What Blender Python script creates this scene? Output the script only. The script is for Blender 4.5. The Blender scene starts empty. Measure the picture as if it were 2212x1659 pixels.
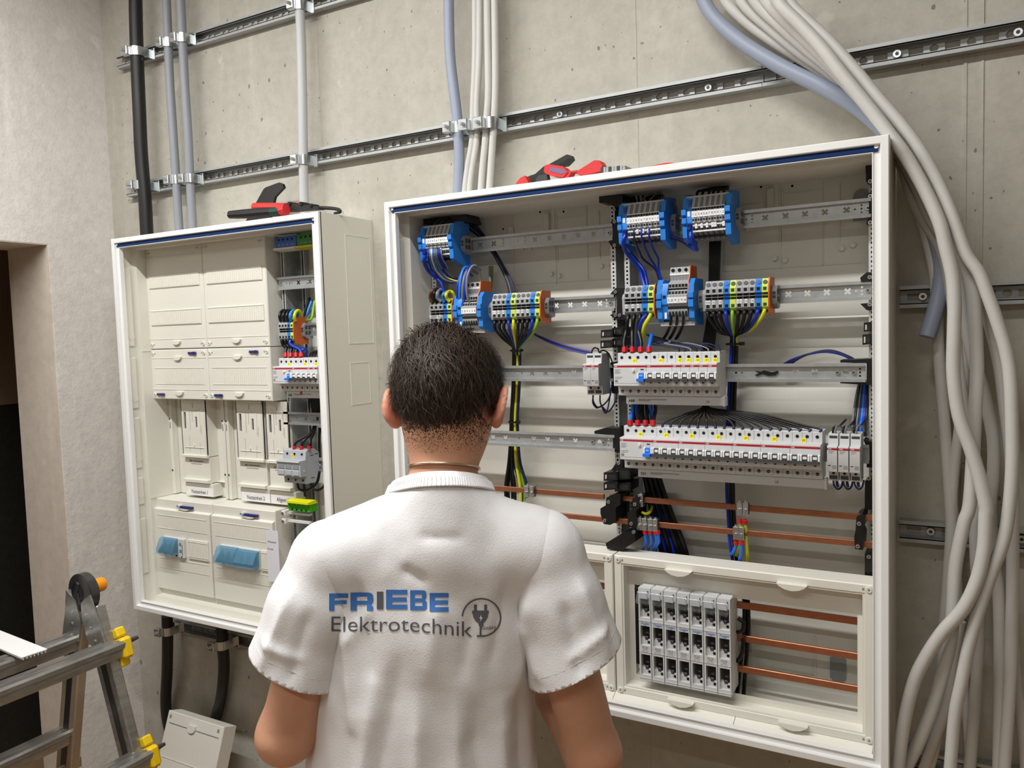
import bpy, bmesh, math, random
import numpy as np
from mathutils import Vector, Matrix, noise
from mathutils.geometry import tessellate_polygon
from mathutils.bvhtree import BVHTree

# ------------------------------------------------------------------ camera, light, exposure
ZB = 0.85                                   # cabinets hang 0.85 m above the floor; built with z = 0 at their lower edge
FPX, CAM = 1708.7, Vector((1.1441, -1.6729, 0.7911))
YAW, PIT, ROL = -0.5100, -0.0640, -0.0305
SC = bpy.context.scene
COL = SC.collection
_f = Vector((math.sin(YAW)*math.cos(PIT), math.cos(YAW)*math.cos(PIT), math.sin(PIT)))
_r = Vector((math.cos(YAW), -math.sin(YAW), 0.0)); _u = _r.cross(_f)
RIGHT = _r*math.cos(ROL)+_u*math.sin(ROL); UP = -_r*math.sin(ROL)+_u*math.cos(ROL); FWD = _f
cd = bpy.data.cameras.new('camera'); cam = bpy.data.objects.new('camera', cd); COL.objects.link(cam)
cd.sensor_fit = 'HORIZONTAL'; cd.sensor_width = 36.0; cd.lens = 36.0*FPX/2212.0; cd.clip_start = 0.02
cam.matrix_world = Matrix.Translation(CAM+Vector((0, 0, ZB))) @ Matrix((RIGHT, UP, -FWD)).transposed().to_4x4()
SC.camera = cam
SC.view_settings.view_transform = 'Standard'; SC.view_settings.look = 'None'
SC.view_settings.exposure = 0.0; SC.view_settings.gamma = 1.0; SC.view_settings.use_curve_mapping = False
world = bpy.data.worlds.new('world'); SC.world = world; world.use_nodes = True
world.node_tree.nodes['Background'].inputs[0].default_value = (0.5, 0.5, 0.52, 1)
world.node_tree.nodes['Background'].inputs[1].default_value = 0.05
LAMPS = [((-0.13, -1.13, 2.03), (2.10, 0.05), 53.0, (1.0, 0.99, 0.97)),
         ((0.90, -2.75, 2.03), (1.50, 0.05), 18.0, (1.0, 0.985, 0.95))]  # second lamp is an added fill, unseen behind the camera
for (loc, size, power, colr) in LAMPS:
    ld = bpy.data.lights.new('tube_light', 'AREA'); ld.shape = 'RECTANGLE'; ld.size, ld.size_y = size
    ld.energy = power; ld.color = colr
    lo = bpy.data.objects.new('tube_light', ld); COL.objects.link(lo); lo.location = (loc[0], loc[1], loc[2]+ZB)

# ------------------------------------------------------------------ helpers
def ray(px, py): return FWD*FPX + RIGHT*(px-1106.0) - UP*(py-829.5)
def A(px, py, Y):
    d = ray(px, py); t = (Y-CAM.y)/d.y; return CAM+d*t
def AX(px, py, X):
    d = ray(px, py); t = (X-CAM.x)/d.x; return CAM+d*t
def AZ(px, py, Z):
    d = ray(px, py); t = (Z-CAM.z)/d.z; return CAM+d*t
def AD(px, py, D): return CAM+ray(px, py)*(D/FPX)
def lin(c): return tuple((x/255.0/12.92 if x/255.0 <= .04045 else ((x/255.0+.055)/1.055)**2.4) for x in c)

MATS = {}
def mat(name, rgb, rough=.5, metal=0.0, spec=.5, var=0.0, vscale=20.0, bump=0.0, bscale=80.0, trans=0.0, alpha=1.0, stretch=(1, 1, 1), rgb2=None, coat=0.0, sss=0.0, ior=1.45):
    if name in MATS: return MATS[name]
    m = bpy.data.materials.new(name); m.use_nodes = True; nt = m.node_tree
    b = nt.nodes['Principled BSDF']
    b.inputs['Base Color'].default_value = (*lin(rgb), 1); b.inputs['Roughness'].default_value = rough
    b.inputs['Metallic'].default_value = metal; b.inputs['Specular IOR Level'].default_value = spec
    b.inputs['IOR'].default_value = ior
    if trans: b.inputs['Transmission Weight'].default_value = trans
    if alpha < 1: b.inputs['Alpha'].default_value = alpha
    if coat: b.inputs['Coat Weight'].default_value = coat; b.inputs['Coat Roughness'].default_value = .15
    if sss:
        b.inputs['Subsurface Weight'].default_value = sss; b.inputs['Subsurface Radius'].default_value = (.008, .003, .0015); b.inputs['Subsurface Scale'].default_value = 1.0
    if var or bump:
        tc = nt.nodes.new('ShaderNodeTexCoord'); mp = nt.nodes.new('ShaderNodeMapping'); mp.inputs['Scale'].default_value = stretch
        nt.links.new(tc.outputs['Object'], mp.inputs['Vector'])
        if var:
            n = nt.nodes.new('ShaderNodeTexNoise'); n.inputs['Scale'].default_value = vscale; n.inputs['Detail'].default_value = 6; n.inputs['Roughness'].default_value = .6
            nt.links.new(mp.outputs['Vector'], n.inputs['Vector'])
            mx = nt.nodes.new('ShaderNodeMix'); mx.data_type = 'RGBA'
            rp = nt.nodes.new('ShaderNodeMapRange'); rp.inputs['From Min'].default_value = .3; rp.inputs['From Max'].default_value = .7
            nt.links.new(n.outputs['Fac'], rp.inputs['Value']); nt.links.new(rp.outputs['Result'], mx.inputs['Factor'])
            c1 = lin(rgb); c2 = lin(rgb2) if rgb2 else tuple(x*(1-var) for x in c1)
            mx.inputs['A'].default_value = (*c1, 1); mx.inputs['B'].default_value = (*c2, 1)
            nt.links.new(mx.outputs['Result'], b.inputs['Base Color'])
        if bump:
            n2 = nt.nodes.new('ShaderNodeTexNoise'); n2.inputs['Scale'].default_value = bscale; n2.inputs['Detail'].default_value = 4
            nt.links.new(mp.outputs['Vector'], n2.inputs['Vector'])
            bp = nt.nodes.new('ShaderNodeBump'); bp.inputs['Strength'].default_value = bump; bp.inputs['Distance'].default_value = .002
            nt.links.new(n2.outputs['Fac'], bp.inputs['Height']); nt.links.new(bp.outputs['Normal'], b.inputs['Normal'])
    MATS[name] = m; return m

_text = {}
def text2d(s, bold=0.0):
    k = (s, bold)
    if k not in _text:
        cu = bpy.data.curves.new('t', 'FONT'); cu.body = s; cu.size = 1.0; cu.resolution_u = 3; cu.offset = bold
        o = bpy.data.objects.new('t', cu); me = bpy.data.meshes.new_from_object(o)
        vs = [(v.co.x, v.co.y) for v in me.vertices]; fs = [tuple(p.vertices) for p in me.polygons]
        bpy.data.objects.remove(o); bpy.data.curves.remove(cu); bpy.data.meshes.remove(me)
        if vs:
            x0 = min(v[0] for v in vs); x1 = max(v[0] for v in vs); y0 = min(v[1] for v in vs); y1 = max(v[1] for v in vs)
        else: x0 = x1 = y0 = y1 = 0
        _text[k] = (vs, fs, (x0, x1, y0, y1))
    return _text[k]

def spline(pts, sub):
    P = [Vector(p) for p in pts]
    if len(P) < 3 or sub < 2: return P
    out = []
    for i in range(len(P)-1):
        p0 = P[i-1] if i else P[0]*2-P[1]; p1 = P[i]; p2 = P[i+1]; p3 = P[i+2] if i+2 < len(P) else P[-1]*2-P[-2]
        for k in range(sub):
            t = k/sub
            out.append(0.5*((2*p1)+(p2-p0)*t+(2*p0-5*p1+4*p2-p3)*t*t+(3*p1-p0-3*p2+p3)*t*t*t))
    out.append(P[-1]); return out

class MB:
    def __init__(s): s.v = []; s.f = []; s.m = []; s.k = 0
    def mat(s, k): s.k = k; return s
    def add(s, vs, fs):
        o = len(s.v); s.v += [tuple(v) for v in vs]
        for f in fs: s.f.append(tuple(i+o for i in f)); s.m.append(s.k)
        return s
    def box(s, x0, x1, y0, y1, z0, z1, b=0.0):
        c = Vector(((x0+x1)/2, (y0+y1)/2, (z0+z1)/2)); h = (abs(x1-x0)/2, abs(y1-y0)/2, abs(z1-z0)/2)
        return s.obox(c, Matrix.Identity(3), h, b)
    def obox(s, c, R, h, b=0.0):
        # R columns are the box axes
        c = Vector(c); hx, hy, hz = h; b = min(b, hx*.98, hy*.98, hz*.98)
        if b <= 0:
            vs = [c+R @ Vector((sx*hx, sy*hy, sz*hz)) for sx in (-1, 1) for sy in (-1, 1) for sz in (-1, 1)]
            return s.add(vs, [(0, 1, 3, 2), (4, 6, 7, 5), (0, 4, 5, 1), (2, 3, 7, 6), (0, 2, 6, 4), (1, 5, 7, 3)])
        vs = []; idx = {}
        for sx in (-1, 1):
            for sy in (-1, 1):
                for sz in (-1, 1):
                    for ax in range(3):
                        d = [hx-b, hy-b, hz-b]; d[ax] = (hx, hy, hz)[ax]
                        idx[(sx, sy, sz, ax)] = len(vs); vs.append(c+R @ Vector((sx*d[0], sy*d[1], sz*d[2])))
        fs = []
        for ax in range(3):
            a, bb = [(1, 2), (2, 0), (0, 1)][ax]
            for sg in (-1, 1):
                q = []
                for (p, r) in ((-1, -1), (1, -1), (1, 1), (-1, 1)):
                    t = [0, 0, 0]; t[ax] = sg; t[a] = p; t[bb] = r; q.append(idx[(*t, ax)])
                fs.append(tuple(q if sg > 0 else q[::-1]))
        for ax in range(3):
            a, bb = [(1, 2), (2, 0), (0, 1)][ax]
            for p in (-1, 1):
                for r in (-1, 1):
                    def g(e, which):
                        t = [0, 0, 0]; t[ax] = e; t[a] = p; t[bb] = r; return idx[(*t, which)]
                    q = (g(-1, a), g(1, a), g(1, bb), g(-1, bb)); fs.append(q if p*r < 0 else q[::-1])
        for sx in (-1, 1):
            for sy in (-1, 1):
                for sz in (-1, 1):
                    q = tuple(idx[(sx, sy, sz, ax)] for ax in range(3)); fs.append(q if sx*sy*sz > 0 else q[::-1])
        return s.add(vs, fs)
    def cyl(s, p0, p1, r0, r1=None, n=12, caps=True):
        p0 = Vector(p0); p1 = Vector(p1); r1 = r0 if r1 is None else r1
        d = (p1-p0).normalized(); a = d.orthogonal().normalized(); b = d.cross(a)
        vs = []
        for (p, r) in ((p0, r0), (p1, r1)):
            for i in range(n):
                t = 2*math.pi*i/n; vs.append(p+a*(math.cos(t)*r)+b*(math.sin(t)*r))
        fs = [(i, (i+1) % n, n+(i+1) % n, n+i) for i in range(n)]
        if caps: fs += [tuple(range(n-1, -1, -1)), tuple(range(n, 2*n))]
        return s.add(vs, fs)
    def ring(s, p0, p1, ro, ri, n=16):
        p0 = Vector(p0); p1 = Vector(p1); d = (p1-p0).normalized(); a = d.orthogonal().normalized(); b = d.cross(a); vs = []
        for (p, r) in ((p0, ro), (p1, ro), (p1, ri), (p0, ri)):
            for i in range(n):
                t = 2*math.pi*i/n; vs.append(p+a*(math.cos(t)*r)+b*(math.sin(t)*r))
        fs = []
        for k in range(4):
            for i in range(n): fs.append((k*n+i, k*n+(i+1) % n, ((k+1) % 4)*n+(i+1) % n, ((k+1) % 4)*n+i))
        return s.add(vs, fs)
    def tube(s, pts, r, n=8, sub=6, flat=None):
        P = spline(pts, sub); m = len(P)
        rr = r if isinstance(r, (list, tuple)) else None
        vs = []; t0 = (P[1]-P[0]).normalized(); a = t0.orthogonal().normalized()
        for i, p in enumerate(P):
            t = (P[min(i+1, m-1)]-P[max(i-1, 0)])
            t = t.normalized() if t.length > 1e-9 else t0
            a = (a-t*a.dot(t)); a = a.normalized() if a.length > 1e-6 else t.orthogonal().normalized(); b = t.cross(a)
            if rr:
                q = i/(m-1)*(len(rr)-1); j = min(int(q), len(rr)-2); R = rr[j]*(1-(q-j))+rr[j+1]*(q-j)
            else: R = r
            for k in range(n):
                th = 2*math.pi*k/n; vs.append(p+a*(math.cos(th)*R)+b*(math.sin(th)*R))
        fs = [(i*n+k, i*n+(k+1) % n, (i+1)*n+(k+1) % n, (i+1)*n+k) for i in range(m-1) for k in range(n)]
        fs += [tuple(range(n-1, -1, -1)), tuple(range((m-1)*n, m*n))]
        return s.add(vs, fs)
    def plate(s, loops, fn, w0, w1):
        """flat plate with holes: loops[0] outline, others holes, all (u,v); fn(u,v,w)->xyz"""
        flat = [p for L in loops for p in L]
        if len(loops) == 1 and len(loops[0]) <= 4: tri = [tuple(range(len(flat)))]
        else: tri = tessellate_polygon([[Vector((p[0], p[1], 0)) for p in L] for L in loops])
        n = len(flat); vs = [fn(u, v, w0) for u, v in flat]+[fn(u, v, w1) for u, v in flat]
        fs = [tuple(t) for t in tri]+[tuple(i+n for i in reversed(t)) for t in tri]
        o = 0
        for L in loops:
            k = len(L)
            for i in range(k): j = (i+1) % k; fs.append((o+i, o+j, n+o+j, n+o+i))
            o += k
        return s.add(vs, fs)
    def prism(s, poly, fn, w0, w1): return s.plate([poly], fn, w0, w1)
    def loft(s, rings, close=True, caps=False):
        n = len(rings[0]); vs = [p for r in rings for p in r]; fs = []
        for i in range(len(rings)-1):
            for k in range(n if close else n-1):
                fs.append((i*n+k, i*n+(k+1) % n, (i+1)*n+(k+1) % n, (i+1)*n+k))
        if caps: fs += [tuple(range(n-1, -1, -1)), tuple(range((len(rings)-1)*n, len(rings)*n))]
        return s.add(vs, fs)
    def frame(s, x0, x1, z0, z1, prof):
        return s.loft([[(x0+d, y, z0+d), (x1-d, y, z0+d), (x1-d, y, z1-d), (x0+d, y, z1-d)] for d, y in prof])
    def sph(s, c, r, n=12, m=8, R=None):
        c = Vector(c); r = (r, r, r) if not isinstance(r, (tuple, list)) else r; rings = []
        for j in range(m+1):
            ph = math.pi*j/m
            row = []
            for i in range(n):
                t = 2*math.pi*i/n; v = Vector((r[0]*math.sin(ph)*math.cos(t), r[1]*math.sin(ph)*math.sin(t), r[2]*math.cos(ph)))
                row.append(c+(R @ v if R else v))
            rings.append(row)
        return s.loft(rings)
    def lathe(s, prof, o, ax, n=20):
        o = Vector(o); ax = Vector(ax).normalized(); a = ax.orthogonal().normalized(); b = ax.cross(a)
        return s.loft([[o+ax*h+a*(math.cos(2*math.pi*i/n)*r)+b*(math.sin(2*math.pi*i/n)*r) for i in range(n)] for r, h in prof])
    def text(s, t, fn, size, align='C', bold=0.0, width=None):
        """fn(u,v) -> xyz; u runs right, v up; centred on the box of the glyphs"""
        vs, fs, (x0, x1, y0, y1) = text2d(t, bold)
        if not vs: return s
        k = size; kx = size
        if width: kx = width/(x1-x0)
        ox = {'C': (x0+x1)/2, 'L': x0, 'R': x1}[align]; oy = (y0+y1)/2
        return s.add([fn((x-ox)*kx, (y-oy)*k) for x, y in vs], fs)

XZ = lambda y: (lambda u, v: (u, y, v))
def fxz(u, v, w): return (u, w, v)        # plates standing in x-z, thickness along y
def fyz(u, v, w): return (w, u, v)        # side profiles (y,z) pushed along x
def fxy(u, v, w): return (u, v, w)
def circ(cx, cz, r, n=8, a0=0.0): return [(cx+r*math.cos(a0+2*math.pi*i/n), cz+r*math.sin(a0+2*math.pi*i/n)) for i in range(n)]
def rect(a, b, c, d): return [(a, c), (b, c), (b, d), (a, d)]

def mesh_of(name, mb, mats, off=(0, 0, 0), angle=35, normals=True):
    me = bpy.data.meshes.new(name)
    if any(off): vs = [(v[0]-off[0], v[1]-off[1], v[2]-off[2]) for v in mb.v]
    else: vs = mb.v
    me.from_pydata(vs, [], mb.f)
    mats = mats if isinstance(mats, (list, tuple)) else [mats]
    for m in mats: me.materials.append(m)
    if len(mats) > 1: me.polygons.foreach_set('material_index', mb.m)
    if normals:
        bm = bmesh.new(); bm.from_mesh(me); bmesh.ops.recalc_face_normals(bm, faces=bm.faces); bm.to_mesh(me); bm.free()
    me.polygons.foreach_set('use_smooth', [True]*len(me.polygons))
    me.set_sharp_from_angle(angle=math.radians(angle))
    me.update(); return me
def tag(o, label=None, cat=None, group=None, kind=None):
    if label: o['label'] = label
    if cat: o['category'] = cat
    if group: o['group'] = group
    if kind: o['kind'] = kind
    return o
def thing(name, label, cat, loc=(0, 0, 0), group=None):
    o = bpy.data.objects.new(name, None); COL.objects.link(o); o.location = loc; o.empty_display_size = .02
    return tag(o, label, cat, group)
def wloc(o):
    p = Vector(o.location)
    while o.parent: o = o.parent; p = p+Vector(o.location)
    return p
def part(name, mb, mats, parent, label=None, angle=35, kind=None):
    """child mesh; mb in cabinet coordinates"""
    me = mesh_of(name, mb, mats, tuple(wloc(parent)), angle)
    o = bpy.data.objects.new(name, me); COL.objects.link(o); o.parent = parent
    return tag(o, label, None, None, kind)
def same(o, parent, off):
    """another child with the mesh of o, moved by off from where o is"""
    c = o.copy(); COL.objects.link(c); c.parent = parent; c.location = Vector(o.location)+Vector(off); return c
def solo(name, mb, mats, label, cat, group=None, kind=None, angle=35):
    c = [sum(v[i] for v in mb.v)/len(mb.v) for i in range(3)] if not kind == 'structure' else (0, 0, 0)
    me = mesh_of(name, mb, mats, tuple(c), angle)
    o = bpy.data.objects.new(name, me); COL.objects.link(o); o.location = c
    return tag(o, label, cat, group, kind)
def struct(name, mb, mats, angle=35):
    me = mesh_of(name, mb, mats, (0, 0, 0), angle); o = bpy.data.objects.new(name, me); COL.objects.link(o); return tag(o, kind='structure')
def copy_tree(o, loc, label=None, group=None):
    def rec(x, par):
        c = x.copy(); COL.objects.link(c); c.parent = par
        for ch in x.children: rec(ch, c)
        return c
    c = rec(o, None); c.location = loc
    if label: c['label'] = label
    if group: c['group'] = group
    return c

# ------------------------------------------------------------------ materials
WHITE = mat('powder coated white', (236, 237, 236), .35)
CREAM = mat('cream white plastic', (226, 224, 214), .42)
INNER = mat('grey white plastic', (214, 212, 203), .5)
LGREY = mat('light grey plastic', (205, 207, 208), .42)
MGREY = mat('mid grey plastic', (140, 143, 146), .45)
TGREY = mat('terminal grey', (164, 166, 168), .45)
DGREY = mat('dark grey plastic', (62, 64, 66), .45)
BLACK = mat('black plastic', (17, 17, 18), .42)
HOLE = mat('unlit opening', (8, 8, 9), .8)
STEEL = mat('galvanised steel', (188, 192, 194), .36, .6, var=.18, vscale=60, stretch=(1, 1, 1))
ZINC = mat('bright zinc', (205, 210, 212), .28, .95)
GALV = mat('strut galvanised', (176, 179, 180), .42, .35, var=.15, vscale=25, stretch=(1, 6, 6))
COPPER = mat('copper', (184, 122, 92), .34, .75, var=.28, vscale=18, stretch=(3, 20, 20))
TBLUE = mat('terminal blue', (44, 128, 214), .4)
DBLUE = mat('wire blue', (14, 48, 170), .35)
NAVY = mat('navy wire', (22, 26, 78), .4)
VIOLET = mat('violet wire', (92, 78, 165), .4)
WBLACK = mat('black wire', (14, 14, 15), .38)
WGREY = mat('grey wire', (120, 122, 126), .4)
WBROWN = mat('brown wire', (92, 60, 46), .4)
WYEL = mat('yellow green wire', (206, 206, 30), .4)
WGRN = mat('green yellow wire', (132, 180, 34), .4)
ORANGE = mat('orange plastic', (196, 94, 36), .45)
YELG = mat('yellow green plastic', (206, 220, 96), .45)
GREEN = mat('green plastic', (36, 120, 18), .4)
DGREEN = mat('dark green plastic', (30, 76, 22), .5)
YELLOW = mat('yellow plastic', (226, 206, 26), .4)
PAPERY = mat('yellow sticker', (248, 232, 28), .6)
TAGW = mat('white marker tag', (236, 237, 238), .5)
INK = mat('black ink', (24, 24, 26), .6)
INKG = mat('grey ink', (120, 122, 126), .6)
RED = mat('red plastic', (198, 22, 34), .4)
STRIPE = mat('red stripe', (176, 28, 48), .4)
BLUEB = mat('bright blue plastic', (30, 112, 224), .35)
NAVYP = mat('navy plastic tab', (48, 52, 112), .4)
SEAL = mat('blue door seal', (18, 48, 96), .7, spec=.2)
CWHITE = mat('white cable jacket', (202, 201, 197), .5, var=.10, vscale=14)
CBLUE = mat('blue grey conduit', (146, 155, 174), .45)
CGREY = mat('grey conduit', (142, 146, 154), .45)
CBLACK = mat('black sheath', (20, 20, 21), .45, var=.5, vscale=30, rgb2=(38, 37, 36), stretch=(1, 1, .2))
BRAND = mat('brand blue ink', (20, 110, 190), .5)
# ------------------------------------------------------------------ setting
def concrete(name, c1, c2, pit=1.0, bump=.25, zs=.35):
    m = bpy.data.materials.new(name); m.use_nodes = True; nt = m.node_tree; N = nt.nodes.new; L = nt.links.new
    b = nt.nodes['Principled BSDF']; b.inputs['Roughness'].default_value = .82; b.inputs['Specular IOR Level'].default_value = .3
    tc = N('ShaderNodeTexCoord')
    def mapped(sc):
        mp = N('ShaderNodeMapping'); mp.inputs['Scale'].default_value = sc; L(tc.outputs['Object'], mp.inputs['Vector']); return mp.outputs['Vector']
    def nz(vec, sc, det=6, ro=.6):
        n = N('ShaderNodeTexNoise'); n.inputs['Scale'].default_value = sc; n.inputs['Detail'].default_value = det; n.inputs['Roughness'].default_value = ro; L(vec, n.inputs['Vector']); return n.outputs['Fac']
    def rng(v, a, bb, c=0., d=1.):
        r = N('ShaderNodeMapRange'); r.inputs['From Min'].default_value = a; r.inputs['From Max'].default_value = bb; r.inputs['To Min'].default_value = c; r.inputs['To Max'].default_value = d; L(v, r.inputs['Value']); return r.outputs['Result']
    def mix(fac, A_, B_):
        x = N('ShaderNodeMix'); x.data_type = 'RGBA'; L(fac, x.inputs['Factor'])
        for k, s in (('A', A_), ('B', B_)):
            if isinstance(s, tuple): x.inputs[k].default_value = (*lin(s), 1)
            else: L(s, x.inputs[k])
        return x.outputs['Result']
    v1 = mapped((1, 1, zs)); v0 = mapped((1, 1, 1))
    col = mix(rng(nz(v1, 2.2), .35, .68), c1, c2)
    col = mix(rng(nz(mapped((14, 14, 1.1)), 1.0, 5, .7), .55, .8, 0, .55), col, tuple(min(255, int(x*1.09)) for x in c1))
    col = mix(rng(nz(v0, 26, 8, .75), .42, .75, 0, .5), col, tuple(int(x*.86) for x in c2))
    col = mix(rng(nz(v0, 9, 3), .64, .70, 0, .35), col, tuple(min(255, int(x*1.12)) for x in c1))
    if pit:
        for sc, thr, st in ((11.0, .075, (1, 1, .75)), (26.0, .10, (1, 1, .7)), (48.0, .12, (1, 1, .8))):
            vo = N('ShaderNodeTexVoronoi'); vo.inputs['Scale'].default_value = sc; vo.inputs['Randomness'].default_value = 1.0
            nzv = N('ShaderNodeTexNoise'); nzv.inputs['Scale'].default_value = 60; L(tc.outputs['Object'], nzv.inputs['Vector'])
            vadd = N('ShaderNodeMixRGB'); vadd.blend_type = 'ADD'; vadd.inputs[0].default_value = .012
            L(mapped(st), vadd.inputs[1]); L(nzv.outputs['Color'], vadd.inputs[2]); L(vadd.outputs[0], vo.inputs['Vector'])
            sep = N('ShaderNodeSeparateColor'); L(vo.outputs['Color'], sep.inputs[0])
            size = rng(sep.outputs[0], .30, 1.0, 0.0, thr)
            lt = N('ShaderNodeMath'); lt.operation = 'LESS_THAN'; L(vo.outputs['Distance'], lt.inputs[0]); L(size, lt.inputs[1])
            ml = N('ShaderNodeMath'); ml.operation = 'MULTIPLY'; L(lt.outputs[0], ml.inputs[0]); ml.inputs[1].default_value = .62*pit
            col = mix(ml.outputs[0], col, tuple(int(x*.42) for x in c2))
    L(col, b.inputs['Base Color'])
    bp = N('ShaderNodeBump'); bp.inputs['Strength'].default_value = bump; bp.inputs['Distance'].default_value = .004
    L(nz(v0, 55, 5, .65), bp.inputs['Height']); L(bp.outputs['Normal'], b.inputs['Normal'])
    MATS[name] = m; return m
CONC = concrete('board marked concrete', (192, 189, 179), (173, 169, 158))
PLAST = concrete('rough white plaster', (228, 224, 219), (220, 215, 210), pit=0, bump=.55, zs=1)
CEILM = mat('ceiling paint', (226, 226, 222), .8)
FLOORM = mat('screed floor', (178, 146, 112), .75, var=.25, vscale=6)
ROOMM = mat('room wall paint', (168, 162, 150), .8)
XL, XR, YF, ZC = -1.282, 3.2, -3.7, 2.17
m = MB().box(XL-.25, XR, 0, .2, -ZB, ZC); wall = struct('wall_back', m, CONC)
for (a, b, d, z0, z1, nm) in ((.5405, .5425, .0008, -ZB, ZC, 'form_seam'), (1.158, 1.163, .0022, -ZB, ZC, 'form_joint'), (1.163, 1.186, .0007, -ZB, ZC, 'form_joint'), (1.186, 1.189, .002, -ZB, ZC, 'form_joint'), (-.3615, -.3605, .0005, .3, ZC, 'form_seam')):
    part(nm, MB().box(a, b, -d, .001, z0, z1), CONC, wall)
m = MB()
YD0, YD1, ZL = -.222, -1.30, 1.107; XO = XL-.215
m.box(XO, XL, YD0, 0, -ZB, ZC); m.box(XO, XL, YD1, YD0, ZL, ZC); m.box(XO, XL, YF, YD1, -ZB, ZC)
wl = struct('wall_left', m, PLAST)
REVM = concrete('smooth warm lit plaster', (220, 209, 196), (212, 200, 186), pit=0, bump=.1, zs=1)  # warm light on reveal and soffit is put into the plaster colour
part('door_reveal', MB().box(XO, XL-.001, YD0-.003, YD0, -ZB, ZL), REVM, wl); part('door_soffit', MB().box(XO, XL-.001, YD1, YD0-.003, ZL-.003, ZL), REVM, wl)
struct('wall_right', MB().box(XR, XR+.1, YF, 0, -ZB, ZC), ROOMM)
struct('wall_front', MB().box(XL-.25, XR, YF-.1, YF, -ZB, ZC), ROOMM)
struct('floor', MB().box(-3.2, XR+.1, YF-.1, .2, -ZB-.1, -ZB), FLOORM)
struct('ceiling', MB().box(-3.2, XR+.1, YF-.1, .2, ZC, ZC+.1), CEILM)
DADO = mat('dark dado paint', (40, 38, 33), .55, var=.3, vscale=40, rgb2=(52, 49, 42))
BROWNW = mat('brown corridor paint', (150, 124, 104), .7)
XC = -2.15; zd = AX(20, 873, XC).z
m = MB().box(XC-.1, XC, -3.0, 1.2, -ZB, zd).mat(1).box(XC-.1, XC, -3.0, 1.2, zd, ZC)
struct('wall_corridor', m, [DADO, BROWNW])
m = MB().box(XC, XO, 1.2, 1.3, -ZB, ZC).box(XC, XO, -3.1, -3.0, -ZB, ZC); struct('wall_corridor_end', m, ROOMM)
struct('wall_corridor_side', MB().box(XO-.05, XO, .0, 1.2, -ZB, ZC), ROOMM)
LAMPM = mat('lamp diffuser', (240, 240, 236), .5)
for i, (loc, size, power, colr) in enumerate(LAMPS):
    t = thing('ceiling_light', ('long white batten lamp on the ceiling near the cabinets', 'unseen fill lamp added behind the viewer, built as a long white ceiling batten')[i], 'lamp', (loc[0], loc[1], ZC-.02), 'ceiling battens')
    part('housing', MB().box(loc[0]-size[0]/2-.03, loc[0]+size[0]/2+.03, loc[1]-.05, loc[1]+.05, ZC-.06, ZC-.0, .008), WHITE, t)
    part('diffuser', MB().box(loc[0]-size[0]/2-.01, loc[0]+size[0]/2+.01, loc[1]-.035, loc[1]+.035, loc[2]+.006, ZC-.058, .01), LAMPM, t)

# ------------------------------------------------------------------ strut rails on the wall
def strut(x0, x1, z, label, bolts=(), ph=0.0):
    t = thing('strut_rail', label, 'rail', ((x0+x1)/2, 0, z), 'slotted steel strut rails')
    H, D = .0205, .022; holes = []; x = x0+.012+ph; k = 0
    while x < x1-.035:
        if k % 2 == 0: holes.append(rect(x, x+.024, z-.0065, z+.0065)); x += .034
        else:
            holes.append(circ(x+.0075, z, .0075, 8, math.pi/8)); x += .025
        k += 1
    m = MB().plate([rect(x0, x1, z-H, z+H)]+holes, fxz, -.0035, -.0015)
    for s in (-1, 1):
        za, zb = sorted((z+s*H, z+s*(H-.0018))); m.box(x0, x1, -D, -.0035, za, zb)
        za, zb = sorted((z+s*H, z+s*(H-.0085))); m.box(x0, x1, -D-.0018, -D, za, zb)
        za, zb = sorted((z+s*(H-.0085), z+s*(H-.0067))); m.box(x0, x1, -D-.0018, -D+.006, za, zb)
    part('channel', m, GALV, t)
    for bx in bolts:
        part('bolt', MB().cyl((bx, -.0035, z), (bx, -.011, z), .0085, .007, 10).mat(1).cyl((bx, -.0112, z), (bx, -.0118, z), .0035, n=6), [ZINC, DGREY], t)
    return t
ax = lambda px, py, Y=-.02: A(px, py, Y).x
strut(-1.180, .75, 1.687, 'strut rail at the top left carrying conduits')
xj = ax(1647, 175)
strut(-1.172, xj-.001, 1.285, 'long middle strut rail ending at a joint behind the cable bundle', [ax(1205, 255), ax(1527, 197)])
strut(xj+.001, 1.75, 1.285, 'strut rail running right from the cable bundle', [ax(1697, 163), ax(1937, 120), ax(2200, 80)], .01)
strut(1.056, 1.75, .836, 'strut rail right of the large cabinet at mid height', [ax(1993, 641)])
strut(1.056, 1.75, .394, 'strut rail low on the wall right of the large cabinet', [ax(2010, 1148), ax(2208, 1165)])
strut(1.056, 1.75, -.052, 'lowest strut rail at the bottom right corner')
strut(-1.06, -.30, -.122, 'strut rail under the small cabinet holding black cables')

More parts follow.
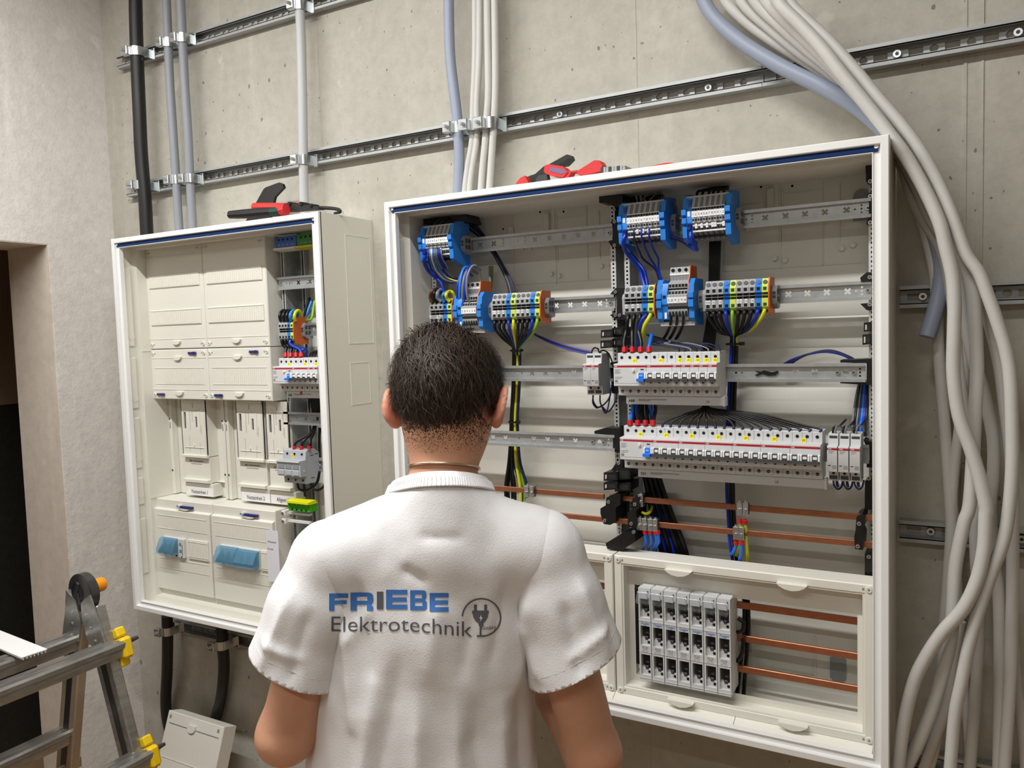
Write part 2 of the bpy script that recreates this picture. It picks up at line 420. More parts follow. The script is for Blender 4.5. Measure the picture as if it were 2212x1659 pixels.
# ------------------------------------------------------------------ cabinets
def cabinet(name, label, x0, x1, back_holes=None):
    W = x1-x0; z0, z1 = 0.0, 1.1
    t = thing(name, label, 'cabinet', ((x0+x1)/2, 0, 0))
    h = MB().frame(x0, x1, z0, z1, [(0, -.0005), (0, -.197), (.012, -.193), (.012, -.152), (.028, -.147), (.028, -.010)])
    part('housing', h, CREAM, t)
    fr = part('front_frame', MB().frame(x0, x1, z0, z1, [(0, -.194), (0, -.2035), (.0015, -.205), (.0122, -.205), (.0134, -.2042), (.0148, -.1965), (.0246, -.1965), (.0247, -.1985), (.0250, -.1990), (.0260, -.1990), (.0266, -.1980), (.0266, -.186), (.012, -.184)]), WHITE, t, angle=25)
    part('door_seal', MB().box(x0+.017, x1-.017, -.1998, -.1963, z1-.0246, z1-.0146, .0006), SEAL, fr, 'blue rubber door seal strip')
    for xs in (x0+.020, x1-.020):
        part('corner_clip', MB().cyl((xs, -.1962, z1-.0165), (xs, -.2005, z1-.0165), .0035, n=8), TAGW, fr)
    return t
RC = cabinet('distribution_cabinet', 'large open white distribution cabinet full of terminal strips and breakers', 0.0, 1.05)
LX1 = -.2012; LX0 = LX1-.80
LC = cabinet('meter_cabinet', 'smaller open white meter cabinet with blank cover plates', LX0, LX1)
# outside of the meter cabinet: pressed knock-out panels on its right flank
for pts in (((744, 506), (803, 513), (810, 741), (754, 743)), ((756, 783), (798, 781), (803, 872), (760, 874))):
    P = [AX(px, py, LX1) for px, py in pts]
    y0, y1 = P[0].y, P[1].y; za, zb = (P[0].z+P[1].z)/2, (P[2].z+P[3].z)/2; y1 = min(y1, -.012)
    m = MB().plate([rect(y0, y1, zb, za), rect(y0+.0025, y1-.0025, zb+.0025, za-.0025)], fyz, LX1, LX1+.0012)
    m.plate([rect(y0+.0025, y1-.0025, zb+.0025, za-.0025)], fyz, LX1, LX1+.0004)
    part('knockout_panel', m, CREAM, LC)
# back panels
m = MB().box(.028, 1.022, -.012, -.004, .028, 1.072); bp = part('back_panel', m, INNER, RC)
for (z, d) in ((.86, .003), (.80, .004), (.66, .003), (.585, .005), (.36, .004)):
    part('panel_ledge', MB().prism([(-.012, z+.006), (-.012-d, z), (-.012-d, z-.05), (-.012, z-.056)], fyz, .03, 1.02), INNER, bp)
for xo in (.20, .70):       # moulded cable entry plate at the top of each field
    m = MB()
    for (a, b, c, d) in ((0, .29, .905, .9065), (.03, .032, .905, 1.07), (.14, .142, .90, 1.07), (.144, .147, .95, 1.06), (.22, .2215, .905, 1.07), (.25, .252, .95, 1.06), (.05, .10, 1.035, 1.037), (.15, .215, 1.05, 1.0515)): m.box(xo+a, xo+b, -.0138, -.011, c, d)
    for (a, c) in ((.02, 1.0), (.115, 1.02)): m.box(xo+a, xo+a+.014, -.02, -.011, c, c+.045, .002)
    for (a, c) in ((.052, .985), (.072, .985)): m.box(xo+a, xo+a+.008, -.018, -.011, c, c+.02, .002)
    part('entry_plate', m, INNER, bp)
    for (a, c) in ((.13, .925), (.15, .92), (.275, .94), (.255, .935)):
        part('boss', MB().cyl((xo+a, -.011, c), (xo+a, -.019, c), .006, .005, 10), INNER, bp)
    for (a, c) in ((.052, .985), (.072, .985), (.0, 1.03), (.1, 1.06), (.16, 1.055)):
        part('hole', MB().cyl((xo+a+.004, -.0182 if c == .985 else -.0122, c+.01), (xo+a+.004, -.0185 if c == .985 else -.0126, c+.01), .0025, n=8), HOLE, bp)
    m = MB().plate([[(xo+.275, .985), (xo+.305, .985), (xo+.305, 1.03)]+[(xo+.29+.015*math.cos(t), 1.03+.015*math.sin(t)) for t in (.5, 1.0, 1.57, 2.1, 2.6)]+[(xo+.275, 1.03)]], fxz, -.0150, -.011)
    part('entry_plug', m, MGREY if xo > .5 else INNER, bp)
m = MB().box(LX0+.028, LX1-.028, -.012, -.004, .028, 1.072); part('back_panel', m, INNER, LC)
# moulded pads on the inside of the left flank of both cabinets
def flank_pads(cab, x, ys, matl):
    for (z1, z0) in ys: part('flank_pad', MB().box(x+.010, x+.0175, -.186, -.157, z0, z1, .004), matl, cab)
    for (z1, z0) in ys[:-1]: part('flank_notch', MB().cyl((x+.0165, -.170, z0+.03), (x+.0185, -.170, z0+.03), .010, n=12), matl, cab)
flank_pads(LC, LX0, [(1.02, .785), (.755, .60), (.575, .42), (.395, .31), (.27, .10)], CREAM)
flank_pads(RC, 0.0, [(1.02, .785), (.755, .60), (.575, .42), (.395, .31), (.27, .10)], CREAM)
part('flank_rib', MB().box(LX0+.0275, LX0+.0295, -.146, -.012, .77, .774), CREAM, LC)
part('flank_rib', MB().box(LX0+.0275, LX0+.0295, -.146, -.012, .325, .331), CREAM, LC)
# ledge strip along the bottom of the big cabinet
for (a, b) in ((.03, .5225), (.5235, .7735), (.7745, 1.02)):
    part('bottom_trim', MB().prism([(-.15, .028), (-.186, .0125), (-.186, .0135), (-.150, .0305)], fyz, a, b), CREAM, RC)

# moulded entry plate seen through the lower right window
m = MB()
for (a, b, c, d) in ((.69, .71, .055, .12), (.72, .775, .06, .105), (.775, .778, .06, .16), (.90, .903, .06, .16), (.79, .90, .075, .077), (.80, .835, .066, .072), (.86, .89, .066, .072)): m.box(a, b, -.0150, -.011, c, d)
part('entry_plate', m, INNER, bp)
part('entry_plug', MB().plate([[(.93, .08), (.945, .062), (.96, .08), (.96, .12), (.945, .135), (.93, .12)]], fxz, -.0150, -.011), MGREY, bp)
# ------------------------------------------------------------------ blank covers and meter plates of the small cabinet
LF = LX0+.025                                # left edge of its first field
def lock(parent, x, y, z, flip=1):
    lk = part('turn_lock', MB().cyl((x, y, z), (x, y-.0022, z), .0062, .0055, 12), CREAM, parent)
    part('lock_mark', MB().box(x-.0028, x+.0028, y-.0026, y-.0021, z-.0006, z+.0006).box(x-.0006, x+.0006, y-.0026, y-.0021, z-.0028, z+.0028), MGREY, lk)
    part('lock_symbol', MB().box(x+flip*.0095-.0018, x+flip*.0095+.0018, y-.0004, y+.0002, z-.0022, z+.0022), MGREY, parent)
def grip(parent, x, y, z, up=1):
    pts = [(x-.017, z), (x+.017, z)]+[(x+.017*math.cos(t), z-up*(.011*math.sin(t))) for t in (.5, .95, 1.57, 2.19, 2.64)]
    part('grip', MB().prism(pts, fxz, y-.006, y+.0005), CREAM, parent)
def ribs(parent, x0, x1, y, z0, z1, n, solid=0.0):
    m = MB()
    w = (x1-x0)/n
    for i in range(n):
        if i/n >= solid: m.box(x0+i*w+w*.28, x0+i*w+w*.72, y-.0009, y+.0003, z0+.002, z1-.002)
    m.box(x0-.004, x1+.004, y-.0012, y+.0003, z1, z1+.0012); m.box(x0-.004, x1+.004, y-.0012, y+.0003, z0-.0012, z0)
    part('breakaway_ribs', m, CREAM, parent)
CY = -.115
def blank_cover(name, label, x0, x1, z0, z1, tabs=(), grips=(), depth=.075):
    t = thing(name, label, 'cover', ((x0+x1)/2, CY, z0), 'blank cover plates in the meter cabinet')
    a, b, c, d = x0+.001, x1-.001, z0+.001, z1-.001
    m = MB().frame(a, b, c, d, [(0, CY+depth), (0, CY+.0025), (.0022, CY)])
    m.add([(a+.0022, CY, c+.0022), (b-.0022, CY, c+.0022), (b-.0022, CY, d-.0022), (a+.0022, CY, d-.0022)], [(0, 1, 2, 3)])
    part('panel', m, CREAM, t)
    H = d-c
    part('edge_bead', MB().box(a+.004, b-.004, CY-.0010, CY, c+.028, c+.0295), CREAM, t); part('edge_bead', MB().box(a+.004, b-.004, CY-.001, CY, d-.0265, d-.025), CREAM, t)
    for (x, z, f) in ((a+.010, c+.013, 1), (b-.012, c+.013, -1), (a+.010, d-.012, 1), (b-.012, d-.012, -1)): lock(t, x, CY, z, f)
    for (u, z, up) in grips: grip(t, a+u*(b-a), CY, z, up)
    for (u, z) in tabs:
        tb = part('seal_tab', MB().box(a+u*(b-a)-.0165, a+u*(b-a)+.0165, CY-.0055, CY-.0005, z-.0035, z+.0035, .001), NAVYP, t, 'dark blue plastic sealing tab')
        part('tab_cap', MB().box(a+u*(b-a)+.006, a+u*(b-a)+.0155, CY-.0065, CY-.0052, z-.0042, z+.0042), NAVYP, tb)
    return t, a, b, c, d
for i, nm in enumerate(('left', 'right')):
    x0 = LF+.25*i
    t, a, b, c, d = blank_cover('tall_cover_plate', 'tall blank cover plate at the top %s of the meter cabinet' % nm, x0, x0+.25, .775, 1.075, grips=((.5, .798, 1),))
    for (z0, z1) in ((.845, .892), (.955, .995)):
        part('raised_band', MB().box(a+.014, b-.014, CY-.0022, CY, z0, z1, .001), CREAM, t)
        ribs(t, a+.02, b-.02, CY-.0022, z0+.004, z1-.004, 24)
    t, a, b, c, d = blank_cover('short_cover_plate', 'short cover plate with two dark blue tabs in the %s meter field' % nm, x0, x0+.25, .625, .775, grips=((.5, .648, 1), (.5, .752, 1)), tabs=((.76, .762), (.16, .640)))
    ribs(t, a+.02, b-.02, CY, .672, .718, 26, .18)
BLUET = mat('clear blue plastic', (112, 172, 206), .12, alpha=.5)
SMOKE = mat('clear plastic', (226, 232, 236), .08, trans=.9, alpha=.35)
for i, nm in enumerate(('left', 'right')):
    x0 = LF+.25*i; YL = -.126
    t = thing('switch_cover_plate', 'lower cover plate with ribbed strips around the %s blue main switch' % nm, 'cover', (x0+.125, YL, .025), 'switch cover plates in the meter cabinet')
    a, b = x0+.001, x0+.249
    m = MB().frame(a, b, .026, .324, [(0, -.04), (0, YL+.002), (.002, YL)])
    m.add([(a+.002, YL, .028), (b-.002, YL, .028), (b-.002, YL, .322), (a+.002, YL, .322)], [(0, 1, 2, 3)])
    m.prism([(YL, .297), (YL-.010, .293), (YL-.010, .050), (YL, .046)], fyz, a+.002, b-.002)
    part('panel', m, CREAM, t)
    y = YL-.010
    ribs(t, a+.02, b-.02, y, .238, .276, 26, .28 if i == 0 else 0); ribs(t, a+.02, b-.02, y, .116, .144, 26, .35 if i == 0 else 0)
    sx0, sx1 = (a+.078, b-.012) if i == 0 else (a+.142, b-.012)
    sl = part('loose_strip', MB().box(a+.150 if i == 0 else a+.200, b-.012, y-.0045, y, .157, .215, .001), CREAM, t)
    ribs(t, (a+.154 if i == 0 else a+.204), b-.016, y-.0045, .165, .208, 10 if i == 0 else 4)
    xt = a+.118 if i == 0 else a+.135
    tb = part('seal_tab', MB().box(xt, xt+.052, YL-.009, YL-.001, .3035, .3105, .001), NAVYP, t, 'dark blue plastic sealing tab')
    part('lock_ring', MB().ring((xt-.006, YL, .3085), (xt-.006, YL-.013, .3085), .006, .0035, 12), LGREY, t)
    part('tab_shelf', MB().prism([(xt-.002, .303)]+[(xt+.020+.02*math.cos(q), .303-.006*math.sin(q)) for q in (0.2, .8, 1.57, 2.3, 2.9)], fxz, YL-.010, YL-.001), CREAM, t)
    # main switch behind a clear blue flap
    u0, n = (A(349, 1175, -.146).x, 3) if i == 0 else (A(472, 1190, -.146).x, 6)
    s = thing('main_switch', ('three-pole main switch with clear blue flap and grey module beside it' if i == 0 else 'wider six-pole main switch under a clear blue flap'), 'switch', (u0, y, .185), 'blue main switches')
    pw = .0243 if i == 0 else .0262; w = pw*n
    part('body', MB().box(u0, u0+w, y-.006, y+.03, .157, .214, .002), LGREY, s)
    part('flap', MB().prism([(y-.006, .213), (y-.016, .210), (y-.030, .180), (y-.028, .167), (y-.006, .167)], fyz, u0-.001, u0+w*(1 if i == 0 else .5)), BLUET, s, 'clear blue plastic flap')
    if i: part('flap', MB().prism([(y-.006, .211), (y-.015, .208), (y-.030, .178), (y-.028, .165), (y-.006, .165)], fyz, u0+w*.5, u0+w), BLUET, s, 'clear blue plastic flap')
    part('flap_rim', MB().box(u0-.010, u0+w+.001, y-.034, y-.028, .1655, .1675), SMOKE, s)
    for k in range(n):
        part('lever', MB().prism([(y-.006, .196), (y-.024, .180), (y-.028, .170), (y-.018, .168), (y-.006, .176)], fyz, u0+pw*k+.006, u0+pw*k+.018), DGREY, s)
        part('screw', MB().cyl((u0+pw*k+.012, y-.006, .161), (u0+pw*k+.012, y-.0075, .161), .003, n=8), HOLE, s)
    if i == 0:
        q = part('side_module', MB().box(u0+w, u0+w+.026, y-.010, y+.03, .157, .214, .0015), LGREY, s)
        part('module_label', MB().text('0', XZ(y-.0103), .012).add([], []) if False else MB().box(u0+w+.007, u0+w+.015, y-.0104, y-.0099, .193, .202).box(u0+w+.007, u0+w+.016, y-.0104, y-.0099, .172, .182), INKG, q)
        part('module_slot', MB().box(u0+w+.019, u0+w+.0205, y-.0105, y-.0099, .165, .198).box(u0+w+.013, u0+w+.018, y-.0105, y-.0099, .1595, .1625), HOLE, q)
# meter mounting plates
TRY = -.045
for (xa, xb) in ((LF+.002, LF+.248), (LF+.252, LF+.52)):
    t = thing('meter_tray', 'cream meter tray %s of the lower field, behind the mounting plates' % ('left' if xa < LF+.1 else 'right'), 'tray', ((xa+xb)/2, TRY, .325), 'meter trays')
    m = MB().box(xa, xb, TRY, TRY+.02, .326, .624)
    for e in (xa, xb-.012): m.box(e, e+.012, TRY-.022, TRY, .326, .624, .002)
    part('tray', m, CREAM, t)
    for e in (xa+.006, xb-.006):
        for z in (.56, .40): part('screw', MB().cyl((e, TRY-.022, z), (e, TRY-.0235, z), .0028, n=8), DGREY, t)
        part('slot', MB().box(e-.001, e+.001, TRY-.0224, TRY-.0219, .53, .55), HOLE, t)
    part('cross_strip', MB().box(xa+.14, xb-.014, TRY-.012, TRY, .373, .3745), CREAM, t)
PLY = -.085
for (pa, pb, pc, pdn, txt, desc) in ((389, 442, 870, 1052, 'Nutzeinheit 1', 'first'), (508, 566, 872, 1068, 'Nutzeinheit 2', 'second'), (572, 621, 874, 1078, 'Allgemein', 'third')):
    x0 = A(pa, pc, PLY).x; x1 = A(pb, pc, PLY).x; zt = .622; zb_ = .332
    t = thing('meter_plate', 'cream meter mounting plate with name tag, %s column from the left' % desc, 'meter plate', ((x0+x1)/2, TRY, zb_), 'meter mounting plates')
    cx = (x0+x1)/2; w = x1-x0
    sl = [rect(x0+.012, x0+.022, .535, .585), rect(x0+w*.58, x0+w*.58+.008, .54, .572), rect(x0+w*.36, x0+w*.36+.002, .53, .590), rect(x0+w*.46, x0+w*.46+.002, .555, .592), rect(x0+w*.8, x0+w*.8+.002, .52, .548), rect(cx-.001, cx+.002, .598, .612), rect(x0+w*.30, x0+w*.30+.0015, .465, .515), rect(x0+w*.72, x0+w*.72+.0015, .460, .495)]
    part('upper_plate', MB().plate([rect(x0, x1, .452, zt)]+sl, fxz, PLY, PLY+.004).box(x0, x0+.004, PLY, TRY, .452, zt).box(x1-.004, x1, PLY, TRY, .452, zt), CREAM, t)
    m = MB().box(x0+w*.25, x0+w*.78, PLY-.002, PLY, .5915, .594, .0008).box(x0+w*.76, x0+w*.78, PLY-.002, PLY, .53, .594, .0006)
    part('sliding_cross', m, CREAM, t)
    part('cross_line', MB().box(x0+w*.12, x0+w*.88, PLY-.002, PLY, .478, .480, .0006), CREAM, t); part('pointer', MB().box(cx-.002, cx+.002, PLY-.004, PLY, .482, .490, .001), CREAM, t)
    part('shelf_lip', MB().prism([(PLY+.004, .458), (PLY-.006, .456), (PLY-.006, .450), (PLY+.004, .447)], fyz, x0-.001, x1+.001), CREAM, t)
    part('lower_plate', MB().box(x0, x1, PLY+.006, TRY, .372, .450, .001), CREAM, t)
    part('shelf_lip', MB().prism([(PLY+.010, .384), (PLY-.006, .382), (PLY-.006, .374), (PLY+.010, .370)], fyz, x0-.001, x1+.001), CREAM, t)
    part('print', MB().box(x0+w*.2, x0+w*.28, PLY+.0055, PLY+.006, .434, .439).box(x0+w*.32, x0+w*.75, PLY+.0055, PLY+.006, .4355, .438).box(x0+w*.25, x0+w*.7, PLY+.0055, PLY+.006, .4275, .429), INKG, t)
    part('tag_shelf', MB().box(x0-.002, x1+.012, PLY+.004, TRY, zb_, .370, .001), CREAM, t)
    tg = part('name_tag', MB().box(x0+.004, x1+.010, PLY+.0025, PLY+.004, zb_+.001, .357), TAGW, t)
    part('lettering', MB().text(txt, lambda u, v, c=((x0+x1)/2+.008): (c+u, PLY+.002, .3445+v), .0165, width=(.070 if 'N' in txt else .052)), INK, tg, 'black name lettering')
# paper sheet hanging in the lower right
P0 = A(586, 1130, -.150)
m = MB().box(-.490, -.445, -.150, -.1495, .135, .278); m.mat(1)
for (z, w) in ((.246, .026), (.226, .020)): m.text('Arbeitsauf' if z > .23 else 'Kunde', lambda u, v, z=z: (-.485+u, -.1503, z+v), .0075, 'L')
solo('paper_sheet', m, [mat('copy paper', (222, 222, 232), .7), INK], 'white paper sheet hanging half hidden behind the shoulder', 'paper')

# ------------------------------------------------------------------ DIN rails, uprights
def xhole(cx, cz, s=.0062):
    a = s; b = s*.34; pts = []
    for k in range(4):
        t = math.pi/4+k*math.pi/2
        for (r, o) in ((s*1.15, -.34), (s*1.15, .34)):
            pts.append((cx+r*math.cos(t+o), cz+r*math.sin(t+o)))
        pts.append((cx+s*.42*math.cos(t+math.pi/4), cz+s*.42*math.sin(t+math.pi/4)))
    return pts
def din_rail(x0, x1, z, y, label, xs=(), dots=(), screws=(), deep=.0085, group='steel mounting rails'):
    t = thing('mounting_rail', label, 'rail', ((x0+x1)/2, y, z), group)
    H, W = .0175, .0128
    holes = [xhole(x, z) for x in xs]+[circ(x, z+dz, r, 8) for (x, dz, r) in dots]
    m = MB().plate([rect(x0, x1, z-W, z+W)]+holes, fxz, y+deep-.0012, y+deep)
    for s in (-1, 1):
        za, zb = sorted((z+s*W, z+s*(W-.0012))); m.box(x0, x1, y, y+deep, za, zb)
        za, zb = sorted((z+s*W, z+s*H)); m.box(x0, x1, y, y+.0012, za, zb)
    part('rail', m, STEEL, t)
    for sx in screws:
        sc = part('screw', MB().cyl((sx, y+deep-.001, z), (sx, y+deep-.0045, z), .0052, .0042, 12), ZINC, t)
        part('recess', MB().cyl((sx, y+deep-.0046, z), (sx, y+deep-.0049, z), .0022, n=6), DGREY, sc)
    return t
Y1, Y3 = -.078, -.102
three = lambda x: [(x, .0065, .0019), (x, 0, .0019), (x, -.0065, .0019)]
gx = lambda px, py, Y: A(px, py, Y).x
din_rail(.042, .508, 1.0, Y1, 'mounting rail in the top left row beside the blue terminal strip', [gx(p, q, Y1+.008) for p, q in ((1038, 530), (1067, 527), (1156, 518), (1187, 515), (1218, 512), (1249, 509), (1283, 505))], three(gx(1088, 525, Y1+.008))+three(gx(1135, 520, Y1+.008))+three(.487)+[(gx(1099, 524, Y1), 0, .0014), (gx(1116, 522, Y1), 0, .0014)], [.498])
din_rail(.545, 1.012, 1.0, Y1, 'mounting rail in the top right row beside two blue terminal strips', [gx(p, q, Y1+.008) for p, q in ((1653, 468), (1697, 464), (1739, 460), (1782, 456), (1829, 451))], three(gx(1625, 471, Y1+.008))+three(gx(1861, 448, Y1+.008))+[(gx(1846, 450, Y1), 0, .0018), (gx(1610, 472, Y1), 0, .0018)], [1.006])
din_rail(.042, .508, .85, Y1, 'mounting rail in the second row of the left field', [gx(p, q, Y1+.008) for p, q in ((1202, 663), (1232, 661), (1263, 660), (1296, 659))], three(.488)+[(gx(1309, 658, Y1), 0, .0018)], [.498])
din_rail(.545, 1.012, .85, Y1, 'mounting rail in the second row of the right field', [gx(p, q, Y1+.008) for p, q in ((1703, 638), (1744, 636), (1786, 634), (1831, 632))], three(gx(1862, 631, Y1+.008))+[(gx(1848, 631, Y1), 0, .0018)], [1.006])
din_rail(.06, .512, .70, Y3, 'third row mounting rail behind the bowed head', [gx(p, q, Y3+.008) for p, q in ((1150, 807), (1179, 807), (1209, 807), (1240, 807))], [(gx(1114, 807, Y3), 0, .002), (gx(1124, 807, Y3), 0, .002)])
din_rail(.560, 1.004, .70, Y3, 'third row mounting rail right of the yellow-tagged breakers', [gx(p, q, Y3+.008) for p, q in ((1719, 806), (1760, 806))], three(gx(1858, 806, Y3+.008))+[(gx(1826, 806, Y3), 0, .0058), (gx(1588, 806, Y3), 0, .0022), (gx(1601, 806, Y3), 0, .0022)], [gx(1809, 806, Y3+.005), gx(1844, 806, Y3+.005)])
P = [A(px, py, Y3+.0065) for px, py in ((1632, 801), (1644, 803), (1650, 800), (1668, 804), (1680, 801), (1682, 804), (1675, 811), (1660, 812), (1648, 808), (1636, 812), (1631, 810), (1640, 806))]
solo('plastic_scrap', MB().prism([(p.x, p.z) for p in P], fxz, Y3+.004, Y3+.0072), BLACK, 'torn black plastic scrap stuck in the third row rail', 'scrap')
din_rail(.04, .512, .55, Y3, 'fourth row mounting rail right of the ear', [gx(p, q, Y3+.008) for p, q in ((1065, 944), (1092, 945), (1153, 947), (1183, 949), (1213, 950), (1243, 952))], three(gx(1315, 955, Y3+.008))+[(gx(1292, 954, Y3), 0, .0055), (gx(1118, 946, Y3), 0, .0020)], [gx(1280, 953, Y3+.005), gx(1304, 954, Y3+.005)])
din_rail(.560, 1.010, .55, Y3, 'fourth row mounting rail almost hidden by the long breaker row')
def upright(x, z0, z1, y, label, w=.0115, cat='upright'):
    t = thing('perforated_upright', label, cat, (x, y, z0), 'perforated uprights')
    holes = []; z = z0+.008; k = 0
    while z < z1-.008:
        holes.append(circ(x, z, .0022 if k % 2 else .0026, 6)); z += .0085; k += 1
    part('strip', MB().plate([rect(x-w/2, x+w/2, z0, z1)]+holes, fxz, y, y+.0012), mat('perforated steel', (206, 208, 208), .4, .3), t)
    part('channel_side', MB().box(x+w/2-.0012, x+w/2, y+.0012, -.012, z0, z1).box(x-w/2, x-w/2+.0012, y+.0012, -.012, z0, z1), STEEL, t)
    part('channel_back', MB().box(x-w/2, x+w/2, y+.012, y+.0125, z0, z1), HOLE, t)
    return t
UY = -.066
upright(.504, .33, 1.07, UY, 'perforated upright between the fields, left one of the pair')
upright(.535, .33, 1.07, UY, 'perforated upright between the fields, right one of the pair')
upright(1.0125, .30, 1.07, UY, 'perforated upright at the far right of the large cabinet')
upright(.036, .30, 1.07, UY, 'perforated upright at the far left of the large cabinet')
LY = -.085
upright(-.456, .05, 1.07, -.075, 'perforated upright left in the narrow field of the meter cabinet')
upright(-.425, .05, 1.07, -.03, 'second perforated upright deep in the narrow field')
din_rail(-.470, -.236, .945, LY, 'upper bare mounting rail in the narrow field', [gx(645, 608, LY+.008), gx(670, 605, LY+.008)], [(gx(619, 611, LY+.008), 0, .0018), (gx(626, 610, LY+.008), 0, .0022), (gx(631, 610, LY+.008), 0, .0015), (gx(664, 612, LY+.008), -.004, .002), (gx(678, 606, LY+.008), 0, .0016)], [-.462])
din_rail(-.470, -.236, .818, LY, 'mounting rail under the small orange-ended terminal strip', [gx(676, 707, LY+.008)], [(gx(684, 706, LY+.008), 0, .0015)])
din_rail(-.470, -.236, .70, LY-.01, 'mounting rail behind the breakers of the narrow field')
din_rail(-.470, -.236, .577, LY, 'lower bare mounting rail in the narrow field', [gx(661, 905, LY+.008), gx(686, 905, LY+.008)], [(gx(634, 906, LY+.008), 0, .002), (gx(641, 906, LY+.008), 0, .0018), (gx(678, 911, LY+.008), -.005, .002)], [-.462])
din_rail(-.470, -.236, .452, LY, 'mounting rail under the fuse switch', [], [(gx(691, 1004, LY+.008), 0, .003)])
# ------------------------------------------------------------------ breakers and modular devices
MW = .0175
def breaker_body(m, x0, x1, y, z):
    m.prism([(y+.004, z-.044), (y-.041, z-.044), (y-.0425, z-.0425), (y-.0425, z-.0235), (y-.066, z-.0228), (y-.067, z-.0215), (y-.067, z+.0215), (y-.066, z+.0226), (y-.0425, z+.0235), (y-.0425, z+.0425), (y-.041, z+.044), (y+.004, z+.044)], fyz, x0+.0002, x1-.0002)
def screws_on(t, x0, n, y, z, skip=()):
    for k in range(n):
        for s in (1, -1):
            if (k, s) in skip: continue
            x = x0+MW*(k+.5); zz = z+s*.0345
            sc = part('terminal_screw', MB().cyl((x, y-.0424, zz), (x, y-.0431, zz), .0031, n=10), HOLE, t)
            if s < 0: part('screw_slot', MB().box(x-.0018, x+.0020, y-.0435, y-.0430, zz-.0012, zz+.0006), MGREY, sc)
def sticker(t, x, y, z, txt, w=.0085):
    s = part('sticker', MB().box(x-w/2, x+w/2, y-.0435, y-.0427, z-.0045, z+.0045), PAPERY, t, 'yellow sticker with handwriting')
    part('handwriting', MB().text(txt, lambda u, v: (x+u, y-.0437, z+v+.0006*u/.004), .0062, width=w*.62), INK, s)
def lettering(t, x, y, z, txt, size, matl=TAGW, w=None): part('lettering', MB().text(txt, lambda u, v: (x+u, y, z+v), size, width=w), matl, t)
def mcb(x0, n, y, z, label, group, tagtxt=None, tag_x=None, linked=True):
    t = thing('circuit_breaker', label, 'circuit breaker', (x0, y, z), group); x1 = x0+n*MW
    m = MB(); breaker_body(m, x0, x1, y, z)
    part('body', m, LGREY, t)
    part('stripe', MB().box(x0+.0003, x1-.0003, y-.0673, y-.0665, z+.0155, z+.0192), STRIPE, t, 'dark red stripe')
    lettering(t, x0+.0048, y-.0675, z+.0174, 'ABB', .0036)
    part('window', MB().box(x0+.001, x1-.001, y-.0672, y-.0665, z+.004, z+.0145), mat('pale print', (214, 217, 222), .3), t)
    for k in range(n):
        x = x0+MW*k
        if k: part('pole_gap', MB().box(x-.0002, x+.0002, y-.0429, y-.042, z+.0245, z+.043).box(x-.0002, x+.0002, y-.0429, y-.042, z-.043, z-.0245), MGREY, t)
        part('toggle_guard', MB().prism([(y-.066, z+.005), (y-.073, z+.0035), (y-.073, z-.0075), (y-.066, z-.0095)], fyz, x+.0006, x+.0036).prism([(y-.066, z+.005), (y-.073, z+.0035), (y-.073, z-.0075), (y-.066, z-.0095)], fyz, x+.0136, x+.0169), WHITE, t)
        tg = part('toggle', MB().prism([(y-.066, z+.0045), (y-.0712, z+.003), (y-.0715, z-.006), (y-.066, z-.008)], fyz, x+.0036, x+.0136), DGREY, t)
        part('toggle_label', MB().box(x+.0052, x+.0122, y-.0722, y-.0711, z-.0035, z+.0015), TAGW, tg)
        if not linked: part('toggle_bar', MB().prism([(y-.066, z-.0055), (y-.0765, z-.0065), (y-.0770, z-.0105), (y-.070, z-.0120), (y-.066, z-.0115)], fyz, x+.0022, x+.0150), DGREY, t)
        part('flag', MB().box(x+.0065, x+.0105, y-.0676, y-.0665, z-.0165, z-.0145), HOLE, t)
    if linked: part('toggle_bar', MB().prism([(y-.066, z-.0055), (y-.0765, z-.0065), (y-.0770, z-.0105), (y-.070, z-.0120), (y-.066, z-.0115)], fyz, x0-.0005, x1-.0010), DGREY, t)
    screws_on(t, x0, n, y, z)
    if tagtxt: sticker(t, tag_x if tag_x is not None else x0+.5*n*MW, y, z+.0275, tagtxt)
    return t
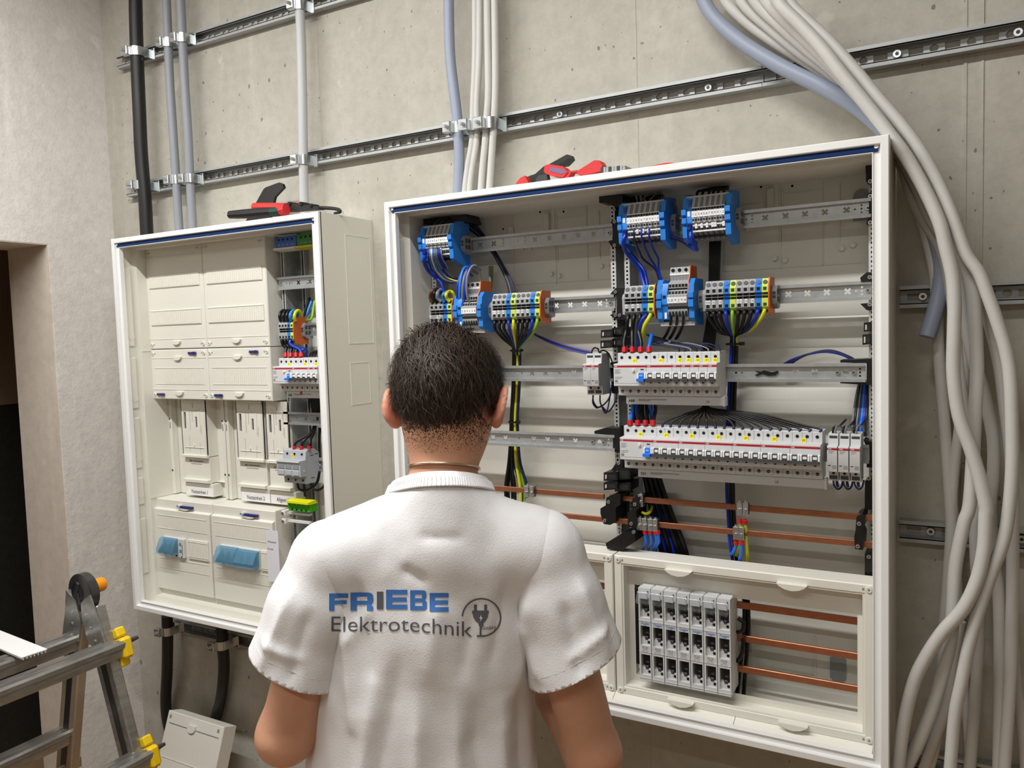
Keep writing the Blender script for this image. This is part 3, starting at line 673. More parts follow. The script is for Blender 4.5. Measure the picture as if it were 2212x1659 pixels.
def rcd(x0, y, z, label, txt, blue=True):
    n = 4; t = thing('residual_current_device', label, 'circuit breaker', (x0, y, z), 'residual current devices'); x1 = x0+n*MW
    m = MB(); breaker_body(m, x0, x1, y, z)
    part('body', m, LGREY, t)
    part('stripe', MB().box(x0+.0003, x1-.0003, y-.0673, y-.0665, z+.0155, z+.0192), STRIPE, t, 'dark red stripe')
    lettering(t, x0+.0048, y-.0675, z+.0174, 'ABB', .0036)
    part('front_plate', MB().box(x0+.001, x1-.0195, y-.0676, y-.0665, z-.0165, z+.0145), LGREY, t)
    m = MB()
    for k, (w, zz) in enumerate(((.012, .011), (.009, .0085), (.013, .006), (.010, .0035), (.016, -.004), (.013, -.007))): m.box(x0+.003, x0+.003+w, y-.0679, y-.0675, z+zz-.0004, z+zz+.0004)
    m.box(x0+.003, x0+.009, y-.0679, y-.0675, z-.0145, z-.010)
    part('print', m, INKG, t)
    part('test_button', MB().cyl((x0+.0425, y-.067, z+.0098), (x0+.0425, y-.0715, z+.0094), .0030, .0027, 12), WHITE, t)
    part('status_window', MB().box(x0+.0575, x0+.064, y-.0677, y-.0668, z+.0105, z+.0122), HOLE, t)
    x = x0+3*MW
    part('toggle_guard', MB().prism([(y-.066, z+.005), (y-.073, z+.0035), (y-.073, z-.0075), (y-.066, z-.0095)], fyz, x-.001, x+.0026).prism([(y-.066, z+.005), (y-.073, z+.0035), (y-.073, z-.0075), (y-.066, z-.0095)], fyz, x+.0140, x+.0172), WHITE, t)
    tg = part('toggle', MB().prism([(y-.066, z+.0048), (y-.0712, z+.003), (y-.0715, z-.0055), (y-.0785, z-.0075), (y-.0790, z-.0125), (y-.066, z-.0135)], fyz, x-.0002, x+.0150), BLUEB, t, 'bright blue toggle')
    part('toggle_label', MB().box(x+.0035, x+.0110, y-.0722, y-.0712, z-.0028, z+.0012), mat('pale blue', (120, 180, 235), .4), tg)
    screws_on(t, x0, n, y, z)
    sticker(t, x0+.036, y, z+.0275, txt)
    return t
def phase_bar(x0, x1, y, z, label, txt):
    t = thing('phase_busbar', label, 'busbar', ((x0+x1)/2, y-.030, z), 'comb busbars under the breakers')
    part('bar', MB().box(x0, x1, y-.038, y-.020, z-.0620, z-.0445, .0012), LGREY, t)
    part('end_cap', MB().box(x1-.001, x1+.004, y-.040, y-.018, z-.0635, z-.043, .0015), LGREY, t)
    p = part('print', MB().text(txt[0], lambda u, v: (x0+txt[1]+u, y-.0383, z-.0545+v), .0075, bold=.02).text(txt[2], lambda u, v: (x1-txt[3]+u, y-.0383, z-.0545+v), .006).box(x0+txt[1]+.015, x0+txt[1]+.075, y-.0384, y-.0379, z-.0520, z-.0512).box(x0+txt[1]+.015, x0+txt[1]+.040, y-.0384, y-.0379, z-.0545, z-.0538), INK, t)
    return t
G3, G4 = 'breakers in the third row', 'three-pole breakers in the fourth row'
X3 = .5405
rcd(X3, Y3, .70, 'blue-toggled residual current device at the left of the third row', 'Q1')
mcb(X3+4*MW, 3, Y3, .70, 'three-pole breaker with one linked toggle in the third row', G3, '1F1', X3+4*MW+.022)
for k, (tx, w) in enumerate((('1F2', 'first'), ('1F3', 'second'), ('1F4', 'third'), ('1F5', 'fourth'), ('1F6', 'last'))):
    mcb(X3+(7+k)*MW, 1, Y3, .70, 'single-pole breaker with yellow tag, %s in the third row counting from the three-pole one' % w, G3, tx, None, False)
phase_bar(X3+.0145, X3+12*MW+.004, Y3, .70, 'grey comb busbar printed ABB below the third row', ('ABB', .012, 'CE', .030))
X4 = .5505
rcd(X4, Y3, .55, 'blue-toggled residual current device at the left of the long fourth row', 'Q2')
for k, (tx, w) in enumerate((('2F1', 'first'), ('2F2', 'second'), ('2F3', 'third'), ('2F4', 'fourth'), ('2F5', 'fifth'), ('2F6', 'sixth and last'))):
    mcb(X4+(4+3*k)*MW, 3, Y3, .55, 'three-pole breaker with yellow tag, %s from the blue toggle in the long row' % w, G4, tx, X4+(4+3*k)*MW+.020)
phase_bar(X4+.0270, X4+22*MW+.003, Y3, .55, 'long grey comb busbar below the fourth row', ('55V', .012, 'CE', .085))
XLB = -.4225
rcd(XLB, LY-.01, .70, 'blue-toggled residual current device in the narrow field of the meter cabinet', 'F1')
GL = 'breakers in the meter cabinet'
mcb(XLB+4*MW, 3, LY-.01, .70, 'three-pole breaker in the meter cabinet beside its blue toggle', GL, '1F1', XLB+4*MW+.022)
mcb(XLB+7*MW, 1, LY-.01, .70, 'single-pole breaker in the meter cabinet left of the frame edge', GL, '1F2', None, False)
mcb(XLB+8*MW, 1, LY-.01, .70, 'single-pole breaker in the meter cabinet half cut off by the frame', GL, '1F3', None, False)
phase_bar(XLB+.020, XLB+9.6*MW, LY-.01, .70, 'grey comb busbar below the breakers of the meter cabinet', ('ABB', .010, 'CE', .02))
def relay(x0, y, z, label, group):
    t = thing('relay_module', label, 'relay', (x0, y, z), group); x1 = x0+MW
    m = MB()
    m.prism([(y+.004, z-.043), (y-.038, z-.043), (y-.040, z-.041), (y-.040, z-.0245), (y-.0585, z-.0235), (y-.0595, z-.022), (y-.0595, z+.0215), (y-.0585, z+.0225), (y-.042, z+.0235), (y-.040, z+.0425), (y-.038, z+.0435), (y+.004, z+.0435)], fyz, x0+.0003, x1-.0003)
    part('body', m, LGREY, t)
    part('side_wall', MB().prism([(y+.003, z-.042), (y-.037, z-.042), (y-.039, z-.024), (y-.057, z-.0225), (y-.057, z+.021), (y-.040, z+.023), (y-.037, z+.042), (y+.003, z+.042)], fyz, x1-.0003, x1), MGREY, t)
    part('stripe', MB().box(x0+.0004, x1-.0004, y-.0602, y-.0592, z+.0165, z+.0198), STRIPE, t)
    lettering(t, x0+.0050, y-.0605, z+.0182, 'ABB', .0034)
    part('print', MB().box(x0+.003, x0+.012, y-.0598, y-.0594, z+.013, z+.0138).box(x0+.003, x0+.009, y-.0598, y-.0594, z+.0105, z+.0112), INKG, t)
    part('indicator', MB().box(x0+.002, x0+.0065, y-.0600, y-.0593, z-.0125, z-.0113), HOLE, t)
    part('code_field', MB().box(x0+.009, x0+.0155, y-.0599, y-.0594, z-.0175, z-.011), MGREY, t)
    for s in (1, -1):
        part('wire_window', MB().box(x0+.002, x1-.002, y-.0408, y-.0398, z+s*.0365-.0033, z+s*.0365+.0033), DGREY, t)
        part('terminal_screw', MB().cyl((x0+.0088, y-.0398, z+s*.0285), (x0+.0088, y-.0410, z+s*.0285), .0024, n=8), HOLE, t)
    return t
RZ = Y3-.002
relay(gx(1259, 800, RZ-.0595), RZ, .70, 'grey relay module in the third row, left one of the pair', 'relay modules')
relay(gx(1259, 800, RZ-.0595)+MW, RZ, .70, 'grey relay module in the third row, right one of the pair', 'relay modules')
xr = gx(1786, 970, RZ-.0595)
for k, w in enumerate(('left', 'middle', 'right')): relay(xr+k*(MW+.0012), RZ, .548, 'relay module at the right end of the fourth row, %s of three' % w, 'relay modules')
relay(gx(1078, 810, RZ-.03)-.03, RZ, .70, 'relay module half hidden behind the man\'s hair', 'relay modules')
# three-pole fuse switch
fx = gx(600, 1000, -.152); fy = LY; fz = .452; fw = .081
t = thing('fuse_switch', 'grey three-pole fuse switch with hinged handle in the narrow field', 'switch', (fx, fy, fz))
m = MB().prism([(fy+.004, fz-.043), (fy-.045, fz-.043), (fy-.047, fz-.022), (fy-.047, fz+.024), (fy-.044, fz+.044), (fy-.036, fz+.047), (fy-.012, fz+.047), (fy+.004, fz+.036)], fyz, fx, fx+fw)
FSW = mat('switch grey', (176, 180, 186), .42); part('body', m, FSW, t)
part('handle', MB().prism([(fy-.047, fz+.022), (fy-.072, fz+.021), (fy-.074, fz+.018), (fy-.069, fz+.015), (fy-.069, fz-.020), (fy-.047, fz-.022)], fyz, fx-.001, fx+fw+.001), FSW, t)
for k in range(3):
    xa = fx+.003+k*.0262
    part('pull_window', MB().box(xa, xa+.0225, fy-.0705, fy-.0685, fz-.001, fz+.011, .001), mat('clear grey', (140, 146, 154), .2), t)
    part('fuse_cover', MB().box(xa, xa+.0225, fy-.0715, fy-.0685, fz-.0175, fz-.003, .002), FSW, t)
    for s, yy in ((.036, -.0462), (-.034, -.0458)): part('terminal_screw', MB().cyl((xa+.012, fy+yy+.003, fz+s), (xa+.012, fy+yy-.0010, fz+s), .0030, n=10), HOLE, t)
sticker(t, fx+.035, fy-.0035, fz+.030, 'F0')
for (yy, zz) in ((-.030, .030), (-.012, .032), (-.030, -.030), (-.008, -.034)): part('side_slot', MB().box(fx+fw-.0005, fx+fw+.0006, fy+yy, fy+yy+.012, fz+zz, fz+zz+.0015), HOLE, t)
part('rivet', MB().cyl((fx+fw, fy-.055, fz-.006), (fx+fw+.002, fy-.055, fz-.006), .003, n=10), LGREY, t)

# ------------------------------------------------------------------ busbar fuse holders in the lower right cover
def fuse_holder(x0, label):
    w = .0268; t = thing('fuse_holder', label, 'fuse holder', (x0, -.14, .065), 'busbar fuse holders'); z0, z1 = .068, .262; y = -.160
    x1 = x0+w
    part('body', MB().box(x0+.0004, x1-.0004, y+.018, -.10, z0, z1, .002), LGREY, t)
    wins = [(z0+.012, z0+.055), (z0+.074, z0+.115), (z0+.132, z0+.174)]
    part('front', MB().plate([rect(x0+.0006, x1-.0006, z0, z1)]+[rect(x0+.0040, x1-.0028, a, b) for a, b in wins], fxz, y, y+.018), LGREY, t)
    for k, (a, b) in enumerate(wins):
        part('window_floor', MB().prism([(y+.004, a), (y+.004, a+.012), (y+.014, a+.014), (y+.016, b), (y+.018, b), (y+.018, a)], fyz, x0+.0041, x1-.0029), LGREY, t)
        cb = part('contact', MB().box(x0+.010, x1-.004, y+.006, y+.0178, a+.013, b-.001, .001), BLACK, t)
        part('contact_clip', MB().box(x0+.012, x1-.008, y+.003, y+.007, a+.011, a+.018, .0008).box(x0+.013, x1-.007, y+.005, y+.0065, a+.024, a+.027), DGREY, cb)
        part('window_shade', MB().box(x0+.0041, x0+.010, y+.014, y+.0178, a+.013, b), mat('smoked window', (70, 72, 74), .3), t)
        part('screw_hole', MB().cyl((x1-.0065, y+.004, a+.0065), (x1-.0065, y+.0034, a+.0065), .0030, n=10), HOLE, t)
    for (za, zb) in ((.1245, .127), (.060, .0615), (.0045, .006)): part('ridge', MB().box(x0+.0006, x1-.0006, y-.0008, y, z0+za, z0+zb), LGREY, t)
    lettering(t, (x0+x1)/2+.001, y-.0004, z0+.1200+.0008-.0010, ':hager', .0085, BRAND, .0200)
    m = MB()
    for q, s in enumerate(('Nicht ohne', 'Sicherungen', 'schalten')): m.text(s, lambda u, v, q=q: ((x0+x1)/2+u, y-.0003, z0+.0712-.0026*q+v), .0027)
    for q, s in enumerate(("Don't switch", 'without fuses')): m.text(s, lambda u, v, q=q: ((x0+x1)/2+u, y-.0003, z0+.0625-.0026*q+v), .0027)
    part('warning_print', m, INK, t)
    cap = part('clear_cap', MB().prism([(y-.001, z1-.006), (y-.005, z1-.010), (y-.014, z1-.026), (y-.012, z1-.030), (y-.001, z1-.028)], fyz, x0-.0006, x1-.004), SMOKE, t, 'clear hinged flap')
    pts = [(x0+.004, z1-.021)]+[(x0+.0125+.0085*math.cos(a), z1-.021+.013*math.sin(a)) for a in (2.6, 2.0, 1.57, 1.1, .5)]+[(x0+.021, z1-.021)]
    part('cap_lens', MB().prism(pts, fxz, y-.004, y-.0005), mat('clear lens', (196, 200, 204), .1), cap)
    for zz in (-.0055, -.0085): part('vent', MB().box(x1-.0070, x1-.0045, y-.0004, y+.001, z1+zz-.001, z1+zz+.0007), HOLE, t)
    return t
FX0 = .5795
f0 = fuse_holder(FX0, 'grey busbar fuse holder lettered hager, leftmost of seven')
for k, w in enumerate(('second', 'third', 'fourth', 'fifth', 'sixth', 'seventh and rightmost')):
    copy_tree(f0, (f0.location.x+.0270*(k+1), f0.location.y, f0.location.z), 'grey busbar fuse holder lettered hager, %s from the left' % w)
# framed covers of the big cabinet
def framed_cover(x0, x1, label):
    z0, z1, y = .027, .323, -.156
    t = thing('framed_cover', label, 'cover', ((x0+x1)/2, y, z0), 'framed covers of the large cabinet')
    m = MB().frame(x0, x1, z0, z1, [(0, -.10), (0, y+.002), (.002, y), (.0155, y), (.0165, y+.0015), (.020, y+.002), (.0215, y+.030)])
    part('rim', m, CREAM, t, angle=25)
    ix0, ix1, iz0, iz1 = x0+.0335, x1-.031, .0615, .2560
    part('recess_plate', MB().plate([rect(x0+.0205, x1-.0205, z0+.0205, z1-.0205), rect(ix0, ix1, iz0, iz1)], fxz, y+.029, y+.031).box(ix1, ix1+.001, y+.030, y+.045, iz0, iz1).box(ix0-.001, ix0, y+.03, y+.045, iz0, iz1).box(ix0, ix1, y+.03, y+.045, iz1, iz1+.001), CREAM, t)
    for (cx, up) in ((x0+.14, 1), (x1-.14, 1), (x0+.14, -1), (x1-.14, -1)):
        zc = z1-.014 if up > 0 else z0+.010
        q = [(.9, 0), (.75, .35), (.45, .75), (0, .95), (-.45, .75), (-.75, .35), (-.9, 0)]
        part('grip', MB().prism([(cx+.030*a, zc-up*.012*b if up > 0 else zc+.004-.012*b) for a, b in q], fxz, y-.013, y+.001), CREAM, t)
    for (cx, cz, f) in ((x0+.009, z1-.009, 1), (x1-.009, z1-.009, -1), (x0+.009, z0+.009, 1), (x1-.009, z0+.009, -1)): lock(t, cx, y, cz, f)
    return t
framed_cover(.0270, .5235, 'framed cover behind the right sleeve, left one of the pair')
framed_cover(.5265, 1.0230, 'framed cover around the seven fuse holders, right one of the pair')
def busbar(x0, x1, y, z, h, label, group, th=.005):
    solo('copper_busbar', MB().box(x0, x1, y-th/2, y+th/2, z-h/2, z+h/2, .0008), COPPER, label, 'busbar', group)
for k, (py, w) in enumerate(((1318, 'upper'), (1390, 'middle'), (1457, 'lower'))):
    z = A(1650, py, -.105).z+.004
    busbar(.560, 1.02, -.105, z, .0135, 'copper busbar behind the framed cover, %s of three beside the fuse holders' % w, 'fuse holder busbars', .006)
    busbar(.035, .515, -.105, z, .0135, 'copper busbar in the left framed cover window, %s of three' % w, 'fuse holder busbars', .006)
part('holder_strip', MB().box(.5605, .5695, -.128, -.100, .085, .250, .001), BLACK, RC)
# N and PE bars
BY = -.105
zN = A(1750, 1108, BY).z; zP = A(1750, 1164, BY).z
for (z, w) in ((zN, 'upper'), (zP, 'lower')):
    busbar(.04, .487, BY, z, .0115, '%s copper bar of the left field above the framed cover' % w, 'neutral and earth bars', .006)
    busbar(.500, 1.018, BY, z, .0115, '%s copper bar of the right field above the framed cover' % w, 'neutral and earth bars', .006)
def bar_clamp(px, py, z, label, wires=None):
    x = A(px, py, BY-.008).x
    t = thing('bar_clamp', label, 'clamp', (x, BY, z), 'screw clamps on the copper bars')
    part('shell', MB().plate([[(-.004, -.013), (.011, -.013), (.011, .013), (-.004, .013)], [(-.0025, -.0115), (.0095, -.0115), (.0095, .0115), (-.0025, .0115)]], lambda u, v, w: (w, BY-.008+u*.9, z+v), x-.0052, x+.0052).box(x-.0052, x+.0052, BY-.0125, BY-.0108, z-.013, z+.013, .0005), ZINC, t)
    part('screw', MB().cyl((x, BY-.012, z-.002), (x, BY-.0165, z-.002), .0036, .003, 10).box(x-.0005, x+.0005, BY-.017, BY-.0164, z-.005, z+.001), ZINC, t)
    part('pressure_tip', MB().cyl((x, BY-.006, z+.0125), (x, BY-.006, z+.0165), .0030, n=8), ZINC, t)
for (px, py, z, l) in ((1385, 1096, zN, 'single screw clamp near the left end of the upper bar'), (1598, 1105, zN, 'screw clamp on the upper bar at mid field, left of two'), (1611, 1107, zN, 'screw clamp on the upper bar at mid field, right of two'),
                       (1382, 1132, zP, 'screw clamp on the lower bar, first of four at its left end'), (1393, 1133, zP, 'screw clamp on the lower bar, second of four at its left end'), (1405, 1134, zP, 'screw clamp on the lower bar, third of four at its left end'), (1416, 1135, zP, 'screw clamp on the lower bar, fourth of four at its left end'),
                       (1590, 1153, zP, 'screw clamp on the lower bar at mid field, left of two'), (1602, 1154, zP, 'screw clamp on the lower bar at mid field, right of two'),
                       (1139, 1071, zN, 'screw clamp on the left bar beside the shoulder, left of two'), (1150, 1072, zN, 'screw clamp on the left bar beside the shoulder, right of two')): bar_clamp(px, py, z, l)
# ------------------------------------------------------------------ terminal strips
def copy_part(o, parent, off):
    c = o.copy(); COL.objects.link(c); c.parent = parent; c.location = Vector(o.location)+Vector(off)
    for ch in o.children:
        d = ch.copy(); COL.objects.link(d); d.parent = c
    return c
CLR = {'g': (TGREY, DGREY, HOLE), 'b': (TBLUE, mat('deep blue actuator', (16, 74, 158), .4), HOLE), 'y': (YELG, DGREEN, DGREEN), 'w': (mat('wago light grey', (150, 152, 154), .45), DGREY, HOLE)}
TAGT = ['58', '8', '8', '90', '8', '9', '2', '8']
def feed_terminal(strip, x, w, b, f, z, c):
    cb, ca, ch = CLR[c]
    poly = [(b, z-.034), (f+.013, z-.034), (f+.003, z-.021), (f, z-.0195), (f, z-.0035), (f+.006, z-.0035), (f+.006, z+.0075), (f, z+.0075), (f, z+.018), (f+.002, z+.0195), (f+.010, z+.034), (b, z+.034)]
    t = part('terminal', MB().prism(poly, fyz, x+.0002, x+w-.0002), cb, strip)
    cx = x+w/2; r = w*.36
    n = Vector((0, -.0145, .008)).normalized()
    c0 = Vector((cx, f+.0055, z+.0268)); part('actuator', MB().cyl(c0-n*.001, c0+n*.0008, r, n=14), ca, t)
    part('clamp_opening', MB().box(cx-w*.26, cx+w*.26, f-.0003, f+.001, z+.0112, z+.0175), ch, t)
    part('bridge_slot', MB().box(cx-w*.40, cx+w*.40, f+.0052, f+.0062, z-.0030, z+.0015).box(cx-w*.40, cx+w*.40, f+.0052, f+.0062, z+.0025, z+.0070), ch if c == 'g' else ca, t)
    part('rib', MB().box(x+.0002, x+w-.0002, f-.0002, f+.006, z+.0015, z+.0024), cb, t)
    part('clamp_opening', MB().box(cx-w*.27, cx+w*.27, f-.0003, f+.001, z-.0185, z-.0125), ch, t)
    n = Vector((0, -.013, -.010)).normalized(); c0 = Vector((cx, f+.008, z-.0275)); part('wire_entry', MB().cyl(c0-n*.001, c0+n*.0006, r, n=12), ch, t)
    return t
def end_plate(strip, x, b, f, z, h=.036, w=.0025, matl=None):
    part('end_plate', MB().prism([(b, z-h), (f+.008, z-h), (f-.001, z-h*.6), (f-.001, z+h*.6), (f+.008, z+h), (b, z+h)], fyz, x, x+w), matl or ORANGE, strip, 'orange end plate')
def end_bracket(strip, x, y, z):
    t = part('end_bracket', MB().prism([(y+.004, z-.021), (y-.010, z-.024), (y-.026, z-.015), (y-.030, z-.006), (y-.030, z+.010), (y-.022, z+.020), (y+.004, z+.021)], fyz, x, x+.0095), MGREY, strip)
    m = MB()
    for (a, c) in ((-.020, .008), (-.020, -.006), (-.008, .008), (-.008, -.006)): m.box(x+.0092, x+.0100, y+a-.004, y+a+.004, z+c-.005, z+c+.005)
    m.box(x+.002, x+.0075, y-.0306, y-.0296, z+.003, z+.008).box(x+.002, x+.0075, y-.0306, y-.0296, z-.004, z+.001)
    part('bracket_recess', m, DGREY, t)
def tags(strip, lst, f, z):
    for (x, s) in lst:
        q = part('marker_tag', MB().box(x-.0022, x+.0022, f-.0008, f+.0002, z-.0040, z+.0040), TAGW, strip)
        part('marker_print', MB().text(s, lambda u, v: (x+u, f-.0010, z+v), .0055), INK, q)
def feed_strip(label, x0, w, colors, z, b=Y1+.004, f=-.125, tg=(), orange=True, bracket=True, first=True):
    s = thing('terminal_strip', label, 'terminal strip', (x0, b, z), 'feed-through terminal strips'); proto = {}
    for k, c in enumerate(colors):
        x = x0+k*w
        if c in proto: copy_part(proto[c][0], s, (x-proto[c][1], 0, 0))
        else: proto[c] = (feed_terminal(s, x, w, b, f, z, c), x)
    xe = x0+len(colors)*w
    if first: part('cover_plate', MB().prism([(b, z-.030), (f+.006, z-.024), (f+.004, z+.010), (f+.010, z+.018), (b, z+.020)], fyz, x0-.0055, x0-.0003), TGREY, s)
    if orange: end_plate(s, xe, b, f, z); xe += .0027
    if bracket: end_bracket(s, xe+.0003, Y1 if abs(b-Y1) < .01 else b-.004, z)
    tags(s, [(x0+w*(k+.5)-.001, t) for k, t in tg], f, z-.0080)
    return s
s_g2 = feed_strip('ten-way grey, blue and green terminal strip, widest in the right field', .7175, .01205, 'gggbygggby', .847, tg=((-.15, '9'), (.3, '8'), (1.0, '8'), (2.1, '8'), (4.9, '3'), (5.4, '2'), (6.2, '8'), (7.2, '8')))
s_g1 = feed_strip('short five-way terminal strip beside the middle upright', .549, .0128, 'gggby', .847, tg=((0, '8'), (1.1, '8'), (2, '8')), bracket=False)
s_g3 = feed_strip('five-way terminal strip with loop wires above the hair', .0615, .0123, 'gggby', .843, tg=((-.3, '8'), (1.4, '0'), (1.9, '8')), bracket=False)
s_g4 = feed_strip('ten-way terminal strip right of the hair in the left field', .2320, .01215, 'gggbygggby', .847, tg=((-.1, '0'), (.3, '2'), (1, '8'), (2, '8'), (4.9, '0'), (5.3, '2'), (6, '8'), (7.1, '8')))
s_g5 = feed_strip('small terminal strip with orange end plate in the meter cabinet', -.4235, .0107, 'gggby', .815, b=LY+.004, f=-.133)
# stacked block with blue end carriers
def carrier(s, x, w, b, f, z):
    poly = [(b+.006, z-.048), (b-.020, z-.052), (f+.016, z-.040), (f+.004, z-.036), (f+.002, z-.016), (f+.006, z-.013), (f-.003, z-.009), (f-.003, z+.001), (f+.004, z+.003), (f-.005, z+.007), (f-.005, z+.017), (f+.004, z+.021), (f+.010, z+.042), (f+.028, z+.050), (b+.006, z+.054)]
    c = part('end_carrier', MB().prism(poly, fyz, x, x+w), TBLUE, s, 'blue end carrier')
    return c
def block_strip(label, x0, z, n, wt, b=Y1+.004, f=-.143, digits='1234567890'):
    s = thing('sensor_terminal_block', label, 'terminal strip', (x0, b, z), 'stacked terminal blocks with blue carriers')
    carrier(s, x0, .0085, b, f, z); xb = x0+.0087
    bt = part('blue_terminal', MB().prism([(b, z-.038), (f+.012, z-.036), (f+.004, z-.013), (f, z-.010), (f, z+.014), (f+.012, z+.044), (b, z+.050)], fyz, xb, xb+.0105), TBLUE, s)
    part('label', MB().box(xb+.002, xb+.007, f-.0006, f+.0005, z+.004, z+.014), TAGW, bt)
    part('name_slot', MB().box(xb+.003, xb+.009, f+.0035, f+.009, z+.021, z+.036), mat('deep blue actuator', (16, 74, 158)), bt)
    part('socket', MB().box(xb+.0015, xb+.009, f-.004, f+.006, z-.022, z-.009, .001), DBLUE, bt)
    part('socket_hole', MB().box(xb+.0030, xb+.0075, f-.0044, f-.0035, z-.0165, z-.0115), HOLE, bt)
    xt = xb+.0108; pr = {}
    for k in range(n):
        x = xt+k*wt; q = k % 2
        if q in pr: copy_part(pr[q][0], s, (x-pr[q][1], 0, 0)); continue
        body = mat('stack grey', (112, 114, 116), .45) if q else TGREY
        t = part('terminal', MB().prism([(b, z-.040), (f+.020, z-.040), (f+.014, z-.030), (f+.006, z-.028), (f+.004, z-.012), (f, z-.009), (f, z+.021), (f+.012, z+.044), (b, z+.050)], fyz, x+.0002, x+wt-.0002), body, s)
        part('entry_slot', MB().prism([(f+.0022, z+.0240), (f+.0100, z+.0390), (f+.0110, z+.0385), (f+.0032, z+.0235)], fyz, x+wt*.2, x+wt*.8), HOLE if q else DGREY, t)
        part('upper_port', MB().box(x+wt*.15, x+wt*.8, f-.0004, f+.0006, z+.0145, z+.0185), HOLE, t)
        part('white_band', MB().box(x+.0001, x+wt-.0001, f-.0005, f+.0005, z+.0187, z+.0205), TAGW, t)
        part('marker', MB().box(x+.0002, x+wt-.0002, f-.0012, f+.0002, z+.0015, z+.0130), TAGW, t)
        part('lower_port', MB().box(x+wt*.15, x+wt*.8, f-.0004, f+.0006, z-.0055, z-.0015), HOLE, t)
        part('low_band', MB().box(x+.0001, x+wt-.0001, f+.0040, f+.0052, z-.0265, z-.0238).box(x+.0001, x+wt-.0001, f+.0032, f+.0045, z-.0150, z-.0125), TAGW, t)
        part('low_port', MB().box(x+wt*.15, x+wt*.85, f+.0040, f+.0052, z-.0225, z-.0172), HOLE, t)
        part('foot_slot', MB().box(x+wt*.15, x+wt*.85, f+.0135, f+.0165, z-.0385, z-.0325), HOLE, t)
        pr[q] = (t, x)
    for k in range(n):
        x = xt+k*wt; part('marker_print', MB().text(digits[k % len(digits)], lambda u, v: (x+wt/2+u, f-.0014, z+.0072+v), .0065), INK, s)
    xe = xt+n*wt
    part('marker_bar', MB().prism([(f+.014, z+.0360), (f+.018, z+.0440), (f+.0205, z+.0430), (f+.0165, z+.035)], fyz, x0+.004, xe+.005).box(x0+.004, xe+.006, f+.0105, f+.016, z+.0355, z+.0445, .0006), mat('marker bar', (176, 176, 172), .5), s)
    carrier(s, xe+.0002, .0105, b, f, z)
    end_bracket(s, xe+.0110, Y1, z-.002)
    return s, xt, wt, xe
ZT = 1.003
b1 = block_strip('blue-ended terminal block at the top left with a bunch of wires below', .0505, ZT, 11, .0057)
b2 = block_strip('blue-ended terminal block at the top beside the middle upright', .5465, ZT, 12, .0057)
b3 = block_strip('blue-ended terminal block right of its twin, black loops on top', .6800, ZT, 12, .0053)
for (bs, ks) in ((b2, (3.2, 5.3, 7.4)), (b3, (1, 3, 5, 7, 8, 11)), (b1, (6.5,))):
    s, xt, wt, xe = bs
    for k in ks:
        q = part('white_tag', MB().box(xt+k*wt, xt+k*wt+wt*.9, -.1415, -.1385, ZT-.0200, ZT-.0105, .0005), TAGW, s)
        part('tag_print', MB().text('1', lambda u, v: (xt+k*wt+wt*.45+u, -.1418, ZT-.0152+v), .005), INK, q)
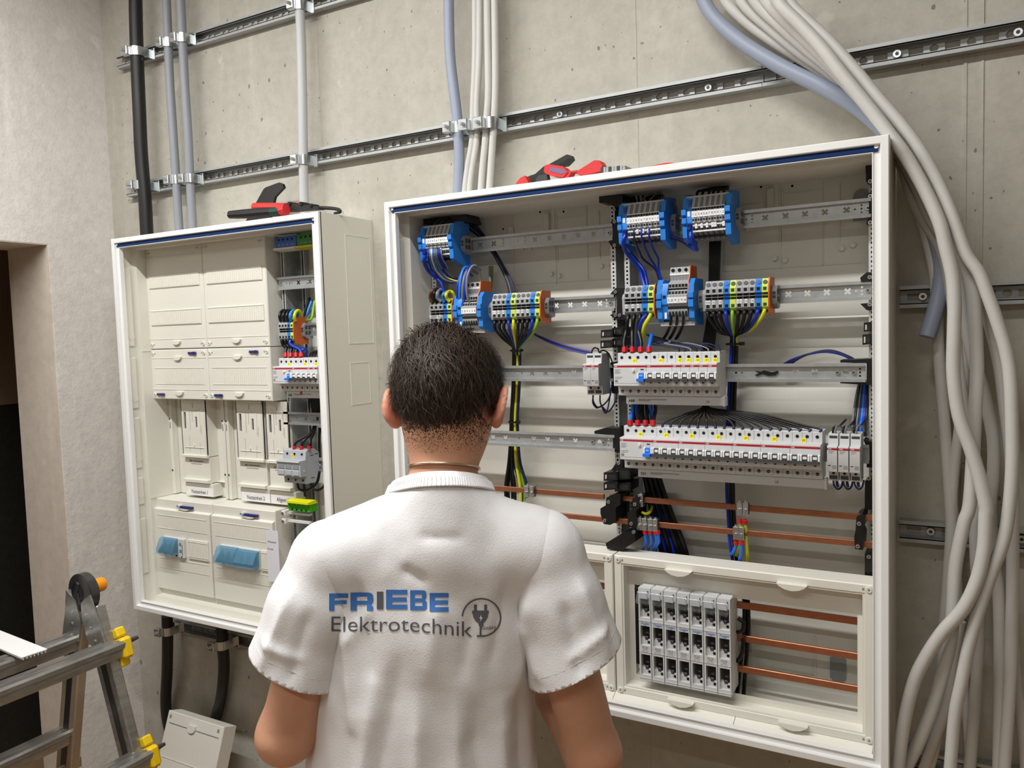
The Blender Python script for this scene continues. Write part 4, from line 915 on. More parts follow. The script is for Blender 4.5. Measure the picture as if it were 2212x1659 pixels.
def tower_strip(label, x0, z, n=6, wt=.0066, b=Y1+.004, f=-.140):
    s = thing('installation_terminal_block', label, 'terminal strip', (x0, b, z), 'tall installation terminal blocks')
    poly = [(b+.006, z-.050), (b-.024, z-.050), (f+.014, z-.042), (f+.006, z-.036), (f+.006, z-.018), (f-.002, z-.014), (f-.002, z-.002), (f+.004, z+.001), (f-.002, z+.004), (f-.002, z+.013), (f+.004, z+.016), (f+.006, z+.030), (f+.018, z+.042), (b+.006, z+.042)]
    part('end_carrier', MB().prism(poly, fyz, x0, x0+.0105), TBLUE, s, 'blue end carrier')
    bt = part('blue_terminal', MB().prism([(b, z-.040), (f+.010, z-.038), (f+.004, z-.010), (f+.001, z-.008), (f+.001, z+.014), (f+.010, z+.034), (b, z+.036)], fyz, x0+.0107, x0+.0225), TBLUE, s)
    part('port', MB().box(x0+.0135, x0+.0195, f+.0004, f+.0014, z+.004, z+.010), HOLE, bt)
    part('label', MB().box(x0+.0160, x0+.0205, f+.0028, f+.0050, z-.036, z-.024), TAGW, bt)
    xt = x0+.0228; first = None
    for k in range(n):
        x = xt+k*wt
        if first: copy_part(first, s, (k*wt, 0, 0)); continue
        t = part('terminal', MB().prism([(b, z-.040), (f+.012, z-.040), (f+.003, z-.020), (f+.004, z-.010), (f, z-.007), (f, z+.009), (f+.003, z+.011), (f+.012, z+.022), (f+.008, z+.024), (f+.010, z+.034), (f+.024, z+.040), (f+.020, z+.050), (f+.024, z+.066), (b, z+.067)], fyz, x+.0002, x+wt-.0002), TGREY, s)
        part('marker', MB().box(x+.0002, x+wt-.0002, f-.0010, f, z-.0060, z+.0055), TAGW, t)
        part('port', MB().prism([(f+.0030, z+.0125), (f+.0070, z+.0175), (f+.0078, z+.0170), (f+.0040, z+.0120)], fyz, x+wt*.2, x+wt*.85), HOLE, t)
        part('port', MB().box(x+wt*.2, x+wt*.85, f+.0072, f+.0090, z+.0260, z+.0315), HOLE, t)
        part('dark_band', MB().box(x, x+wt, f+.0105, f+.0125, z+.0195, z+.0225).box(x, x+wt, f+.0030, f+.0046, z-.0180, z-.0120), HOLE, t)
        part('light_band', MB().box(x, x+wt, f+.0195, f+.021, z+.0500, z+.0535), TAGW, t)
        part('foot_port', MB().box(x+wt*.25, x+wt*.8, f+.0040, f+.0105, z-.0330, z-.0215), HOLE, t)
        first = t
    for k in range(n): part('marker_print', MB().text('589298'[k], lambda u, v, k=k: (xt+(k+.5)*wt+u, f-.0012, z-.0003+v), .0072), INK, s)
    for k in (0, 2, 4): part('top_port', MB().cyl((xt+(k+.9)*wt, f+.0235, z+.060), (xt+(k+.9)*wt, f+.0205, z+.0598), .0035, n=10), HOLE, s)
    xe = xt+n*wt
    part('end_plate', MB().prism([(b, z+.068), (f+.022, z+.068), (f+.018, z+.048), (f+.008, z+.036), (f+.006, z+.024), (f+.002, z+.008), (f+.002, z-.006), (b, z-.01)], fyz, xe, xe+.0022), ORANGE, s, 'orange end plate')
    part('end_carrier', MB().prism(poly, fyz, xe+.0024, xe+.0130), TBLUE, s, 'blue end carrier')
    part('marker_bar', MB().box(x0+.003, xe+.011, f+.016, f+.024, z-.0515, z-.0425, .0008), mat('marker bar', (176, 176, 172)), s)
    end_bracket(s, xe+.0134, Y1, z-.002)
    return s, xt, wt, xe
t1 = tower_strip('tall grey terminal block between blue carriers in the right field', .6235, .847)
t2 = tower_strip('tall terminal block under arched wires above the hair', .1370, .845)
# N and PE blocks of the meter cabinet
def pe_block(label, x0, x1, z0, z1, y, cm, lipm, up=-1, n=4):
    t = thing('bar_terminal', label, 'terminal strip', ((x0+x1)/2, y, z0), 'covered bar terminals')
    part('body', MB().box(x0, x1, y, y+.028, z0, z1, .0015), cm, t)
    zl = z0 if up < 0 else z1
    part('flap', MB().prism([(y, zl), (y-.010, zl+up*.002), (y-.010, zl+up*.007), (y+.02, zl+up*.010), (y+.028, zl)], fyz, x0+.002, x1+.002), lipm, t)
    for k in range(n):
        x = x0+(x1-x0)*(k+.9)/(n+.8)
        part('screw_hole', MB().cyl((x, y-.0001, (z0+z1)/2-up*.006), (x, y-.0008, (z0+z1)/2-up*.006), .0030, n=8), HOLE, t)
        part('mark', MB().box(x-.0008, x+.0008, y-.0006, y+.0001, (z0+z1)/2+up*.008-.001, (z0+z1)/2+up*.008+.001), TAGW, t)
    part('clip', MB().box(x0-.004, x0+.003, y+.002, y+.02, z0+.006, z1+.003, .001), cm, t)
    return t
BB = mat('block blue', (42, 96, 176), .45); BEIGE = mat('beige flap', (200, 198, 190), .5)
pe_block('blue bar terminal under the top edge of the meter cabinet', -.432, -.356, 1.036, 1.064, -.122, BB, BEIGE)
pe_block('green bar terminal with yellow flap beside the blue one', -.354, -.275, 1.036, 1.066, -.122, GREEN, mat('olive yellow', (190, 180, 20), .5))
pe_block('bright green bar terminal with yellow flap above the shoulder', -.425, -.345, .332, .353, -.128, mat('bright green', (60, 160, 10), .45), mat('lime yellow', (222, 224, 10), .45), up=1, n=4)
t = thing('bar_end_screws', 'pair of white bar ends left of the bright green terminal', 'bar', (-.44, -.11, .30), None)
for zz in (.300, .322): part('bar_end', MB().box(-.452, -.438, -.128, -.10, zz-.007, zz+.007, .001).box(-.438, -.36, -.118, -.106, zz-.003, zz+.003), mat('bar end white', (222, 220, 214), .4), t); part('end_screw', MB().cyl((-.445, -.128, zz), (-.445, -.131, zz), .004, n=10), ZINC, t)
solo('terminal_fragment', MB().box(-.262, -.232, -.115, -.09, .925, .962, .002).box(-.255, -.232, -.122, -.115, .935, .955), TBLUE, 'blue terminal cut off by the cabinet frame on the upper bare rail', 'terminal strip')

# ------------------------------------------------------------------ black brackets and bar supports
def blk(name, label, pix, y0, y1, group='black plastic brackets', matl=BLACK, cat='bracket', screws=(), extra=()):
    P = [A(px, py, y0) for px, py in pix]
    t = thing(name, label, cat, (sum(p.x for p in P)/len(P), y0, min(p.z for p in P)), group)
    part('body', MB().prism([(p.x, p.z) for p in P], fxz, y0, y1), matl, t)
    for (px, py) in screws:
        p = A(px, py, y0); sc = part('screw', MB().cyl((p.x, y0, p.z), (p.x, y0-.003, p.z), .0042, .0036, 10), ZINC, t)
        part('recess', MB().cyl((p.x, y0-.0031, p.z), (p.x, y0-.0034, p.z), .0018, n=6), DGREY, sc)
    for (pp, ya, yb, mt) in extra:
        Q = [A(px, py, ya) for px, py in pp]; part('detail', MB().prism([(p.x, p.z) for p in Q], fxz, ya, yb), mt, t)
    return t
def lug(label, px, py, w=26, h=17, y0=-.125, y1=-.07):
    return blk('support_lug', label, [(px, py), (px+w, py-2), (px+w, py+h-2), (px, py+h)], y0, y1, 'hollow black support lugs', cat='bracket',
               extra=[([(px+3, py+5), (px+6.5, py+4), (px+6.5, py+h-5), (px+3, py+h-4)], y0-.0006, y0+.001, mat('lug light', (190, 188, 180), .5)), ([(px+9, py+4), (px+w-4, py+4), (px+w-4, py+h-4), (px+9, py+h-4)], y0-.0006, y0+.001, mat('lug recess', (34, 34, 35), .6))])
blk('top_bracket', 'black bracket under the top edge between the two fields', [(1294, 424), (1318, 416), (1345, 420), (1345, 448), (1325, 445), (1308, 438), (1294, 438)], -.11, -.03)
blk('top_bracket', 'long black bracket in the top left corner of the large cabinet', [(890, 471), (1005, 462), (1012, 480), (960, 492), (905, 492), (890, 486)], -.09, -.03)
blk('top_bracket', 'black bracket in the top right corner of the large cabinet', [(1869, 352), (1884, 350), (1884, 398), (1871, 392)], -.10, -.03, screws=[(1880, 392)])
blk('rail_bracket', 'black hexagonal bracket at the right end of the top left rail', [(1318, 480), (1330, 474), (1340, 478), (1340, 534), (1322, 534), (1314, 522), (1323, 515), (1323, 488)], -.075, -.05, screws=[(1327, 453), (1328, 479), (1328, 530)])
blk('rail_bracket', 'black bracket at the right end of the top right rail', [(1873, 418), (1884, 415), (1884, 486), (1871, 484), (1877, 465), (1877, 430)], -.074, -.05, screws=[(1880, 424), (1880, 481)])
blk('rail_bracket', 'black bracket at the second left rail beside the upright', [(1318, 635), (1330, 622), (1350, 622), (1350, 690), (1330, 690), (1317, 680), (1334, 676), (1334, 640)], -.075, -.05, screws=[(1330, 631), (1330, 681), (1339, 681)])
blk('rail_bracket', 'black bracket at the right end of the second right rail', [(1858, 600), (1872, 588), (1884, 588), (1884, 608), (1860, 609)], -.080, -.05, screws=[(1879, 599)])
blk('rail_bracket', 'lower black bracket at the right end of the second right rail', [(1858, 656), (1884, 654), (1884, 670), (1872, 670)], -.080, -.05, screws=[(1879, 658)])
lug('hollow black lug beside the upright, upper of two near the thick wires', 1298, 713); lug('hollow black lug beside the upright, lower of two near the thick wires', 1297, 736)
lug('small hollow lug behind the upper thick-wire lug', 1322, 708, 24, 17, -.115); lug('small hollow lug behind the lower thick-wire lug', 1322, 732, 24, 17, -.115)
lug('hollow black lug on the far right upright below the second rail', 1866, 697, 17, 20, -.095); lug('second hollow black lug on the far right upright, a little lower', 1863, 723, 20, 22, -.095)
blk('depth_bracket', 'black depth bracket at the right end of the third rail', [(1815, 778), (1884, 775), (1884, 832), (1815, 828), (1815, 824), (1872, 826), (1872, 785), (1815, 783)], -.098, -.05)
blk('depth_bracket', 'black depth bracket at the right end of the fourth left rail', [(1284, 931), (1310, 924), (1338, 926), (1338, 978), (1324, 975), (1324, 940), (1284, 937)], -.098, -.05)
blk('depth_bracket', 'black bracket beside the three relays at the right', [(1865, 950), (1885, 955), (1885, 1010), (1872, 1010), (1872, 966)], -.09, -.05)
blk('depth_bracket', 'black bracket behind the pair of relays in the third row', [(1318, 783), (1334, 781), (1334, 850), (1322, 850)], -.095, -.05)
for k, (px, py, w, h, y) in enumerate(((1304, 1021, 30, 18, -.128), (1328, 1013, 34, 24, -.120), (1304, 1042, 30, 17, -.128), (1328, 1044, 34, 18, -.120))):
    lug('hollow black lug above the copper bars, %s' % ('upper front', 'upper back', 'lower front', 'lower back')[k], px, py, w, h, y)
blk('lug_head', 'small black head with screw above the four lugs', [(1332, 998), (1345, 995), (1345, 1014), (1320, 1016)], -.11, -.06, screws=[(1337, 1000)])
blk('bar_support', 'black zigzag bar support at the right end of the left bars', [(1310, 1075), (1328, 1066), (1340, 1068), (1340, 1090), (1330, 1097), (1330, 1128), (1318, 1134), (1304, 1132), (1297, 1110), (1297, 1098), (1308, 1092)], -.125, -.06, screws=[(1315, 1084), (1307, 1124)])
blk('bar_support', 'black bar support at the left end of the right bars', [(1366, 1077), (1380, 1074), (1380, 1098), (1374, 1104), (1374, 1140), (1357, 1138), (1355, 1108), (1364, 1100)], -.125, -.06, screws=[(1372, 1089), (1364, 1131)])
blk('bar_support', 'black zigzag bar support at the right end of the right bars', [(1850, 1117), (1862, 1111), (1869, 1114), (1867, 1136), (1860, 1146), (1866, 1160), (1864, 1188), (1847, 1186), (1845, 1160), (1848, 1146)], -.120, -.06, screws=[(1856, 1131), (1853, 1180)])
blk('foot_bracket', 'flat black bracket on top of the framed covers', [(1308, 1174), (1345, 1152), (1372, 1150), (1372, 1170), (1345, 1188), (1312, 1186)], -.13, -.06, screws=[(1340, 1146), (1369, 1149)])
blk('foot_bracket', 'tall black bracket low on the far right upright', [(1868, 1040), (1885, 1030), (1885, 1102), (1868, 1100)], -.09, -.05, screws=[(1877, 1033)])
blk('foot_bracket', 'lowest black bracket on the far right upright above the cover', [(1868, 1196), (1885, 1190), (1885, 1256), (1868, 1250)], -.09, -.05, screws=[(1877, 1202)])
# ------------------------------------------------------------------ cables and conduits on the wall
def Q(x0, y0, k): return lambda x, y: (x0+x/k, y0+y/k)
qa, qb, qc = Q(570, 490, 7.9), Q(580, 640, 6.914), Q(580, 860, 5.93)
q1, q2, q3, q4 = Q(880, 450, 11.06), Q(1320, 400, 7.373), Q(1340, 560, 6.32), Q(900, 570, 7.373)
q5, q6, q7, q8, q9 = Q(1240, 740, 6.144), Q(1330, 880, 9.217), Q(1280, 960, 6.635), Q(1240, 680, 3.16), Q(1180, 1000, 2.518)
qr, qs = Q(1700, 780, 5.53), Q(820, 380, 3.95)
c2, c3, c4 = Q(1480, 0, 3.022), Q(1880, 500, 2.765), Q(1880, 1060, 2.771)
def path(pts, Y, q=None):
    out = []
    for i, p in enumerate(pts):
        y = p[2] if len(p) > 2 else (Y if not isinstance(Y, tuple) else Y[0]+(Y[1]-Y[0])*i/(len(pts)-1))
        px, py = q(p[0], p[1]) if q else (p[0], p[1]); out.append(A(px, py, y))
    return out
def wire(label, matl, r, pts, group=None, name='wire', cat='wire', n=6, sub=5, ferr=None):
    P = spline(pts, sub); t = MB().tube(pts, r, n, sub)
    o = solo(name, t, matl, label, cat, group, angle=80)
    for (end, fm, L) in (ferr or ()):
        a, b = (P[0], P[1]) if end == 0 else (P[-1], P[-2]); d = (b-a).normalized()
        me = mesh_of('ferrule', MB().cyl(a-d*.001, a+d*L, r*1.45, r*1.35, 10), fm, tuple(o.location)); f = bpy.data.objects.new('ferrule', me); COL.objects.link(f); f.parent = o
    return o
# conduits clipped to the rails
WC = 'cables rising on the wall'
def rise(label, matl, r, pts, Y, name='conduit'): return wire(label, matl, r, path(pts, Y), WC, name, 'cable', 14, 5)
rise('thick black cable rising from the small cabinet to the ceiling', CBLACK, .0195, [(292, -40), (294, 60), (297, 150), (301, 240), (305, 330), (313, 430), (318, 520)], -.062, 'supply_cable')
rise('grey conduit next to the thick black cable, left of two', CGREY, .0125, [(358, -40), (362, 60), (367, 180), (374, 290), (380, 380), (384, 450), (388, 510)], -.050)
rise('grey conduit next to the thick black cable, right of two', CGREY, .0125, [(388, -40), (393, 60), (399, 180), (406, 290), (410, 380), (414, 450), (417, 510)], -.050)
rise('single pale conduit rising behind the pliers', mat('pale conduit', (188, 190, 192), .45), .0125, [(645, -40), (650, 80), (653, 200), (655, 330), (656, 400), (658, 470)], -.050)
rise('blue-grey conduit curving down to the top of the large cabinet', CBLUE, .0128, [(969, -40), (970, 60), (973, 130), (981, 200), (988, 260), (992, 330), (991, 380), (988, 440)], -.052)
for k, (pts, r) in enumerate((([(1026, -40), (1026, 120), (1022, 220), (1021, 270), (1019, 310), (1009, 370), (1001, 440)], .0075), ([(1036, -40), (1035, 120), (1030, 220), (1030, 270), (1029, 310), (1018, 380), (1012, 440)], .0075), ([(1052, -40), (1054, 110), (1055, 200), (1051, 262), (1048, 310), (1042, 370), (1037, 440)], .0085), ([(1068, -40), (1070, 110), (1070, 200), (1067, 262), (1064, 310), (1060, 370), (1055, 440)], .0085))):
    rise('white cable dropping into the large cabinet, %s of four' % ('first', 'second', 'third', 'fourth')[k], CWHITE, r, pts, -.050, 'cable')
# writing on two of the conduits
def clamp(px, py, r, Y, label, w=.026, big=False):
    p = A(px, py, Y); x, z = p.x, p.z
    t = thing('cable_clamp', label, 'clamp', (x, Y, z), 'steel cable clamps on the strut rails')
    ro = r+.0022; n = 10
    outer = [(x+ro, -.024)]+[(x+ro*math.cos(a), Y-ro*math.sin(a)) for a in [math.pi*i/n for i in range(n+1)]]+[(x-ro, -.024)]
    inner = [(x-r, -.024)]+[(x+r*math.cos(a), Y-r*math.sin(a)) for a in [math.pi*(n-i)/n for i in range(n+1)]]+[(x+r, -.024)]
    part('strap', MB().prism(outer+inner, lambda u, v, w_: (u, v, w_), z-w/2, z+w/2), ZINC, t)
    part('foot', MB().box(x+ro-.001, x+ro+.012, -.028, -.0238, z-w/2-.004, z+w/2+.004, .0008), ZINC, t)
    part('head', MB().box(x-ro-.010, x-ro*.2, Y-ro-.012, Y-ro+.004, z-w/2, z+w/2, .0015), ZINC, t)
    part('screw', MB().cyl((x-ro*.62, Y-ro-.010, z), (x-ro*.62-.004, Y-ro-.020, z), .0045, n=8), STEEL, t)
    return t
for (px, py, r, Y, l) in ((296, 113, .0195, -.062, 'bright clamp on the black cable, upper rail'), (307, 401, .0195, -.062, 'bright clamp on the black cable, middle rail'),
    (364, 93, .0125, -.05, 'clamp on the left grey conduit, upper rail'), (395, 83, .0125, -.05, 'clamp on the right grey conduit, upper rail'), (380, 389, .0125, -.05, 'clamp on the left grey conduit, middle rail'), (412, 386, .0125, -.05, 'clamp on the right grey conduit, middle rail'),
    (648, 12, .0125, -.05, 'clamp on the single pale conduit, upper rail'), (656, 346, .0125, -.05, 'clamp on the single pale conduit, middle rail'),
    (987, 277, .0128, -.052, 'clamp on the blue-grey conduit'), (1026, 272, .0165, -.05, 'clamp around the first pair of white cables'), (1059, 268, .0175, -.05, 'clamp around the second pair of white cables'),
    (363, 1362, .017, -.062, 'clamp on the left black cable below the small cabinet'), (480, 1392, .017, -.062, 'clamp on the right black cable below the small cabinet')): clamp(px, py, r, Y, l)
wire('thick black cable loop hanging below the small cabinet', CBLACK, .0172, path([(361, 1330, -.062), (362, 1380, -.060), (361, 1450, -.045), (358, 1520, -.030), (366, 1575, -.022), (388, 1620, -.020), (420, 1632, -.020), (448, 1600, -.021), (466, 1550, -.024), (479, 1500, -.032), (484, 1440, -.045), (481, 1395, -.060), (478, 1350, -.062)], 0), WC, 'supply_cable', 'cable', 14, 6)
# loose bundle right of the large cabinet
WB = 'loose cables right of the large cabinet'
def loose(label, matl, r, segs, name='cable'):
    P = []
    for (q, pts, Y) in segs: P += path(pts, Y, q)
    return wire(label, matl, r, P, WB, name, 'cable', 12, 5)
loose('blue-grey conduit with a cut end hanging beside the large cabinet', CBLUE, .0140, [(None, [(1500, -60, -.05), (1530, 20, -.05), (1590, 82, -.06), (1680, 140, -.075), (1780, 190, -.085), (1860, 238, -.085), (1915, 290, -.08), (1962, 360, -.07), (2000, 450, -.06), (2028, 540, -.05), (2032, 610, -.05), (2020, 670, -.06), (2002, 728, -.07)], 0)], 'conduit')
R1 = .0102
up = [[(640, -80), (700, 40), (800, 140), (950, 280), (1120, 470), (1260, 640), (1400, 800), (1520, 960), (1640, 1170), (1740, 1400)],
      [(560, -80), (630, 40), (740, 150), (880, 300), (1020, 480), (1190, 690), (1330, 870), (1440, 1020), (1560, 1230), (1660, 1450)],
      [(480, -80), (560, 40), (680, 160), (830, 300), (990, 460), (1140, 620), (1290, 790), (1410, 960), (1530, 1150), (1640, 1390)],
      [(400, -80), (480, 40), (620, 170), (780, 310), (940, 440), (1090, 590), (1260, 790), (1400, 980), (1530, 1200), (1650, 1440)],
      [(320, -80), (400, 50), (560, 190), (730, 330), (900, 450), (1060, 590), (1230, 780), (1380, 980), (1500, 1190), (1600, 1420)],
      [(260, -80), (330, 50), (490, 200), (670, 330), (850, 440), (1020, 560), (1200, 740), (1340, 920), (1440, 1110), (1510, 1330)],
      [(220, -80), (290, 40), (430, 170), (620, 300), (800, 405), (980, 530), (1160, 690), (1310, 880), (1420, 1090), (1500, 1330)]]
dn = [([(545, 70), (640, 230), (700, 380), (760, 550), (810, 700), (838, 900), (848, 1200), (848, 1400), (832, 1620)], [(805, 290), (725, 500), (645, 730), (585, 950), (545, 1150), (505, 1350), (475, 1700)]),
      [(0, 0)], [(0, 0)], [(0, 0)], [(0, 0)], [(0, 0)]]
full = [
 ('white cable bulging furthest right of the bundle', 0, (-.13, -.16), [(570, 130), (650, 250), (705, 390), (765, 560), (812, 720), (838, 900), (848, 1200), (848, 1400), (832, 1620)], [(800, 290), (722, 500), (645, 730), (585, 950), (545, 1150), (505, 1350), (475, 1700)], -.16),
 ('white cable in front of the bundle that swings left at the bottom', 1, (-.14, -.17), [(450, 90), (490, 260), (503, 430), (500, 600), (497, 850), (530, 1100), (600, 1300), (655, 1480), (690, 1640)], [(690, 160), (680, 350), (640, 530), (560, 700), (430, 850), (330, 1000), (260, 1150), (200, 1400), (160, 1720)], -.17),
 ('white cable second in the bundle, sloping to the bottom left', 2, (-.10, -.13), [(510, 60), (570, 180), (612, 350), (630, 600), (637, 850), (625, 1100), (610, 1400), (592, 1640)], [(560, 200), (510, 450), (495, 700), (480, 900), (430, 1100), (370, 1300), (290, 1500), (180, 1720)], -.14),
 ('white cable hanging straight at the right of the bundle', 3, (-.09, -.10), [(530, 90), (610, 240), (670, 400), (722, 580), (772, 800), (805, 1050), (835, 1280), (845, 1450), (852, 1640)], [(852, 300), (852, 600), (845, 850), (838, 1100), (820, 1400), (798, 1720)], -.10),
 ('white cable hanging second from the right edge', 4, (-.07, -.08), [(500, 130), (545, 330), (570, 560), (620, 780), (670, 930), (705, 1080), (735, 1250), (735, 1450), (715, 1640)], [(725, 250), (742, 420), (768, 600), (776, 900), (775, 1200), (768, 1720)], -.09),
 ('white cable deep behind the bundle near the cut conduit', 5, (-.05, -.045), [(345, 60), (385, 250), (400, 480), (405, 650), (422, 880), (440, 1100), (462, 1400), (478, 1640)], [(485, 250), (470, 470), (452, 700), (436, 900), (430, 1200), (390, 1500), (330, 1720)], -.05),
 ('white cable behind the bundle, straight at the bottom centre', 6, (-.055, -.06), [(420, 100), (480, 350), (510, 600), (535, 850), (560, 1050), (600, 1250), (640, 1450), (650, 1640)], [(630, 200), (632, 400), (645, 600), (652, 850), (640, 1050), (625, 1300), (590, 1720)], -.06)]
for (lab, ui, yu, d3, d4, y4) in full:
    loose(lab, CWHITE, R1*(1.08 if ui in (1, 2) else 1), [(c2, up[ui], yu), (c3, d3, (yu[1], y4)), (c4, d4, y4)])
loose('white cable crossing behind at the bottom of the bundle', CWHITE, R1*.9, [(c3, [(560, 300), (570, 600), (560, 900), (535, 1150), (505, 1400), (490, 1600)], (-.06, -.05)), (c4, [(500, 200), (515, 500), (525, 750), (540, 950), (565, 1200), (590, 1450), (605, 1720)], -.045)])
loose('white cable end slanting out at the bottom right', CWHITE, R1*.9, [(c4, [(840, 600), (855, 900), (870, 1150), (900, 1350), (935, 1720)], -.06)])
loose('white cable slanting left below the crossing', CWHITE, R1*.9, [(c4, [(540, 780), (500, 1000), (470, 1250), (400, 1450), (300, 1720)], -.06)])

# ------------------------------------------------------------------ wires: right field of the large cabinet
GA, GB = 'blue wires of the top terminal blocks', 'wires of the ten-way strip in the right field'
wire('thick blue wire from the top block down to the short strip', DBLUE, .0042, path([(228, 800, -.158), (200, 880, -.160), (205, 990, -.145), (270, 1110, -.125)], 0, q2)+path([(255, 120, -.105), (300, 260, -.105), (345, 400, -.112)], 0, q3), GA, n=8)
wire('second thick blue wire entering the short strip', DBLUE, .0042, path([(250, 990, -.10), (320, 1100, -.09)], 0, q2)+path([(310, 140, -.095), (350, 260, -.098), (372, 390, -.105)], 0, q3), GA, n=8)
for k, x in enumerate((365, 485, 605)):
    wire('thin blue wire curving out of the top block, %s of three' % ('left', 'middle', 'right')[k], (NAVY, DBLUE, DBLUE)[k], .0021, path([(x, 690, -.148), (x-2, 780, -.152), (x+20, 900, -.140), (x+90, 1060, -.115), (x+150, 1180, -.095)], 0, q2)+path([(470+k*26, 130, -.085), (530+k*18, 280, -.08)], 0, q3), GA)
for k, pts in enumerate(([(312, 460), (305, 380), (310, 290), (350, 190)], [(440, 470), (445, 360), (500, 230), (610, 150), (720, 150)], [(555, 460), (570, 330), (660, 190), (760, 120), (840, 170)], [(690, 420), (715, 310), (790, 230), (890, 210), (990, 270), (1045, 380), (1045, 510)])):
    wire('grey loop wire on top of the block beside the upright, %s of four' % ('first', 'second', 'third', 'fourth')[k], WBLACK if k == 0 else WGREY, .0019, path(pts, (-.128, -.07), q2), 'loop wires on the top blocks')
for k in range(7):
    wire('black wire in the tangle behind the top block by the upright', WBLACK, .0024, path([(330+60*k, 300-8*k, -.07), (300+70*k, 180-5*k, -.06), (380+60*k, 130+10*(k % 3), -.055), (520+50*k, 180, -.045), (600+35*k, 260, -.03)], 0, q2), 'black wire tangle behind the top blocks')
for k, x in enumerate((1360, 1450, 1550, 1620, 1700, 1790)):
    w = ('first', 'second', 'third', 'fourth', 'fifth', 'sixth')[k]
    wire('black looped wire on the right top block, %s from the left' % w, WBLACK, .0028, path([(x, 330-10*k, -.130), (x-4, 220-10*k, -.122), (x+20, 105-7*k, -.105), (x+70, 90-6*k, -.09), (min(x+150, 1850), 70-4*k, -.07), (1872, 10, -.05)], 0, q2), 'black loops on the right top block')
wire('thick blue wire hooked under the right top block', DBLUE, .0042, path([(1270, 760, -.155), (1275, 840, -.158), (1310, 940, -.150), (1365, 1025, -.135), (1300, 990, -.115), (1210, 920, -.10)], 0, q2), GA, n=8)
wire('navy link wire between the two right top blocks', NAVY, .0042, path([(950, 825, -.11), (1050, 850, -.105), (1150, 890, -.10), (1250, 960, -.10), (1340, 1020, -.105)], 0, q2), GA, n=8)
for k in range(7):
    a = k-3
    wire('black wire in the flat bundle dropping from the right top block', WBLACK, .0026, path([(1545+3.6*a, 520), (1543+3.3*a, 590), (1541+3.2*a, 650), (1537+3.4*a, 700), (1528+4*a, 760), (1522+4*a, 810)], -.055), 'flat black bundle')
for k, (a, e) in enumerate((((1357, 684), (1349, 756)), ((1370, 683), (1366, 756)), ((1383, 682), (1384, 756)))):
    wire('thick black wire from the short strip to the first breaker row, %s of three' % ('left', 'middle', 'right')[k], WBLACK, .0040, path([(a[0], a[1]-4, -.118), (a[0]-1, a[1]+8, -.124), (a[0]-4, a[1]+30, -.120), (e[0]-1+k, 738, -.132), (e[0], 752, -.140), (e[0], 760, -.142)], 0), 'thick wires of the short strip', n=8, ferr=((1, RED, .010),))
wire('thick blue wire leaving the short strip downwards', DBLUE, .0042, path([(1396, 680, -.120), (1388, 690, -.126), (1382, 706, -.122), (1379, 726, -.11), (1380, 748, -.09)], 0), 'thick wires of the short strip', n=8)
wire('yellow-green wire leaving the short strip downwards', WYEL, .0042, path([(1406, 679, -.120), (1400, 690, -.126), (1392, 705, -.124), (1389, 724, -.112), (1386, 748, -.09)], 0), 'thick wires of the short strip', n=8)
wire('thick blue wire with red ferrule entering the first breaker row', BLUEB, .0038, path([(1408, 722, -.11), (1405, 736, -.128), (1402, 750, -.139), (1402, 760, -.142)], 0), 'thick wires of the short strip', n=8, ferr=((1, RED, .010),))
for k, x in enumerate((690, 772, 860)):
    for j in (0, 1):
        wire('black wire below the tall block in the right field', WBLACK, .0022, path([(x, 725, -.128), (x-2+j*6, 800, -.132), (x-14+j*10, 900, -.122), (x-60+j*14, 1010, -.10), (x-110+j*16, 1090, -.085)], 0, q3), 'black wires below the tall block')
ends = [(1185, 715, WBLACK), (1270, 715, WBLACK), (1355, 712, WBLACK), (1440, 712, DBLUE), (1530, 710, WGRN), (1612, 706, WBLACK), (1700, 702, WBLACK), (1790, 700, WBLACK), (1880, 690, DBLUE), (1970, 688, WYEL)]
for k, (x, y, mt_) in enumerate(ends):
    s = (x-1560)/400.0
    wire('%s wire fanning below the right field\'s ten-way strip, number %s from the left' % ({WBLACK: 'black', DBLUE: 'blue', WGRN: 'green', WYEL: 'yellow'}[mt_], ('one', 'two', 'three', 'four', 'five', 'six', 'seven', 'eight', 'nine', 'ten')[k]), mt_, .0036,
         path([(x, y, -.116), (x-6*s, y+25, -.124), (x-s*55, y+130, -.120), (x-s*190, y+280, -.10), (1552+s*45, 1040, -.080), (1555+s*38, 1170, -.066)], 0, q3), GB, n=8)
for k in range(9):
    a = (k % 3-1)*6.0; b = (k//3)*.009
    wire('dark wire in the tied bundle hanging from the ten-way strip', (WBLACK, DBLUE, WBLACK, WBLACK, WBLACK, WBLACK, DBLUE, WBLACK, WBLACK)[k], .0036, path([(1586+a, 735), (1585+a, 770), (1582+a*1.1, 830), (1579+a*1.2, 900), (1577+a*1.2, 980), (1577+a*1.2, 1060), (1580+a*1.1, 1120), (1584+a*1.3, 1170), (1592+a*1.4, 1215)], -.045-b), 'tied bundle of the right field')
p = A(1586, 743, -.060); solo('cable_tie', MB().ring((p.x, p.y, p.z-.002), (p.x, p.y, p.z+.002), .017, .0155, 16).box(p.x+.012, p.x+.022, p.y-.012, p.y-.004, p.z-.003, p.z+.004), BLACK, 'black cable tie around the bundle under the ten-way strip', 'cable tie', 'cable ties')
for k in range(8):
    xe = 1462+13*k
    wire('dark thin wire sweeping over the first breaker row', (WBLACK, NAVY, WGREY)[k % 3], .0017, path([(1396+2*k, 722+2*k, -.085), (1440+4*k, 736+k, -.10), (1400+18*k, 742, -.115), (min(xe, 1553), 752, -.132), (min(xe+3, 1555), 763, -.140)], 0), 'thin wires over the first breaker row')
